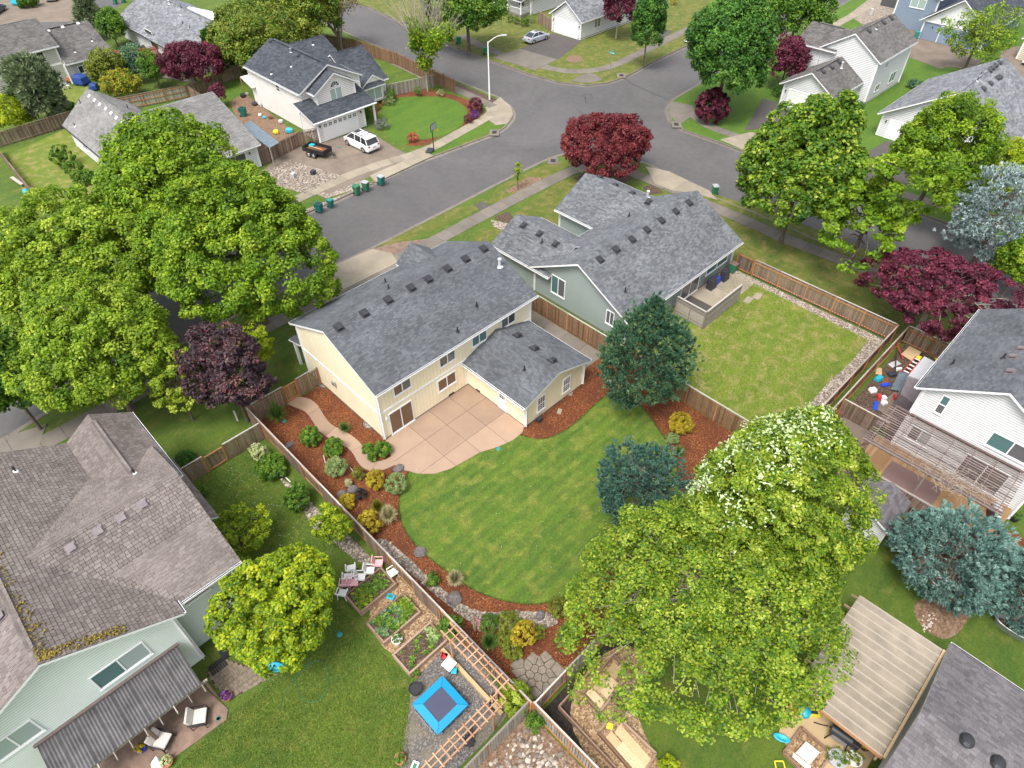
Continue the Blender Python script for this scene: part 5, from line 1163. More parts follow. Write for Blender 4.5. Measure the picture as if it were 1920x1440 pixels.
# --- street and garden trees (bounding boxes of crowns as sighted)
tree('large bright green maple whose crown hides the pale grey roof, upper left', (180, 228, 445, 480), 'l_maple', npuff=520, nleaf=88, pr=.78, L=.27, Wd=.20, trunk=2.5, group='street maples')
tree('large green maple leaning over the street beside the blue-green bins', (270, 314, 624, 602), 'l_maple', npuff=680, nleaf=115, pr=.68, L=.24, Wd=.17, trunk=2.2, group='street maples')
tree('biggest pale green maple at the left edge, its upper crown', (-50, 362, 338, 612), 'l_maple2', npuff=640, nleaf=115, pr=.70, L=.24, Wd=.17, trunk=2.5, group='street maples')
tree('pale green maple over the left pavement in front of the brown roofed house', (14, 532, 346, 776), 'l_maple2', npuff=560, nleaf=120, pr=.62, L=.21, Wd=.15, trunk=2.2, group='street maples')
tree('dark green maple cut by the left edge', (-70, 625, 78, 792), 'l_oak', npuff=180, nleaf=100, pr=.8, L=.27, Wd=.2, trunk=2, group='street maples')
tree('dark purple-black leaved tree beside the garden fence', (348, 608, 508, 795), 'l_purple', npuff=260, nleaf=85, pr=.42, L=.19, Wd=.14, trunk=1.3, name='plum_tree', jit=.2, squash=(.6, 1.3), mix=('l_maroon', .07))
tree('yellow-green small tree behind the purple tree', (425, 607, 516, 712), 'l_lime', npuff=110, nleaf=60, pr=.32, L=.17, Wd=.13, trunk=1.0, name='small_tree', jit=.25, flat=.5)
tree('loose light green tree left of the purple tree', (272, 650, 385, 790), 'l_spring', npuff=90, nleaf=60, pr=.4, L=.18, Wd=.13, trunk=.8, name='small_tree', jit=.25, flat=.5)
tree('broad crimson maple at the street corner above the green house', (1050, 210, 1232, 330), 'l_red', npuff=330, nleaf=90, pr=.7, L=.32, Wd=.24, trunk=1.0, name='red_maple_tree', squash=(.6, .95), jit=.11)
tree('tall street tree with pale seed clusters right of the green bin', (1400, 182, 1618, 442), 'l_oak', npuff=440, nleaf=105, pr=.8, L=.34, Wd=.25, trunk=1.9, name='street_tree', mix=('l_spring', .3), jit=.14, squash=(.5, 1.25))
tree('open branching maple over the right-hand street', (1532, 292, 1738, 492), 'l_maple', npuff=190, nleaf=90, pr=.75, L=.32, Wd=.23, trunk=1.8, name='street_tree', jit=.34, flat=.5)
tree('dense double-crowned street tree before the silver roof', (1663, 178, 1872, 388), 'l_maple', npuff=400, nleaf=105, pr=.75, L=.32, Wd=.24, trunk=2.0, name='street_tree', jit=.2)
tree('great dark green tree over the side street, top', (1275, -10, 1462, 190), 'l_oakdark', npuff=420, nleaf=95, pr=.95, L=.42, Wd=.32, trunk=1.6, name='oak_tree', squash=(.5, 1.2))
tree('green tree behind the oak at the top edge', (1440, -60, 1562, 82), 'l_oak', npuff=220, nleaf=80, pr=1.0, L=.5, Wd=.36, trunk=2, name='street_tree')
tree('deep maroon tree between the oak and the white two-storey house', (1438, 70, 1516, 156), 'l_maroon', npuff=130, nleaf=70, pr=.7, L=.36, Wd=.26, trunk=.6, name='red_maple_tree')
tree('upright oval pear tree by the top pavement', (1184, -45, 1252, 106), 'l_oakdark', npuff=220, nleaf=80, pr=.7, L=.4, Wd=.28, trunk=1.2, name='pear_tree', shape='column', squash=(.8, 2.4), jit=.1)
tree('maroon maple with bare lower stems before the white garage house', (1125, -25, 1196, 48), 'l_maroon', npuff=100, nleaf=70, pr=.7, L=.4, Wd=.3, trunk=1.6, name='red_maple_tree', bark='bark_pale')
tree('round bright green tree over the top street', (795, -45, 955, 62), 'l_oak', npuff=280, nleaf=80, pr=1.0, L=.5, Wd=.36, trunk=2.6, name='street_tree', squash=(.5, .9))
tree('yellow-green garden tree with dense puffs between the mint house and the raised beds', (408, 1030, 648, 1245), 'l_lime', npuff=360, nleaf=110, pr=.40, L=.17, Wd=.12, trunk=1.1, name='garden_tree', jit=.18, mix=('l_oak', .25))
tree('small lime maple leaning on the long fence', (590, 935, 660, 1042), 'l_lime', npuff=80, nleaf=70, pr=.26, L=.13, Wd=.1, trunk=.7, name='garden_tree', bark='bark_pale', jit=.25, mix=('l_oak', .3))
tree('low spreading japanese maple against the mint house', (378, 945, 510, 1062), 'l_lime', npuff=130, nleaf=70, pr=.3, L=.13, Wd=.09, trunk=.5, name='garden_tree', jit=.25, flat=.4, mix=('l_oak', .35), squash=(.35, .6))
tree('huge loose spring-green tree with grey twigs covering the lower middle', (1085, 888, 1592, 1318), 'l_spring', wide=1.13, npuff=1150, nleaf=74, pr=.52, L=.145, Wd=.10, trunk=1.8, name='river_birch_tree', bark='bark_pale', jit=.2, limbs=260, rl=.17, squash=(.35, .6), inner=.45, mix=('l_oak', .35), flat=.9)
tree('bright green tree with white variegated upper leaves, lower right of centre', (1285, 718, 1636, 1130), 'l_spring', npuff=640, nleaf=110, pr=.48, L=.17, Wd=.105, trunk=1.0, name='variegated_maple_tree', shape='egg', squash=(.6, 1.65), mix=('l_oak', .25), jit=.12)
tree('wide wine-red japanese maple over the fence corner on the right', (1635, 462, 1888, 628), 'l_maroon', npuff=420, nleaf=90, pr=.5, L=.2, Wd=.15, trunk=1.0, name='red_maple_tree', bark='bark_pale', jit=.22, flat=.5, squash=(.4, .8), limbs=60)
tree('green tree below the blue spruce at the right edge', (1872, 438, 1965, 545), 'l_maple', npuff=120, nleaf=80, pr=.5, L=.24, Wd=.18, trunk=1, name='small_tree')
tree('lime green tree cut by the right edge above the spruce', (1842, 258, 1975, 372), 'l_lime', npuff=190, nleaf=85, pr=.6, L=.28, Wd=.2, trunk=1, name='small_tree')
tree('airy pale green tree in front of the blue house', (1768, 18, 1902, 122), 'l_spring', npuff=150, nleaf=60, pr=.9, L=.4, Wd=.22, trunk=.8, name='small_tree', jit=.4, mix=('l_oak', .45), shape='vase')
tree('tall loose green tree behind the white two-storey house', (392, 5, 600, 118), 'l_olive', npuff=330, nleaf=85, pr=1.0, L=.44, Wd=.3, trunk=1.5, name='willow_tree', mix=('l_oak', .3))
tree('green willow reaching the top edge left of the bare tree', (478, -50, 640, 78), 'l_olive', npuff=260, nleaf=80, pr=1.1, L=.5, Wd=.32, trunk=2, name='willow_tree', mix=('l_oak', .4))
tree('dark maroon rounded tree on the fence corner upper left', (300, 75, 413, 158), 'l_maroon', npuff=230, nleaf=80, pr=.7, L=.32, Wd=.24, trunk=.8, name='red_maple_tree')
tree('small plum coloured tree beside the grey driveway roof', (388, 157, 426, 195), 'l_maroon', npuff=50, nleaf=50, pr=.4, L=.24, Wd=.18, trunk=.4, name='red_maple_tree')
tree('yellow-green bushy tree beside the blue tarpaulin', (158, 97, 235, 162), 'l_olive', npuff=120, nleaf=70, pr=.7, L=.34, Wd=.24, trunk=.5, name='small_tree')
tree('gold tinged tree above the rear fence', (196, 133, 268, 180), 'l_gold', npuff=90, nleaf=70, pr=.6, L=.3, Wd=.22, trunk=.3, name='small_tree', mix=('l_oak', .5))
tree('blue-green tree by the old fence', (225, 88, 275, 148), 'l_pine', npuff=80, nleaf=70, pr=.6, L=.3, Wd=.2, trunk=.3, name='small_tree')
tree('mid green tree between the fence and the dark maroon tree', (262, 95, 312, 160), 'l_oak', npuff=90, nleaf=70, pr=.6, L=.3, Wd=.2, trunk=.3, name='small_tree')
tree('brilliant yellow-green tree at the left edge below the pine', (-10, 183, 55, 245), 'l_lime', npuff=110, nleaf=75, pr=.6, L=.3, Wd=.22, trunk=.4, name='small_tree')
tree('dark green tree beside the back street', (178, 18, 232, 72), 'l_oak', npuff=90, nleaf=70, pr=.8, L=.4, Wd=.3, trunk=1.2, name='small_tree')
conifer('olive pine beside the back street', (132, -12, 200, 62), 'l_oldpine', npuff=130, nleaf=50, pr=.9, L=.8, Wd=.14)
conifer('soft grey-green pine in front of the tan house', (18, 108, 112, 222), 'l_oldpine', npuff=230, nleaf=55, pr=.8, L=.7, Wd=.12, shape='round')
conifer('big blue-green pine between the yellow house and the lawn behind', (1115, 545, 1310, 775), 'l_pine', npuff=560, nleaf=75, pr=.48, L=.30, Wd=.055, up=.35, shape='egg', squash=(.9, 1.7))
conifer('bluish pine standing over the mown lawn left of the variegated tree', (1102, 828, 1292, 1008), 'l_bluegreen', npuff=480, nleaf=80, pr=.36, L=.23, Wd=.05, up=.35, shape='round', squash=(.5, .9), jit=.2)
conifer('pale blue spruce by the right edge above the wine-red maple', (1768, 322, 1972, 505), 'l_spruce', npuff=420, nleaf=60, pr=.6, L=.3, Wd=.09, shape='round', squash=(.6, 1.2), jit=.2, name='spruce_tree')
conifer('spreading blue juniper below the pergola deck', (1668, 940, 1902, 1135), 'l_juniper', npuff=520, nleaf=62, pr=.36, L=.26, Wd=.06, shape='round', squash=(.35, .7), name='juniper', cat='juniper bush', aniso=1.4)
conifer('second blue juniper running off the lower right edge', (1822, 1000, 2010, 1195), 'l_juniper', npuff=380, nleaf=62, pr=.36, L=.26, Wd=.06, shape='round', squash=(.35, .7), name='juniper', cat='juniper bush', aniso=1.4)
for i, x in enumerate((392, 408, 436, 452, 468)):
    conifer(('leftmost pointed arborvitae of the row', 'second arborvitae from the left of the row', 'middle arborvitae of the row behind the white house', 'fourth arborvitae of the row', 'rightmost arborvitae of the row beside the white house')[i], (x-13, 52+abs(i-2)*4, x+13, 128), 'l_conegreen', npuff=70, nleaf=50, pr=.5, L=.4, Wd=.16, name='arborvitae', squash=(1, 4), group='arborvitae row', up=.8)
# half-bare and leafless trees
def bare_tree(label, base, top, spread, n=26, mat='bark_pale', leaf=None, nl=0, name='bare_tree', r=.16, box=None):
    bx, by = G(*base); Z = 0; d0 = G(*base); 
    # height from the sighted top
    best = min((abs(py_-top[1]), z) for z in [i*.1 for i in range(10, 140)] for py_ in [720-FPX*float(R2[1] @ np.array([bx, by, z-CH]))/depth(bx, by, z)]); hgt = best[1]
    T_ = Thing(name, label, 'tree', (bx, by, 0)); b_ = MB(); tips = []
    def grow(p, d, L, r_, lev):
        q = p+d*L; b_.tube(p, q, r_, r_*.68, M[mat], 6 if lev < 2 else 4, caps=False); tips.append(q)
        if lev < 4:
            for _ in range(3 if lev < 3 else 2):
                nd = (d+Vector((random.gauss(0, 1), random.gauss(0, 1), random.gauss(.35, .4)))*spread).normalized(); grow(q, nd, L*random.uniform(.62, .85), r_*.58, lev+1)
    for _ in range(n): grow(Vector((bx, by, 0)) if _ < 4 else Vector((bx, by, hgt*.15)), (Vector((random.gauss(0, .45)*spread, random.gauss(0, .45)*spread, 1))).normalized(), hgt*.30, r*random.uniform(.6, 1), 0)
    b_.build('trunk', T_)
    if leaf:
        C_ = np.array([tuple(t) for t in tips]); C_ = C_[C_[:, 2] < (box or 1)*hgt]; idx = rng.integers(0, len(C_), nl); pos = C_[idx]+rng.normal(0, .4, (nl, 3)); me = npmesh('crown', leaves(pos, unit(rng.normal(size=(nl, 3))+np.array([0, 0, .6])), .34, .24)-np.array([bx, by, 0]), 4, rng.random(nl), M[leaf]); o = link(bpy.data.objects.new('crown', me)); o.parent = T_.o
    return T_
bare_tree('pale barked birch half in leaf, with bare white twigs above, on the front lawn', (802, 172), (800, -30), .42, 6, leaf='l_maple', nl=9000, name='birch_tree', box=.62, r=.13)
bare_tree('spreading tree with pale bare limbs and sparse olive buds beside the curved street', (641, 92), (640, -45), .5, 6, leaf='l_twig', nl=5000, name='budding_tree', r=.24)
tree('slim young sapling in the verge strip', (962, 303, 980, 342), 'l_lime', npuff=26, nleaf=50, pr=.2, L=.15, Wd=.1, trunk=.8, name='sapling', shape='column', squash=(1, 3), base=None, mix=('l_oak', .3))
# white leaf clusters at the top of the variegated tree
x, y, zc, r, rz = solve_crown((1285, 718, 1636, 1130), 0, 1.0, (.6, 1.65))
V, t_, C_, _ = crown((x, y, zc), r*1.01, rz*1.02, 620, .5, 45, .19, .09, .85, 0, 'egg', .12, seed=TSEED[0]*0+23)
sc = (V[:, 0, 2]-zc)/rz*.8+((V[:, 0, 0]-x)*(-.3)+(V[:, 0, 1]-y)*.7)/r; sel = rng.random(len(V)) < np.clip((sc-.25)*.75, 0, .55); V = V[sel]; t_ = t_[sel]
vt = [o for o in bpy.data.objects if o.get('label', '').startswith('bright green tree with white')][0]
me = npmesh('white_leaves', V-np.array(vt.location), 4, np.clip(t_+.3, 0, 1), M['l_flower']); o = link(bpy.data.objects.new('white_leaves', me)); o.parent = vt
# --- garden shrubs and clumps
SH = [
 ('dark crimson mound of laceleaf maple on the corner lawn', (1300, 168, 1371, 228), 'l_maroon', 'laceleaf_maple'),
 ('green leafy shrub beside the path, upper of the three', (562, 797, 602, 838), 'l_oak', 'shrub'), ('green leafy shrub between path and fence, middle of the three', (605, 822, 645, 858), 'l_oak', 'shrub'), ('greyish leafy shrub beside the white stake, lowest of the three', (608, 856, 652, 893), 'l_sage', 'shrub'),
 ('bright green low shrub where path meets patio', (700, 826, 736, 856), 'l_oak', 'shrub'), ('small green shrub tight against the path bend', (678, 830, 704, 852), 'l_oak', 'shrub'), ('small green cushion at the inside of the path bend', (688, 846, 708, 865), 'l_oak', 'shrub'),
 ('wispy green shrub left of the golden barberry', (659, 872, 684, 903), 'l_olive', 'shrub'), ('vivid golden shrub below the path', (684, 880, 722, 918), 'l_gold', 'shrub'), ('rounded sage-green shrub beside the dark boulder at the patio', (721, 887, 764, 927), 'l_sage', 'shrub'),
 ('pale sandy cushion plant in the mulch', (646, 896, 661, 915), 'l_straw', 'shrub'), ('black mondo-like dark tuft by the grey boulder', (665, 912, 688, 939), 'l_black', 'shrub'),
 ('yellow and orange barberry beside the fence, upper', (632, 927, 667, 955), 'l_gold', 'shrub'), ('yellow and orange barberry beside the fence, lower and larger', (668, 955, 716, 1001), 'l_gold', 'shrub'),
 ('small dark green bush by the gravel below the fence bend', (797, 1068, 825, 1105), 'l_oak', 'shrub'),
 ('pink flowering azalea by the arbor fence', (882, 1158, 908, 1182), 'l_pinkf', 'azalea'), ('chartreuse conifer mound beside the pink azalea', (898, 1145, 935, 1190), 'l_conegreen', 'shrub'), ('lime mound over the pebbles', (930, 1148, 980, 1185), 'l_olive', 'shrub'), ('golden thread conifer mound in the middle of the bed', (958, 1162, 1008, 1212), 'l_gold', 'shrub'),
 ('green mound right behind the golden thread conifer', (995, 1165, 1024, 1205), 'l_olive', 'shrub'), ('green mound left of the golden thread conifer', (925, 1180, 965, 1215), 'l_olive', 'shrub'), ('low green mound nearest the flagstones', (940, 1205, 985, 1228), 'l_olive', 'shrub'),
 ('feathery green shrub at the lawn edge beneath the huge tree', (1026, 1118, 1068, 1158), 'l_olive', 'shrub'),
 ('golden round shrub at the foot of the big pine', (1252, 773, 1302, 812), 'l_gold', 'shrub'), ('small grey shrub under the golden one', (1245, 812, 1275, 832), 'l_sage', 'shrub'),
 ('cream variegated shrub in the side yard', (468, 828, 502, 868), 'l_cream', 'shrub'), ('low dark green mat below the cream shrub', (478, 855, 540, 895), 'l_oak', 'groundcover_mat'), ('mounded green bush in the side yard', (528, 903, 582, 960), 'l_oak', 'shrub'),
 ('dark green bush by the mint yard gate', (330, 843, 365, 872), 'l_oakdark', 'shrub'), ('green hosta-like bush at the mint house corner', (362, 903, 388, 940), 'l_oak', 'shrub'), ('dark green bush by the mint house wall', (382, 950, 408, 990), 'l_oakdark', 'shrub'), ('dark evergreen bush at the mint house lower corner', (435, 1030, 475, 1105), 'l_oakdark', 'shrub'),
 ('leafy vine over the start of the arbor', (822, 1152, 868, 1198), 'l_oak', 'climbing_vine'), ('bright vine mass on the arbor corner', (933, 1268, 1000, 1345), 'l_spring', 'climbing_vine'), ('dark vine hanging past the corner post', (985, 1330, 1025, 1375), 'l_oak', 'climbing_vine'),
 ('grey lavender bush beside the minivan', (700, 222, 730, 242), 'l_lavender', 'lavender'), ('red azalea at the driveway edge', (762, 248, 784, 266), 'l_redf', 'azalea'), ('purple leaved shrub by the corner pavement', (876, 182, 908, 210), 'l_maroon', 'shrub'), ('violet flowering clump below the purple shrub', (882, 207, 900, 222), 'l_violet', 'shrub'), ('low mauve groundcover at the lawn tip', (868, 215, 888, 230), 'l_maroon', 'shrub'),
 ('dark green shrub by the bay window', (720, 165, 743, 190), 'l_oak', 'shrub'), ('pale variegated shrub below the bay window', (716, 180, 742, 196), 'l_sage', 'shrub'), ('green shrub beside the porch post', (680, 202, 700, 222), 'l_oak', 'shrub'), ('yellowish shrub between porch and bay', (698, 194, 716, 206), 'l_olive', 'shrub'),
 ('green shrub under the birch, left', (775, 163, 792, 180), 'l_oak', 'shrub'), ('straw grass under the birch, right', (818, 168, 834, 180), 'l_straw', 'shrub'),
 ('round bush left of the row below the white porch', (950, 26, 964, 42), 'l_oakdark', 'shrub'), ('round bush in the middle below the white porch', (962, 30, 976, 45), 'l_oakdark', 'shrub'), ('bright bush right of the row below the white porch', (974, 32, 994, 48), 'l_oak', 'shrub'), ('grey-green bush at the porch corner', (988, 23, 1006, 42), 'l_sage', 'shrub'),
 ('tall narrow hedge plant beside the white garage', (1448, 145, 1472, 190), 'l_oakdark', 'shrub'), ('green bush by the maroon tree', (1485, 115, 1510, 140), 'l_olive', 'shrub'), ('fern clump beside the silver roof', (1700, 148, 1728, 165), 'l_pine', 'shrub'), ('dark bush at the foot of the white two-storey wall', (1596, 190, 1622, 208), 'l_oakdark', 'shrub'),
 ('low dark bush beneath the double-crowned street tree', (1795, 320, 1815, 338), 'l_oakdark', 'shrub'), ('small leafy bush left of the slatted fence on the right', (1820, 332, 1845, 350), 'l_olive', 'shrub'),
 ('vine at the left end of the pergola', (1638, 795, 1662, 822), 'l_oak', 'climbing_vine'), ('small bush in front of the deck', (1718, 930, 1745, 952), 'l_oak', 'shrub'), ('bush in the cluttered yard corner', (1575, 752, 1605, 775), 'l_oak', 'shrub'),
 ('yellow-green bush by the bottom edge of the wood-chip yard', (1235, 1418, 1275, 1455), 'l_lime', 'shrub'), ('climbing vine at the left yard edge, dense', (95, 272, 138, 312), 'l_oak', 'espalier_shrub'), ('climbing shrub on the left lawn, middle', (120, 300, 158, 330), 'l_oak', 'espalier_shrub'), ('climbing shrub on the left lawn, lowest', (135, 318, 180, 345), 'l_oak', 'espalier_shrub'),
 ('dark green bush under the tan house window', (135, 125, 162, 145), 'l_oakdark', 'shrub'), ('round green bush by the tan wall', (95, 140, 116, 158), 'l_oakdark', 'shrub'), ('green ground bush before the old fence', (112, 190, 140, 207), 'l_oak', 'shrub'), ('green bush by the dark red tree fence', (446, 122, 472, 140), 'l_oak', 'shrub'),
 ('yellow bush at the top edge beside the pear tree', (1255, -8, 1272, 8), 'l_gold', 'shrub'), ('small bright bush in the yard at the top left street', (30, -10, 70, 12), 'l_oak', 'shrub'),
]
for lab, bb, mt, nm in SH:
    g = G((bb[0]+bb[2])/2, bb[3]); far = g[1]+g[0]*.7 > 60
    k = dict(name=nm, npuff=26 if far else 44, nleaf=40 if far else 60)
    if mt in ('l_gold', 'l_olive', 'l_conegreen', 'l_sage', 'l_lavender'): k.update(L=.09, Wd=.035 if mt != 'l_gold' else .05)
    if nm == 'azalea': k.update(mix=('l_pinkf' if mt == 'l_pinkf' else 'l_redf', .6)); mt = 'l_oak' if mt == 'l_oak' else mt
    shrub(lab, bb, mt, group=None, cat='shrub' if nm == 'shrub' else nm.replace('_', ' '), **k)
tuft('large green fountain grass beside the path gate', (495, 750, 542, 800), n=900); tuft('round dark green grass clump against the yellow house bed', (629, 788, 661, 815), n=500)
tuft('straw striped grass clump, larger, at the lawn edge', (706, 940, 750, 990), 'l_straw', 800, w=.03); tuft('green and straw grass clump behind the larger one', (690, 932, 724, 965), 'l_olive', 500)
tuft('pale straw grass clump by the gravel at the lower lawn edge', (833, 1062, 873, 1106), 'l_straw', 700, w=.03); tuft('dark green fountain grass right of the flagstone bed', (1038, 1162, 1092, 1214), n=900); tuft('green grass clump against the arbor fence', (896, 1180, 938, 1226), n=800)
tuft('tall grass clump at the mulch edge beside the birch twigs', (1255, 832, 1290, 862), n=400)
for lab, x, y, r in (('grey boulder between the fence and leafy shrubs', 543, 835, .34), ('dark boulder touching the patio edge', 748, 880, .42), ('grey boulder beside the black tuft', 661, 918, .36), ('brown boulder behind the orange barberry', 641, 926, .34), ('grey boulder on the mulch above the gravel', 788, 1036, .40), ('large grey boulder on the pebbles', 852, 1124, .46), ('round pale boulder by the golden conifer', 1013, 1155, .32), ('small round boulder in the conifer mounds', 955, 1198, .24), ('flat grey boulder among the lime mounds', 928, 1160, .26), ('grey boulder beneath the huge tree at the lawn edge', 1062, 1140, .26)): boulder(lab, x, y, r)
pebbles('river_stones', PEB, 1600, .03, .07, z=.014); pebbles('river_stones', smoothpoly(SIDE), 1100, .03, .08, z=.012)
pebbles('fieldstones', [(4.4, 8.1), (9.0, 8.1), (9.0, 5.2), (5.5, 5.0), (4.6, 6.0)], 520, .045, .12, z=.01); pebbles('front_gravel', GP([(490, 325), (545, 300), (640, 332), (570, 364), (530, 352)]), 2200, .03, .07, z=.016)
pebbles('edge_gravel', [(33.9, 8.2), (50.3, 8.2), (50.3, 22), (49.6, 22), (49.6, 9), (34, 8.8)], 1600, .03, .06, z=.02)
MP = [(9.3, 8.2), (33, 8.2), (33, 36.2), (9.3, 36.2)]
scatter('bark_chips', [(MP, 26000)], 0, .10, .045, 'stone', .01) if False else None
m_, t__, b__ = nodes('bark_chip'); t__.links.new(ramp(t__, attr(t__), [(0, (.08, .02, .006)), (.6, (.22, .065, .016)), (.93, (.36, .14, .04)), (1, (.55, .36, .2))]), b__.inputs[0]); b__.inputs['Roughness'].default_value = .9; M['chip'] = m_
scatter('bark_chips', [(MP, 24000)], 0, .11, .05, 'chip', .009)
M['petal'] = paint('pale_petals', (.8, .78, .7))
m_, t__, b__ = nodes('wood_chip'); t__.links.new(ramp(t__, attr(t__), [(0, (.16, .10, .06)), (.6, (.36, .25, .14)), (1, (.62, .5, .34))]), b__.inputs[0]); b__.inputs['Roughness'].default_value = .9; M['wchip'] = m_
scatter('loose_wood_chips', [(smoothpoly(GP([(1085, 1310), (1150, 1225), (1210, 1240), (1190, 1320), (1205, 1400), (1230, 1460), (1150, 1440)])), 9000), (GP([(720, 1075), (770, 1100), (850, 1190), (780, 1250), (740, 1220), (725, 1200)]), 2500)], 0, .10, .05, 'wchip', .014)
def turf(name, poly, n, mat, s=.07):
    X0 = min(p[0] for p in poly); X1 = max(p[0] for p in poly); Y0 = min(p[1] for p in poly); Y1 = max(p[1] for p in poly); P_ = rng.uniform((X0, Y0), (X1, Y1), (int(n*1.8), 2)); k = np.array([inside(poly, *q) and not inside(PATIO, *q) for q in P_]); P_ = P_[k][:n]; m = len(P_)
    th = rng.uniform(0, 6.28, m); sv = np.stack([np.cos(th), np.sin(th), 0*th], 1)*.02; b0 = np.concatenate([P_, np.full((m, 1), .012)], 1); tip = b0+np.concatenate([rng.normal(0, s*.6, (m, 2)), rng.uniform(.4, 1.2, (m, 1))*s], 1)
    me = npmesh(name, np.stack([b0-sv, b0+sv, tip], 1), 3, rng.random(m), M[mat]); o = link(bpy.data.objects.new(name, me)); o['kind'] = 'stuff'
for k_, c_ in (('g_main', ((.028, .095, .005), (.10, .19, .010), (.22, .26, .04))), ('g_left', ((.03, .095, .005), (.11, .18, .010), (.28, .26, .06))), ('g_yel', ((.05, .12, .004), (.12, .18, .008), (.27, .23, .08)))): leafm(k_, *c_, .15)
turf('grass_tufts', [(x, y) for x, y in LAWN], 34000, 'g_main')
turf('grass_tufts', GP([(330, 1440), (430, 1340), (520, 1270), (600, 1100), (650, 1150), (770, 1280), (765, 1440)]), 26000, 'g_left'); turf('grass_tufts', GP([(370, 900), (480, 830), (640, 1030), (520, 1060), (430, 1000)]), 12000, 'g_left')
turf('grass_tufts', [(33.5, 9), (49.4, 9), (49.4, 22.7), (42, 19.3), (33.5, 22)], 26000, 'g_yel')
scatter('fallen_petals', [(GP([(420, 860), (480, 880), (560, 1000), (600, 1060), (520, 1040), (430, 980)]), 260), (LAWN, 60)], 0, .05, .04, 'petal', .04)
# grass fringe at lawn edges
def fringe(name, line, n, mat='l_grass', w=.1, h=.07):
    P_ = np.array(line); seg = np.linalg.norm(np.roll(P_, -1, 0)-P_, axis=1); pr_ = seg/seg.sum(); i = rng.choice(len(P_), n, p=pr_); f_ = rng.random((n, 1)); p = P_[i]*(1-f_)+np.roll(P_, -1, 0)[i]*f_+rng.normal(0, w*.35, (n, 2)); p = p[np.array([not inside(PATIO, *q) for q in p])]; n = len(p); th = rng.uniform(0, 6.28, n); s_ = np.stack([np.cos(th), np.sin(th), 0*th], 1)*.012
    b0 = np.concatenate([p, np.full((n, 1), .01)], 1); tip = b0+np.concatenate([rng.normal(0, .03, (n, 2)), rng.uniform(.5, 1.2, (n, 1))*h+.02], 1); me = npmesh(name, np.stack([b0-s_, b0+s_, tip+s_*.3, tip-s_*.3], 1), 4, rng.random(n), M[mat]); o = link(bpy.data.objects.new(name, me)); o['kind'] = 'stuff'
fringe('lawn_edge_grass', LAWN, 7000)
# ------------------------------------------------------------------ vehicles
PM = {}
def carpaint(n, c):
    m, t, b = nodes(n); b.inputs['Base Color'].default_value = (*c, 1); b.inputs['Roughness'].default_value = .3; b.inputs['Coat Weight'].default_value = .6; b.inputs['Metallic'].default_value = .15 if n == 'paint_silver' else 0; return m
M['p_white'] = carpaint('paint_white', (.80, .80, .80)); M['p_silver'] = carpaint('paint_silver', (.42, .45, .50)); M['p_red'] = carpaint('paint_red', (.50, .02, .035)); M['p_dark'] = carpaint('paint_dark', (.04, .05, .06))
M['tyre'] = plain('tyre_rubber', (.02, .02, .02), .8); M['rim'] = plain('alloy_rim', (.5, .5, .52), .3, .8); M['tail'] = paint('tail_light', (.45, .02, .02), .2); M['head'] = paint('head_light', (.75, .78, .8), .1)
for k_, c_ in {'teal': (.02, .22, .19), 'tealdark': (.01, .15, .13), 'bingreen': (.03, .17, .085), 'lidgrey': (.33, .35, .36), 'brown_lid': (.16, .10, .09), 'cyan': (.0, .24, .47), 'turq': (.02, .38, .50), 'blue': (.02, .06, .45), 'red': (.55, .03, .04), 'yellow': (.72, .62, .03), 'orange': (.65, .20, .03), 'cushion': (.66, .60, .55), 'mat_dark': (.05, .055, .095), 'tarp': (.015, .05, .22), 'terracotta': (.38, .15, .08), 'clothblack': (.035, .035, .045), 'signgreen': (.02, .30, .22), 'rustbrown': (.18, .07, .03), 'lightgrey': (.45, .45, .46), 'bulb': (.62, .30, .16), 'tanline': (.42, .37, .31), 'tan': (.48, .35, .2)}.items(): M[k_] = paint('paint_'+k_, c_, .5)
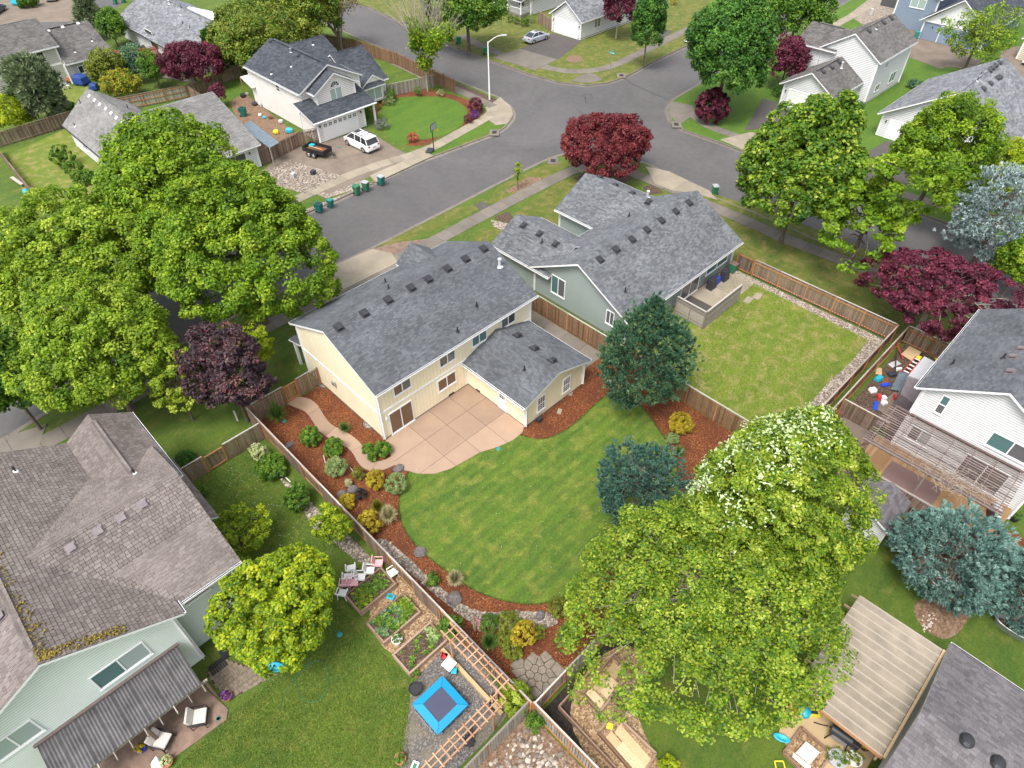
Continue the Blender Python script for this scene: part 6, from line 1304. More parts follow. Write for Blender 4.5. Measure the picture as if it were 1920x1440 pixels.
def vehicle(kind, label, a, b_, col, cat, name, Lg=None, cabtail=False):
    """a = rear axle, b_ = front axle on the ground (world xy)"""
    ax = Vector(a); bx = Vector(b_); mid = (ax+bx)/2; d = (bx-ax).normalized(); ang = math.atan2(d.y, d.x); T_ = Thing(name, label, cat, (mid.x, mid.y, 0)); z0 = T_.loc.z
    R = Matrix.Rotation(ang, 3, 'Z'); c0 = Vector((mid.x, mid.y, (a[2] if len(a) > 2 else 0)))
    def tf(mb): mb.v = [tuple(c0 + R @ Vector(v)) for v in mb.v]; return mb
    P = {  # x, half width, belt z, lower z
     'van': dict(body=[(-2.45, .80, .78, .42), (-2.35, .92, .98, .30), (-1.5, .98, 1.05, .25), (0, .99, 1.05, .24), (1.25, .98, 1.04, .25), (1.7, .95, .98, .27), (2.3, .86, .80, .32), (2.52, .66, .62, .40)], gh=[(-2.30, .86, 1.02), (-1.95, .86, 1.66), (-1.5, .84, 1.74), (0, .84, 1.76), (.75, .82, 1.70), (1.75, .86, 1.0)], wb=1.5, wr=.34),
     'sedan': dict(body=[(-2.35, .74, .72, .42), (-2.2, .86, .90, .32), (-1.4, .92, .96, .26), (0, .93, .95, .24), (1.1, .92, .93, .25), (1.9, .86, .82, .28), (2.3, .74, .66, .36)], gh=[(-1.75, .78, .95), (-.95, .68, 1.36), (-.3, .68, 1.42), (.25, .68, 1.40), (1.15, .80, .92)], wb=1.38, wr=.32),
     'pickup': dict(body=[(-2.6, .84, .95, .45), (-2.5, .92, 1.0, .38), (-1.2, .93, 1.02, .34), (0, .93, 1.04, .32), (1.0, .93, 1.03, .32), (1.9, .9, .98, .34), (2.5, .82, .80, .42)], gh=[(-.85, .80, 1.02), (-.62, .74, 1.62), (0, .74, 1.68), (.45, .74, 1.62), (1.15, .82, 1.02)], wb=1.6, wr=.37)}[kind]
    pm = M[col]; bd = MB(); S_ = []
    for x, w, zb, zl in P['body']: S_.append([(x, -w*.96, zl), (x, -w, zl+(zb-zl)*.45), (x, -w*.985, zb-.08), (x, -w*.90, zb), (x, w*.90, zb), (x, w*.985, zb-.08), (x, w, zl+(zb-zl)*.45), (x, w*.96, zl)])
    n0 = 0
    for s in S_: bd.v += s
    for i in range(len(S_)-1):
        for j in range(8):
            k = (j+1) % 8; bd.f.append((i*8+j, i*8+k, i*8+8+k, i*8+8+j)); bd.m.append(bd.mi(pm)); bd.t.append(.5)
    bd.f.append(tuple(reversed(range(8)))); e = (len(S_)-1)*8; bd.f.append(tuple(e+i for i in range(8))); bd.m += [0, 0]; bd.t += [.5, .5]
    tf(bd).build('body', T_, smooth=True)
    g = MB(); gm = M['glass']; gh = P['gh']; mainz = [q for q in gh]
    for i in range(len(gh)-1):
        (x0, w0, z0_), (x1, w1, z1_) = gh[i], gh[i+1]; bz = 1.0 if kind != 'sedan' else .92
        def up(x, w, z): return (x, w*.86 if z > bz+.2 else w, z)
        a0, a1 = up(x0, w0, z0_), up(x1, w1, z1_)
        g.poly([(a0[0], -a0[1], a0[2]), (a1[0], -a1[1], a1[2]), (a1[0], a1[1], a1[2]), (a0[0], a0[1], a0[2])], gm)
        for s_ in (-1, 1): g.poly([(a0[0], s_*a0[1], a0[2]), (a1[0], s_*a1[1], a1[2]), (x1, s_*w1, min(z1_, bz)), (x0, s_*w0, min(z0_, bz))], gm)
    tf(g).build('window_glass', T_)
    r = MB(); top = gh[1:-1]
    for i in range(len(top)-1):
        (x0, w0, z0_), (x1, w1, z1_) = top[i], top[i+1]
        r.hexa([(x0, -w0*.87, z0_-.02), (x1, -w1*.87, z1_-.02), (x1, w1*.87, z1_-.02), (x0, w0*.87, z0_-.02), (x0, -w0*.80, z0_+.035), (x1, -w1*.80, z1_+.035), (x1, w1*.80, z1_+.035), (x0, w0*.80, z0_+.035)], pm)
    if kind == 'pickup' and not cabtail: pass
    xs = [gh[1][0], (gh[1][0]+gh[-2][0])/2, gh[-2][0]]
    for (xa, wa, za), (xb, wb_, zb_) in ((gh[1], gh[0]), (gh[-2], gh[-1])):
        for s_ in (-1, 1): r.beam((xa, s_*wa*.87, za), (xb, s_*wb_*1.0, zb_), .07, .06, pm)
    for xm in ([-1.1, .05] if kind == 'van' else [-.2] if kind == 'sedan' else []):
        zt = 1.74 if kind == 'van' else 1.40
        for s_ in (-1, 1): r.beam((xm, s_*.73*(1 if kind == 'van' else .84), zt), (xm, s_*.87*(1 if kind == 'van' else .9), 1.0 if kind == 'van' else .93), .08, .05, pm if kind == 'van' else pm)
    tf(r).build('roof', T_, smooth=False)
    for sx in (-1, 1):
        for sy in (-1, 1):
            w = MB(); y = sy*(P['body'][2][1]-.10); x = sx*P['wb']; w.tube((x, y-.11, P['wr']), (x, y+.11, P['wr']), P['wr'], P['wr'], M['tyre'], 18); wo = tf(w).build('wheel', T_, smooth=True)
            w = MB(); w.tube((x, y+sy*.10, P['wr']), (x, y+sy*.125, P['wr']), P['wr']*.68, P['wr']*.6, M['rim'], 14); tf(w).build('rim', wo)
            w = MB(); 
            for q in range(10):
                a0 = math.pi*q/10; a1 = math.pi*(q+1)/10; rr = P['wr']+.07; w.poly([(x+rr*math.cos(a0), y+sy*.112, P['wr']+rr*math.sin(a0)*.95), (x+rr*math.cos(a1), y+sy*.112, P['wr']+rr*math.sin(a1)*.95), (x+(rr-.06)*math.cos(a1), y+sy*.125, P['wr']+(rr-.06)*math.sin(a1)), (x+(rr-.06)*math.cos(a0), y+sy*.125, P['wr']+(rr-.06)*math.sin(a0))], M['black'])
            tf(w).build('wheel_arch', T_)
    xb = P['body'][0][0]; xf = P['body'][-1][0]
    for s_ in (-1, 1):
        q = MB(); q.box(xb-.0, xb+.10, s_*.68-.1, s_*.68+.1, .80, .96, M['tail']); tf(q).build('tail_light', T_)
        q = MB(); q.box(xf-.26, xf-.08, s_*.62-.13, s_*.62+.13, .60, .72, M['head']); tf(q).build('headlight', T_)
        q = MB(); q.box(gh[-2][0]+.55, gh[-2][0]+.72, s_*1.04-.08, s_*1.04+.08, 1.0, 1.12, pm); tf(q).build('mirror', T_)
    q = MB(); q.box(xb-.03, xb+.02, -.8, .8, .45, .62, pm if kind != 'pickup' else M['rim']); tf(q).build('rear_bumper', T_)
    q = MB(); q.box(xb-.035, xb-.012, -.26, .26, .66, .8, M['lightgrey']); tf(q).build('licence_plate', T_)
    if kind == 'van':
        for s_ in (-1, 1): q = MB(); q.beam((-1.7, s_*.62, 1.84), (.4, s_*.62, 1.84), .05, .05, M['black']); tf(q).build('roof_rail', T_)
        for x in (-1.1, -.4): q = MB(); q.beam((x, -.62, 1.85), (x, .62, 1.85), .06, .03, M['black']); tf(q).build('cross_bar', T_)
        q = MB(); q.box(.0, .6, -.42, .42, 1.785, 1.805, M['glass']); tf(q).build('sunroof', T_)
        q = MB(); q.box(-2.2, -1.9, -.7, .7, 1.68, 1.73, pm); tf(q).build('spoiler', T_)
    if kind == 'sedan': q = MB(); q.box(-.35, .15, -.35, .35, 1.44, 1.455, M['glass']); tf(q).build('sunroof', T_)
    if kind == 'pickup': q = MB(); q.box(-2.45, -.95, -.74, .74, 1.03, 1.045, M['black']); tf(q).build('cargo_bed', T_)
    return T_
vehicle('van', 'white minivan with roof bars parked on the stained driveway', (41.05, 65.9), (40.9, 69.0), 'p_white', 'van', 'minivan')
g0, g1 = G(988, 84), G(1022, 76); vehicle('sedan', 'silver sedan with sunroof parked on the dark driveway at the top', (g0[0]+.5, g0[1]+.3), (g1[0]+.8, g1[1]+.9), 'p_silver', 'car', 'parked_car')
g0 = G(1283, 82); g1 = G(1325, 62); vehicle('sedan', 'white car parked at the kerb, mostly hidden behind the great dark tree', (*G(1318, 66), -.12), (*G(1287, 84), -.12), 'p_white', 'car', 'parked_car')
vehicle('pickup', 'bright red pickup parked beside the blue-grey house', (*G(1704, 50),), (*G(1730, 38),), 'p_red', 'pickup', 'pickup_truck')
vehicle('sedan', 'white hatchback at the top edge on the upper left drive', G(96, 4), G(112, -8), 'p_white', 'car', 'parked_car')
vehicle('sedan', 'dark car cut by the upper left edge', G(-14, 30), G(4, 18), 'p_dark', 'car', 'parked_car')
vehicle('sedan', 'white car just entering the frame at the upper right edge', G(1925, 125), G(1950, 112), 'p_white', 'car', 'parked_car')
vehicle('sedan', 'dark car cut by the left edge beside the blue tub', G(-12, 385), G(3, 375), 'p_dark', 'car', 'parked_car') if False else None
# trailer
T_ = Thing('utility_trailer', 'black mesh-sided utility trailer with rusty load on the driveway', 'trailer', (*G(595, 292), 0)); c = Vector((*G(597, 290), 0)); 
d = (Vector(G(620, 296))-Vector(G(565, 282))); ang = math.atan2(d.y, d.x); R = Matrix.Rotation(ang, 3, 'Z')
def tf2(mb, cc=None, RR=None):
    cc = c if cc is None else cc; RR = R if RR is None else RR; mb.v = [tuple(cc + RR @ Vector(v)) for v in mb.v]; return mb
q = MB(); q.box(-1.5, 1.5, -.8, .8, .5, .58, M['black']); q.box(-1.4, .9, -.7, .7, .58, .66, M['rustbrown']); tf2(q).build('floor', T_)
for y0 in (-.8, .8): q = MB(); q.box(-1.5, 1.5, y0-.03, y0+.03, .58, 1.0, M['black']); tf2(q).build('side_rail', T_)
for x0 in (-1.5, 1.5): q = MB(); q.box(x0-.03, x0+.03, -.76, .76, .59, 1.02, M['black']); tf2(q).build('end_gate', T_)
for s_ in (-1, 1):
    for x0 in (-.5, .2): q = MB(); q.tube((x0, s_*.98-.1, .33), (x0, s_*.98+.1, .33), .33, .33, M['tyre'], 16); wo = tf2(q).build('wheel', T_, smooth=True); q = MB(); q.tube((x0, s_*1.08, .33), (x0, s_*1.1, .33), .2, .18, M['rim'], 12); tf2(q).build('rim', wo)
q = MB(); q.beam((1.5, -.6, .5), (2.4, 0, .5), .07, .07, M['black']); q.beam((1.5, .6, .5), (2.4, 0, .5), .07, .07, M['black']); q.beam((2.2, 0, .5), (2.7, 0, .5), .09, .09, M['black']); q.tube((2.3, 0, 0), (2.3, 0, .55), .03, .03, M['black'], 6); tf2(q).build('drawbar', T_)
q = MB(); q.beam((-1.3, .1, .75), (1.2, -.5, 1.1), .08, .05, M['ply']); q.box(-1.3, -.7, .1, .6, .66, .9, M['turq']); tf2(q).build('load', T_)
# ------------------------------------------------------------------ bins
def bin_(label, px, py, col, lid, rz=.2, opened=False, z0=0, s=1.0, group='wheeled bins', cat='bin', xy=None):
    g = xy or G(px, py, z0); T_ = Thing('wheeled_bin', label, cat, (*g, z0), group); c_ = Vector((*g, z0)); R_ = Matrix.Rotation(rz, 3, 'Z'); t = lambda m_: tf2(m_, c_, R_)
    q = MB(); q.hexa([(-.23*s, -.25*s, .06), (.23*s, -.25*s, .06), (.23*s, .22*s, .06), (-.23*s, .22*s, .06), (-.29*s, -.34*s, .95*s), (.29*s, -.34*s, .95*s), (.29*s, .33*s, .95*s), (-.29*s, .33*s, .95*s)], M[col]); q.box(-.31*s, .31*s, -.36*s, .35*s, .93*s, .98*s, M[col]); t(q).build('body', T_)
    q = MB()
    if opened: q.box(-.3*s, .3*s, .36*s, .40*s, .5*s, 1.0*s, M[lid]); q.box(-.24*s, .24*s, -.28*s, .28*s, .975*s, .985*s, M['black'])
    else: q.hexa([(-.31*s, -.37*s, .985*s), (.31*s, -.37*s, .985*s), (.31*s, .37*s, .985*s), (-.31*s, .37*s, .985*s), (-.25*s, -.30*s, 1.05*s), (.25*s, -.30*s, 1.05*s), (.25*s, .33*s, 1.07*s), (-.25*s, .33*s, 1.07*s)], M[lid])
    t(q).build('lid', T_)
    q = MB(); q.tube((-.3*s, .40*s, .93*s), (.3*s, .40*s, .93*s), .02, .02, M[col], 6); t(q).build('handle', T_)
    for sx in (-1, 1): q = MB(); q.tube((sx*.24*s, .28*s, .11), (sx*.30*s, .28*s, .11), .11, .11, M['tyre'], 10); t(q).build('wheel', T_)
bin_('teal open bin, nearest the big maple in the kerb row', 600, 397, 'tealdark', 'teal', .4, True); bin_('small teal bin beside the open one', 621, 388, 'tealdark', 'teal', .3, s=.85); bin_('green bin with green lid, third in the kerb row', 670, 364, 'bingreen', 'bingreen', .2); bin_('green bin with grey lid on the kerb', 687, 357, 'bingreen', 'lidgrey', .3); bin_('teal bin with pale grey lid at the apron', 716, 346, 'tealdark', 'lidgrey', .1)
bin_('green bin with grey lid alone on the right-hand street', 1339, 364, 'bingreen', 'lidgrey', 2.4, z0=-.1); bin_('dark green bin under the round tree, left one', 845, 76, 'tealdark', 'bingreen', 1.2); bin_('green bin under the round tree, right one', 860, 82, 'bingreen', 'bingreen', 1.2); bin_('green bin behind the lamp post', 911, 102, 'bingreen', 'bingreen', 1.2)
bin_('green bin with brown lid by the dark gate', 0, 0, 'bingreen', 'brown_lid', 0, xy=(49.8, 22.2)); bin_('green bin in the white house side yard, open', 458, 218, 'tealdark', 'terracotta', .5, True, s=1.15); bin_('teal bin behind the warm grey roof', 1717, 72, 'teal', 'teal', .5); bin_('bright green bin at the top, left', 218, 8, 'bingreen', 'bingreen', .4); bin_('bright green bin at the top, right', 233, 5, 'bingreen', 'bingreen', .4)
# covered grills on the green house patio
for lab, x, y, col, h in (('black covered grill by the sliding door', 46.4, 22.2, 'clothblack', 1.05), ('blue and black storage tub between the grills', 47.3, 22.35, 'blue', .7), ('larger black covered grill beside the green bin', 48.3, 22.1, 'clothblack', 1.1)):
    T_ = Thing('covered_grill' if 'grill' in lab else 'storage_tub', lab, 'grill' if 'grill' in lab else 'tub', (x, y, .03)); q = MB(); q.hexa([(x-.42, y-.32, .03), (x+.42, y-.32, .03), (x+.42, y+.32, .03), (x-.42, y+.32, .03), (x-.36, y-.25, h), (x+.36, y-.25, h), (x+.36, y+.27, h), (x-.36, y+.27, h)], M[col]); q.build('cover', T_, bevel=.05); q = MB(); q.box(x-.25, x+.25, y-.12, y+.12, h, h+.12, M['clothblack']); q.build('lid', T_, bevel=.03)
# ------------------------------------------------------------------ street lamp, sign, basketball hoop, sapling stake
g = G(918, 188); T_ = Thing('street_lamp', 'tall white street lamp with curved arm on the corner', 'street lamp', (*g, 0)); q = MB(); q.tube((*g, 0), (*g, .12), .2, .2, M['kerb'], 12); q.tube((*g, .12), (*g, 7.3), .11, .07, M['white'], 12); q.build('pole', T_, smooth=True)
ad = Vector((.72, -.68)) ; pts = [Vector((*g, 7.2))+Vector((ad.x*s_, ad.y*s_, .9*math.sin(min(1, s_/1.5)*1.2))) for s_ in (0, .4, .8, 1.2, 1.7)]; q = MB(); q.path(pts, .05, .035, M['white'], 8); q.build('arm', T_)
q = MB(); e_ = pts[-1]; q.beam(e_, e_+Vector((ad.x*.7, ad.y*.7, .05)), .28, .12, M['lightgrey']); q.build('lamp_head', T_)
g = G(907, 0) if False else G(1144, 138); T_ = Thing('street_sign', 'green street name signs on a thin pole at the top corner', 'street sign', (*g, 0)); q = MB(); q.tube((*g, 0), (*g, 3.0), .04, .04, M['metal'], 8); q.build('pole', T_)
for i, (a_, z) in enumerate(((.2, 3.05), (1.7, 2.8))): q = MB(); q.obox((*g, z), (1.15, .03, .24), a_, M['signgreen']); s_ = q.build('sign_blade', T_); q = MB(); q.obox((*g, z), (.7, .036, .09), a_, M['white']); q.build('lettering', s_)
g = G(814, 286); T_ = Thing('basketball_hoop', 'portable basketball hoop with clear backboard at the kerb', 'basketball hoop', (*g, 0)); q = MB(); q.tube((*g, .1), (*g, 3.0), .06, .05, M['black'], 8); q.build('pole', T_)
q = MB(); b0 = G(806, 284); q.obox((*b0, .12), (1.1, .75, .22), .6, M['clothblack']); q.build('base', T_, bevel=.05); q = MB(); n_ = Vector((.72, -.68)); bc = Vector((*g, 3.1))+Vector((.1, -.15, 0)); q.obox(bc, (1.15, .04, .75), .35, M['glass_blind']); q.build('backboard', T_)
q = MB()
for z in (-.38, .38): q.obox(bc+Vector((0, 0, z)), (1.2, .06, .05), .35, M['black'])
for x in (-.58, .58): q.obox(bc+Vector((math.cos(.35)*x, math.sin(.35)*x, 0)), (.05, .06, .8), .35, M['black'])
q.build('backboard_frame', T_); q = MB()
for i in range(14): a0, a1 = i*2*math.pi/14, (i+1)*2*math.pi/14; cc = bc+Vector((.12, -.33, -.28)); q.beam(cc+Vector((.23*math.cos(a0), .23*math.sin(a0), 0)), cc+Vector((.23*math.cos(a1), .23*math.sin(a1), 0)), .02, .02, M['orange'])
q.build('rim', T_)
for lab, x, y in (('pale green utility box on the gravel, left', 551, 332), ('dark utility box on the gravel, right', 588, 327)):
    g = G(x, y); q = MB(); q.obox((*g, .25), (.55, .45, .5), .5, M['lightgrey' if x < 570 else 'clothblack']); tag(q.build('utility_box', origin=(*g, 0), bevel=.04), lab, 'utility box')
g = G(1632, 28); q = MB(); q.obox((*g, .5), (.6, .4, 1.0), .5, M['lightgrey']); tag(q.build('utility_box', origin=(*g, 0), bevel=.04), 'white utility pedestal on the gravel behind the warm grey roof', 'utility box')
for lab, x, y in (('small round green cap in the mulch by the fountain grass', 533, 790), ('green utility lid at the patio edge', 935, 842), ('white disc on the lawn by the yellow-green tree', 637, 1190)):
    g = G(x, y); q = MB(); q.lathe((*g, 0), [(.16, 0), (.17, .05), (.12, .08), (.02, .09)], M['teal' if 'green' in lab else 'white'], 14); tag(q.build('valve_cap', origin=(*g, 0), smooth=True), lab, 'valve cap')
for lab, a_, b2_ in (('white stake leaning among the leafy shrubs', (606, 853), (610, 868)), ('white stake beside the wispy shrub', (657, 877), (664, 886))):
    p_ = G(*b2_); r_ = G(a_[0], a_[1], .5); q = MB(); q.tube((*p_, 0), (*r_, .5), .02, .02, M['white'], 6); tag(q.build('garden_stake', origin=(*p_, 0)), lab, 'stake')
g = G(1011, 790); q = MB(); q.obox((*g, .2), (.4, .3, .4), 0, M['clothblack']); tag(q.build('planter', origin=(*g, 0), bevel=.03), 'small dark planter against the yellow gable wall', 'planter')
for lab, x, y in (('pale stone slab in the mulch by the gable windows', 1049, 772), ('white slab in the mulch at the right gable corner', 1070, 738)):
    g = G(x, y); q = MB(); q.obox((*g, .04), (.5, .3, .06), .5, M['conc2']); tag(q.build('stepping_stone', origin=(*g, 0)), lab, 'paving slab')
for i, (x, y) in enumerate(((1138, 709), (1141, 717), (1148, 724))):
    g = G(x, y); q = MB(); q.obox((*g, .04), (.55, .35, .05), .3*i, M['conc2']); tag(q.build('stepping_stone', origin=(*g, 0)), ('upper', 'middle', 'lower')[i]+' pale stepping stone left of the big pine', 'paving slab', 'stones by the pine')
# ------------------------------------------------------------------ raised beds and the play yard
def plank_bed(label, x0, x1, y0, y1, h=.42, soil='soil', z=0, w=.10, mat='bed', cat='raised bed', n=2, skew=0):
    T_ = Thing('raised_bed', label, cat, ((x0+x1)/2, (y0+y1)/2, z), 'raised timber garden beds')
    for k in range(n):
        za, zb = z+h*k/n+.004, z+h*(k+1)/n-.004
        for a in ((x0, x1, y0, y0+w), (x0, x1, y1-w, y1)): q = MB(); q.box(*a, za, zb, M[mat], random.random()); q.build('plank', T_)
        for a in ((x0, x0+w, y0+w+.003, y1-w-.003), (x1-w, x1, y0+w+.003, y1-w-.003)): q = MB(); q.box(*a, za, zb, M[mat], random.random()); q.build('plank', T_)
    q = MB(); q.box(x0+w, x1-w, y0+w, y1-w, z, z+h-.09, M[soil]); q.build('soil_fill', T_); return T_
plank_bed('uppermost raised timber bed full of seedlings beside the white chairs', 6.15, 8.75, 18.75, 20.3); plank_bed('middle raised timber bed with leafy vegetables', 6.05, 8.65, 16.4, 18.05); plank_bed('lowest raised timber bed beside the blue trampoline, mostly bare soil', 6.0, 8.65, 14.1, 15.6)
def veg(bed, x0, x1, y0, y1, n, mats, s=.11, nm='vegetable plant'):
    T_ = [o for o in bpy.data.objects if o.get('label', '').startswith(bed)][0]
    V = []; tt = []
    for i in range(n):
        x = random.uniform(x0, x1); y = random.uniform(y0, y1); k = random.randint(9, 16); a = rng.uniform(0, 6.28, k); L = s*rng.uniform(.6, 1.4); d = np.stack([np.cos(a), np.sin(a), 0*a+.35], 1); pos = np.array([x, y, .36])+d*L*.7+rng.normal(0, .02, (k, 3)); nr = unit(np.array([0, 0, 1.])-d*.3+rng.normal(0, .2, (k, 3)))
        V.append(leaves(pos, nr, L*1.2, L*.7, .15, d)); tt.append(rng.random(k))
    me = npmesh('seedlings', np.concatenate(V)-np.array(T_.location), 4, np.concatenate(tt), M[mats]); o = link(bpy.data.objects.new('seedlings', me)); o.parent = T_; o['kind'] = 'stuff'
veg('uppermost raised', 6.4, 8.5, 19.0, 20.1, 90, 'l_oak', .10); veg('uppermost raised', 6.3, 7.2, 18.9, 20.1, 30, 'l_lime', .09); veg('middle raised', 6.3, 8.5, 16.6, 17.9, 50, 'l_oak', .15); veg('middle raised', 7.6, 8.5, 16.7, 17.9, 30, 'l_maple', .14); veg('middle raised', 6.3, 7.8, 16.6, 17.9, 16, 'l_pine', .16); veg('lowest raised', 6.2, 8.5, 14.3, 15.4, 20, 'l_oak', .13); veg('lowest raised', 8.0, 8.5, 14.6, 15.4, 8, 'l_sage', .18)
# square trampoline
T_ = Thing('trampoline', 'square children\'s trampoline with bright blue padding', 'trampoline', (6.15, 11.75, 0)); cx_, cy_ = 6.15, 11.75; hs, hi = 1.02, .62; z = .6
for i in range(4):
    a0 = math.pi/4+i*math.pi/2; a1 = a0+math.pi/2; r2 = math.sqrt(2)
    o0 = (cx_+hs*r2*math.cos(a0), cy_+hs*r2*math.sin(a0)); o1 = (cx_+hs*r2*math.cos(a1), cy_+hs*r2*math.sin(a1)); i0 = (cx_+hi*r2*math.cos(a0), cy_+hi*r2*math.sin(a0)); i1 = (cx_+hi*r2*math.cos(a1), cy_+hi*r2*math.sin(a1)); q = MB()
    e_ = .008; L_ = lambda p, q2, f_: (p[0]+(q2[0]-p[0])*f_, p[1]+(q2[1]-p[1])*f_)
    o0b, o1b, i1b, i0b = L_(o0, o1, e_), L_(o1, o0, e_), L_(i1, i0, e_), L_(i0, i1, e_)
    q.hexa([(*o0b, z-.1), (*o1b, z-.1), (*i1b, z-.02), (*i0b, z-.02), (*o0b, z+.0), (*o1b, z+.0), (*i1b, z+.05), (*i0b, z+.05)], M['cyan']); q.build('pad', T_)
    q = MB(); q.tube((*L_(o0, o1, .12), 0.02), (*L_(o0, o1, .12), z-.1), .022, .022, M['metal'], 6); q.tube((*L_(o0, o1, .88), .02), (*L_(o0, o1, .88), z-.1), .022, .022, M['metal'], 6); q.tube((*L_(o0, o1, .12), .03), (*L_(o0, o1, .88), .03), .022, .022, M['metal'], 6); q.build('leg', T_)
q = MB(); q.box(cx_-hi, cx_+hi, cy_-hi, cy_+hi, z-.01, z+.01, M['mat_dark']); q.build('mat', T_)
# children's table and chairs
g = G(842, 1245, .45); T_ = Thing('play_table', 'white square children\'s table on the grey gravel', 'table', (*g, 0)); q = MB(); q.obox((*g, .46), (.62, .62, .05), .12, M['white']); q.build('table_top', T_, bevel=.02)
for a_ in range(4): q = MB(); w_ = a_*math.pi/2+.9; q.tube((g[0]+.36*math.cos(w_), g[1]+.36*math.sin(w_), 0), (g[0]+.33*math.cos(w_), g[1]+.33*math.sin(w_), .44), .025, .025, M['black'], 6); q.build('leg', T_)
def kidchair(label, px, py, col, rz):
    g = G(px, py, .25); T_ = Thing('chair', label, 'chair', (*g, 0), 'children\'s chairs'); R_ = Matrix.Rotation(rz, 3, 'Z'); c_ = Vector((*g, 0)); q = MB(); q.box(-.16, .16, -.15, .15, .25, .28, M[col]); tf2(q, c_, R_).build('seat', T_, bevel=.01); q = MB(); q.box(-.16, .16, .14, .17, .28, .56, M[col]); tf2(q, c_, R_).build('backrest', T_, bevel=.01)
    for sx in (-.13, .13):
        for sy in (-.12, .13): q = MB(); q.tube((sx*1.1, sy*1.1, 0), (sx, sy, .25), .012, .012, M['black'], 5); tf2(q, c_, R_).build('leg', T_)
kidchair('small red chair above the white play table', 834, 1230, 'red', .6); kidchair('small turquoise chair below the white play table', 851, 1258, 'turq', 3.9)
# white and pink plastic chairs
def plchair(label, px, py, col, rz, lean=0):
    g = G(px, py, .4); T_ = Thing('plastic_chair', label, 'chair', (*g, 0), 'plastic garden chairs'); R_ = Matrix.Rotation(rz, 3, 'Z') @ Matrix.Rotation(lean, 3, 'X'); c_ = Vector((*g, 0)); q = MB(); q.box(-.24, .24, -.24, .22, .40, .43, M[col])
    tf2(q, c_, R_).build('seat', T_, bevel=.012)
    for i in range(5): q = MB(); x = -.2+i*.1; q.beam((x, .22, .43), (x, .34, .86), .055, .02, M[col]); tf2(q, c_, R_).build('back_slat', T_)
    q = MB(); q.beam((-.26, .35, .88), (.26, .35, .88), .04, .07, M[col]); tf2(q, c_, R_).build('back_rail', T_)
    for sx in (-1, 1):
        q = MB(); q.beam((sx*.28, -.22, .64), (sx*.28, .28, .66), .05, .03, M[col]); q.beam((sx*.28, -.2, .64), (sx*.26, -.22, .42), .04, .04, M[col]); tf2(q, c_, R_).build('armrest', T_)
        for sy in (-.22, .22): q = MB(); q.beam((sx*.27, sy*1.1, 0), (sx*.22, sy, .4), .045, .045, M[col]); tf2(q, c_, R_).build('leg', T_)
for i, (lab, x, y, col, rz) in enumerate((('white plastic chair at the upper left of the cluster', 658, 1066, 'white', 2.6), ('white plastic chair just below it', 652, 1082, 'white', 2.5), ('pink plastic chair at the left of the cluster', 647, 1094, 'pink', 2.4), ('pink plastic chair in the middle against the raised bed', 664, 1092, 'pink', .9), ('white plastic chair lined along the raised bed', 677, 1082, 'white', .8), ('white plastic chair second from the right end', 694, 1070, 'white', .8), ('pink and white chair at the right end of the line', 710, 1056, 'pink', .8), ('white plastic chair alone by the fence', 736, 1074, 'white', 4.6), ('white plastic chair half hidden under the yellow-green tree', 642, 1112, 'white', 2.2))): plchair(lab, x, y, col, rz)
def pot(label, px, py, r, h, col, plant=None, pm='l_oak', z=0, name='plant_pot', xy=None, pr=None):
    g = xy or G(px, py, z+h); T_ = Thing(name, label, 'plant pot', (*g, z), 'garden pots'); q = MB(); q.lathe((*g, z), [(r*.72, 0), (r*.97, h*.92), (r*1.06, h*.93), (r*1.06, h), (r*.9, h), (r*.88, h-.06), (.02, h-.06)], M[col], 18); q.build('pot', T_, smooth=True)
    if plant:
        V, t_, C_, _ = crown((g[0], g[1], z+h+r*.35), r*(pr or 1.05), r*.8, 16, r*.3, 34, .07, .05, seed=int(px+py)); me = npmesh('plant', V-np.array([g[0], g[1], z]), 4, t_, M[pm]); o = link(bpy.data.objects.new('plant', me)); o.parent = T_.o
    return T_
pot('round blue-rimmed white pot of strawberries between the beds', 744, 1198, .29, .34, 'white', True); pot('tall black pot of straw beside the trampoline', 778, 1290, .33, .5, 'black', False); pot('terracotta pot with seedling above the black pot', 780, 1263, .2, .2, 'terracotta', True)
pot('terracotta bowl with blue flowers on the grass edge of the patio', 425, 1305, .26, .25, 'terracotta', True, 'l_violet'); pot('blue pot with green and violet plant beside the white cushion chair', 283, 1386, .24, .3, 'blue', True, 'l_oak'); pot('blue pot of orange and violet flowers next to it', 263, 1402, .24, .3, 'blue', True, 'l_gold'); pot('bowl of pale yellow flowers at the patio edge', 312, 1428, .28, .3, 'terracotta', True, 'l_cream')
pot('big dark nursery bucket under the large tree by the patio cover', 1472, 1312, .38, .55, 'black', False); pot('terracotta planter of yellow flowers below the patio cover', 1490, 1332, .25, .3, 'terracotta', True, 'l_gold'); pot('grey round tub with green shrub, left of the white one', 1571, 1422, .42, .45, 'lightgrey', True, 'l_oak'); pot('white round pot with small green plant', 1602, 1422, .36, .42, 'white', True, 'l_olive'); pot('mixed small pots by the patio cover corner', 1622, 1400, .2, .25, 'clothblack', True, 'l_gold'); pot('potted plant in the grass at the bottom of the play yard', 750, 1422, .28, .25, 'terracotta', True, 'l_oak')
pot('black pot of dark foliage by the deck grill', 1905, 968, .3, .4, 'black', True, 'l_oakdark')
g = G(804, 1195); 
def bag(label, px, py, cols, rz=.5, s=.35):
    g = G(px, py); T_ = Thing('soil_bag', label, 'bag', (*g, 0)); q = MB(); q.obox((*g, .07), (s*1.4, s, .13), rz, M[cols[0]]); q.build('bag', T_, bevel=.05); q = MB(); q.obox((*g, .137), (s*.7, s*.5, .012), rz, M[cols[1]]); q.build('print', T_)
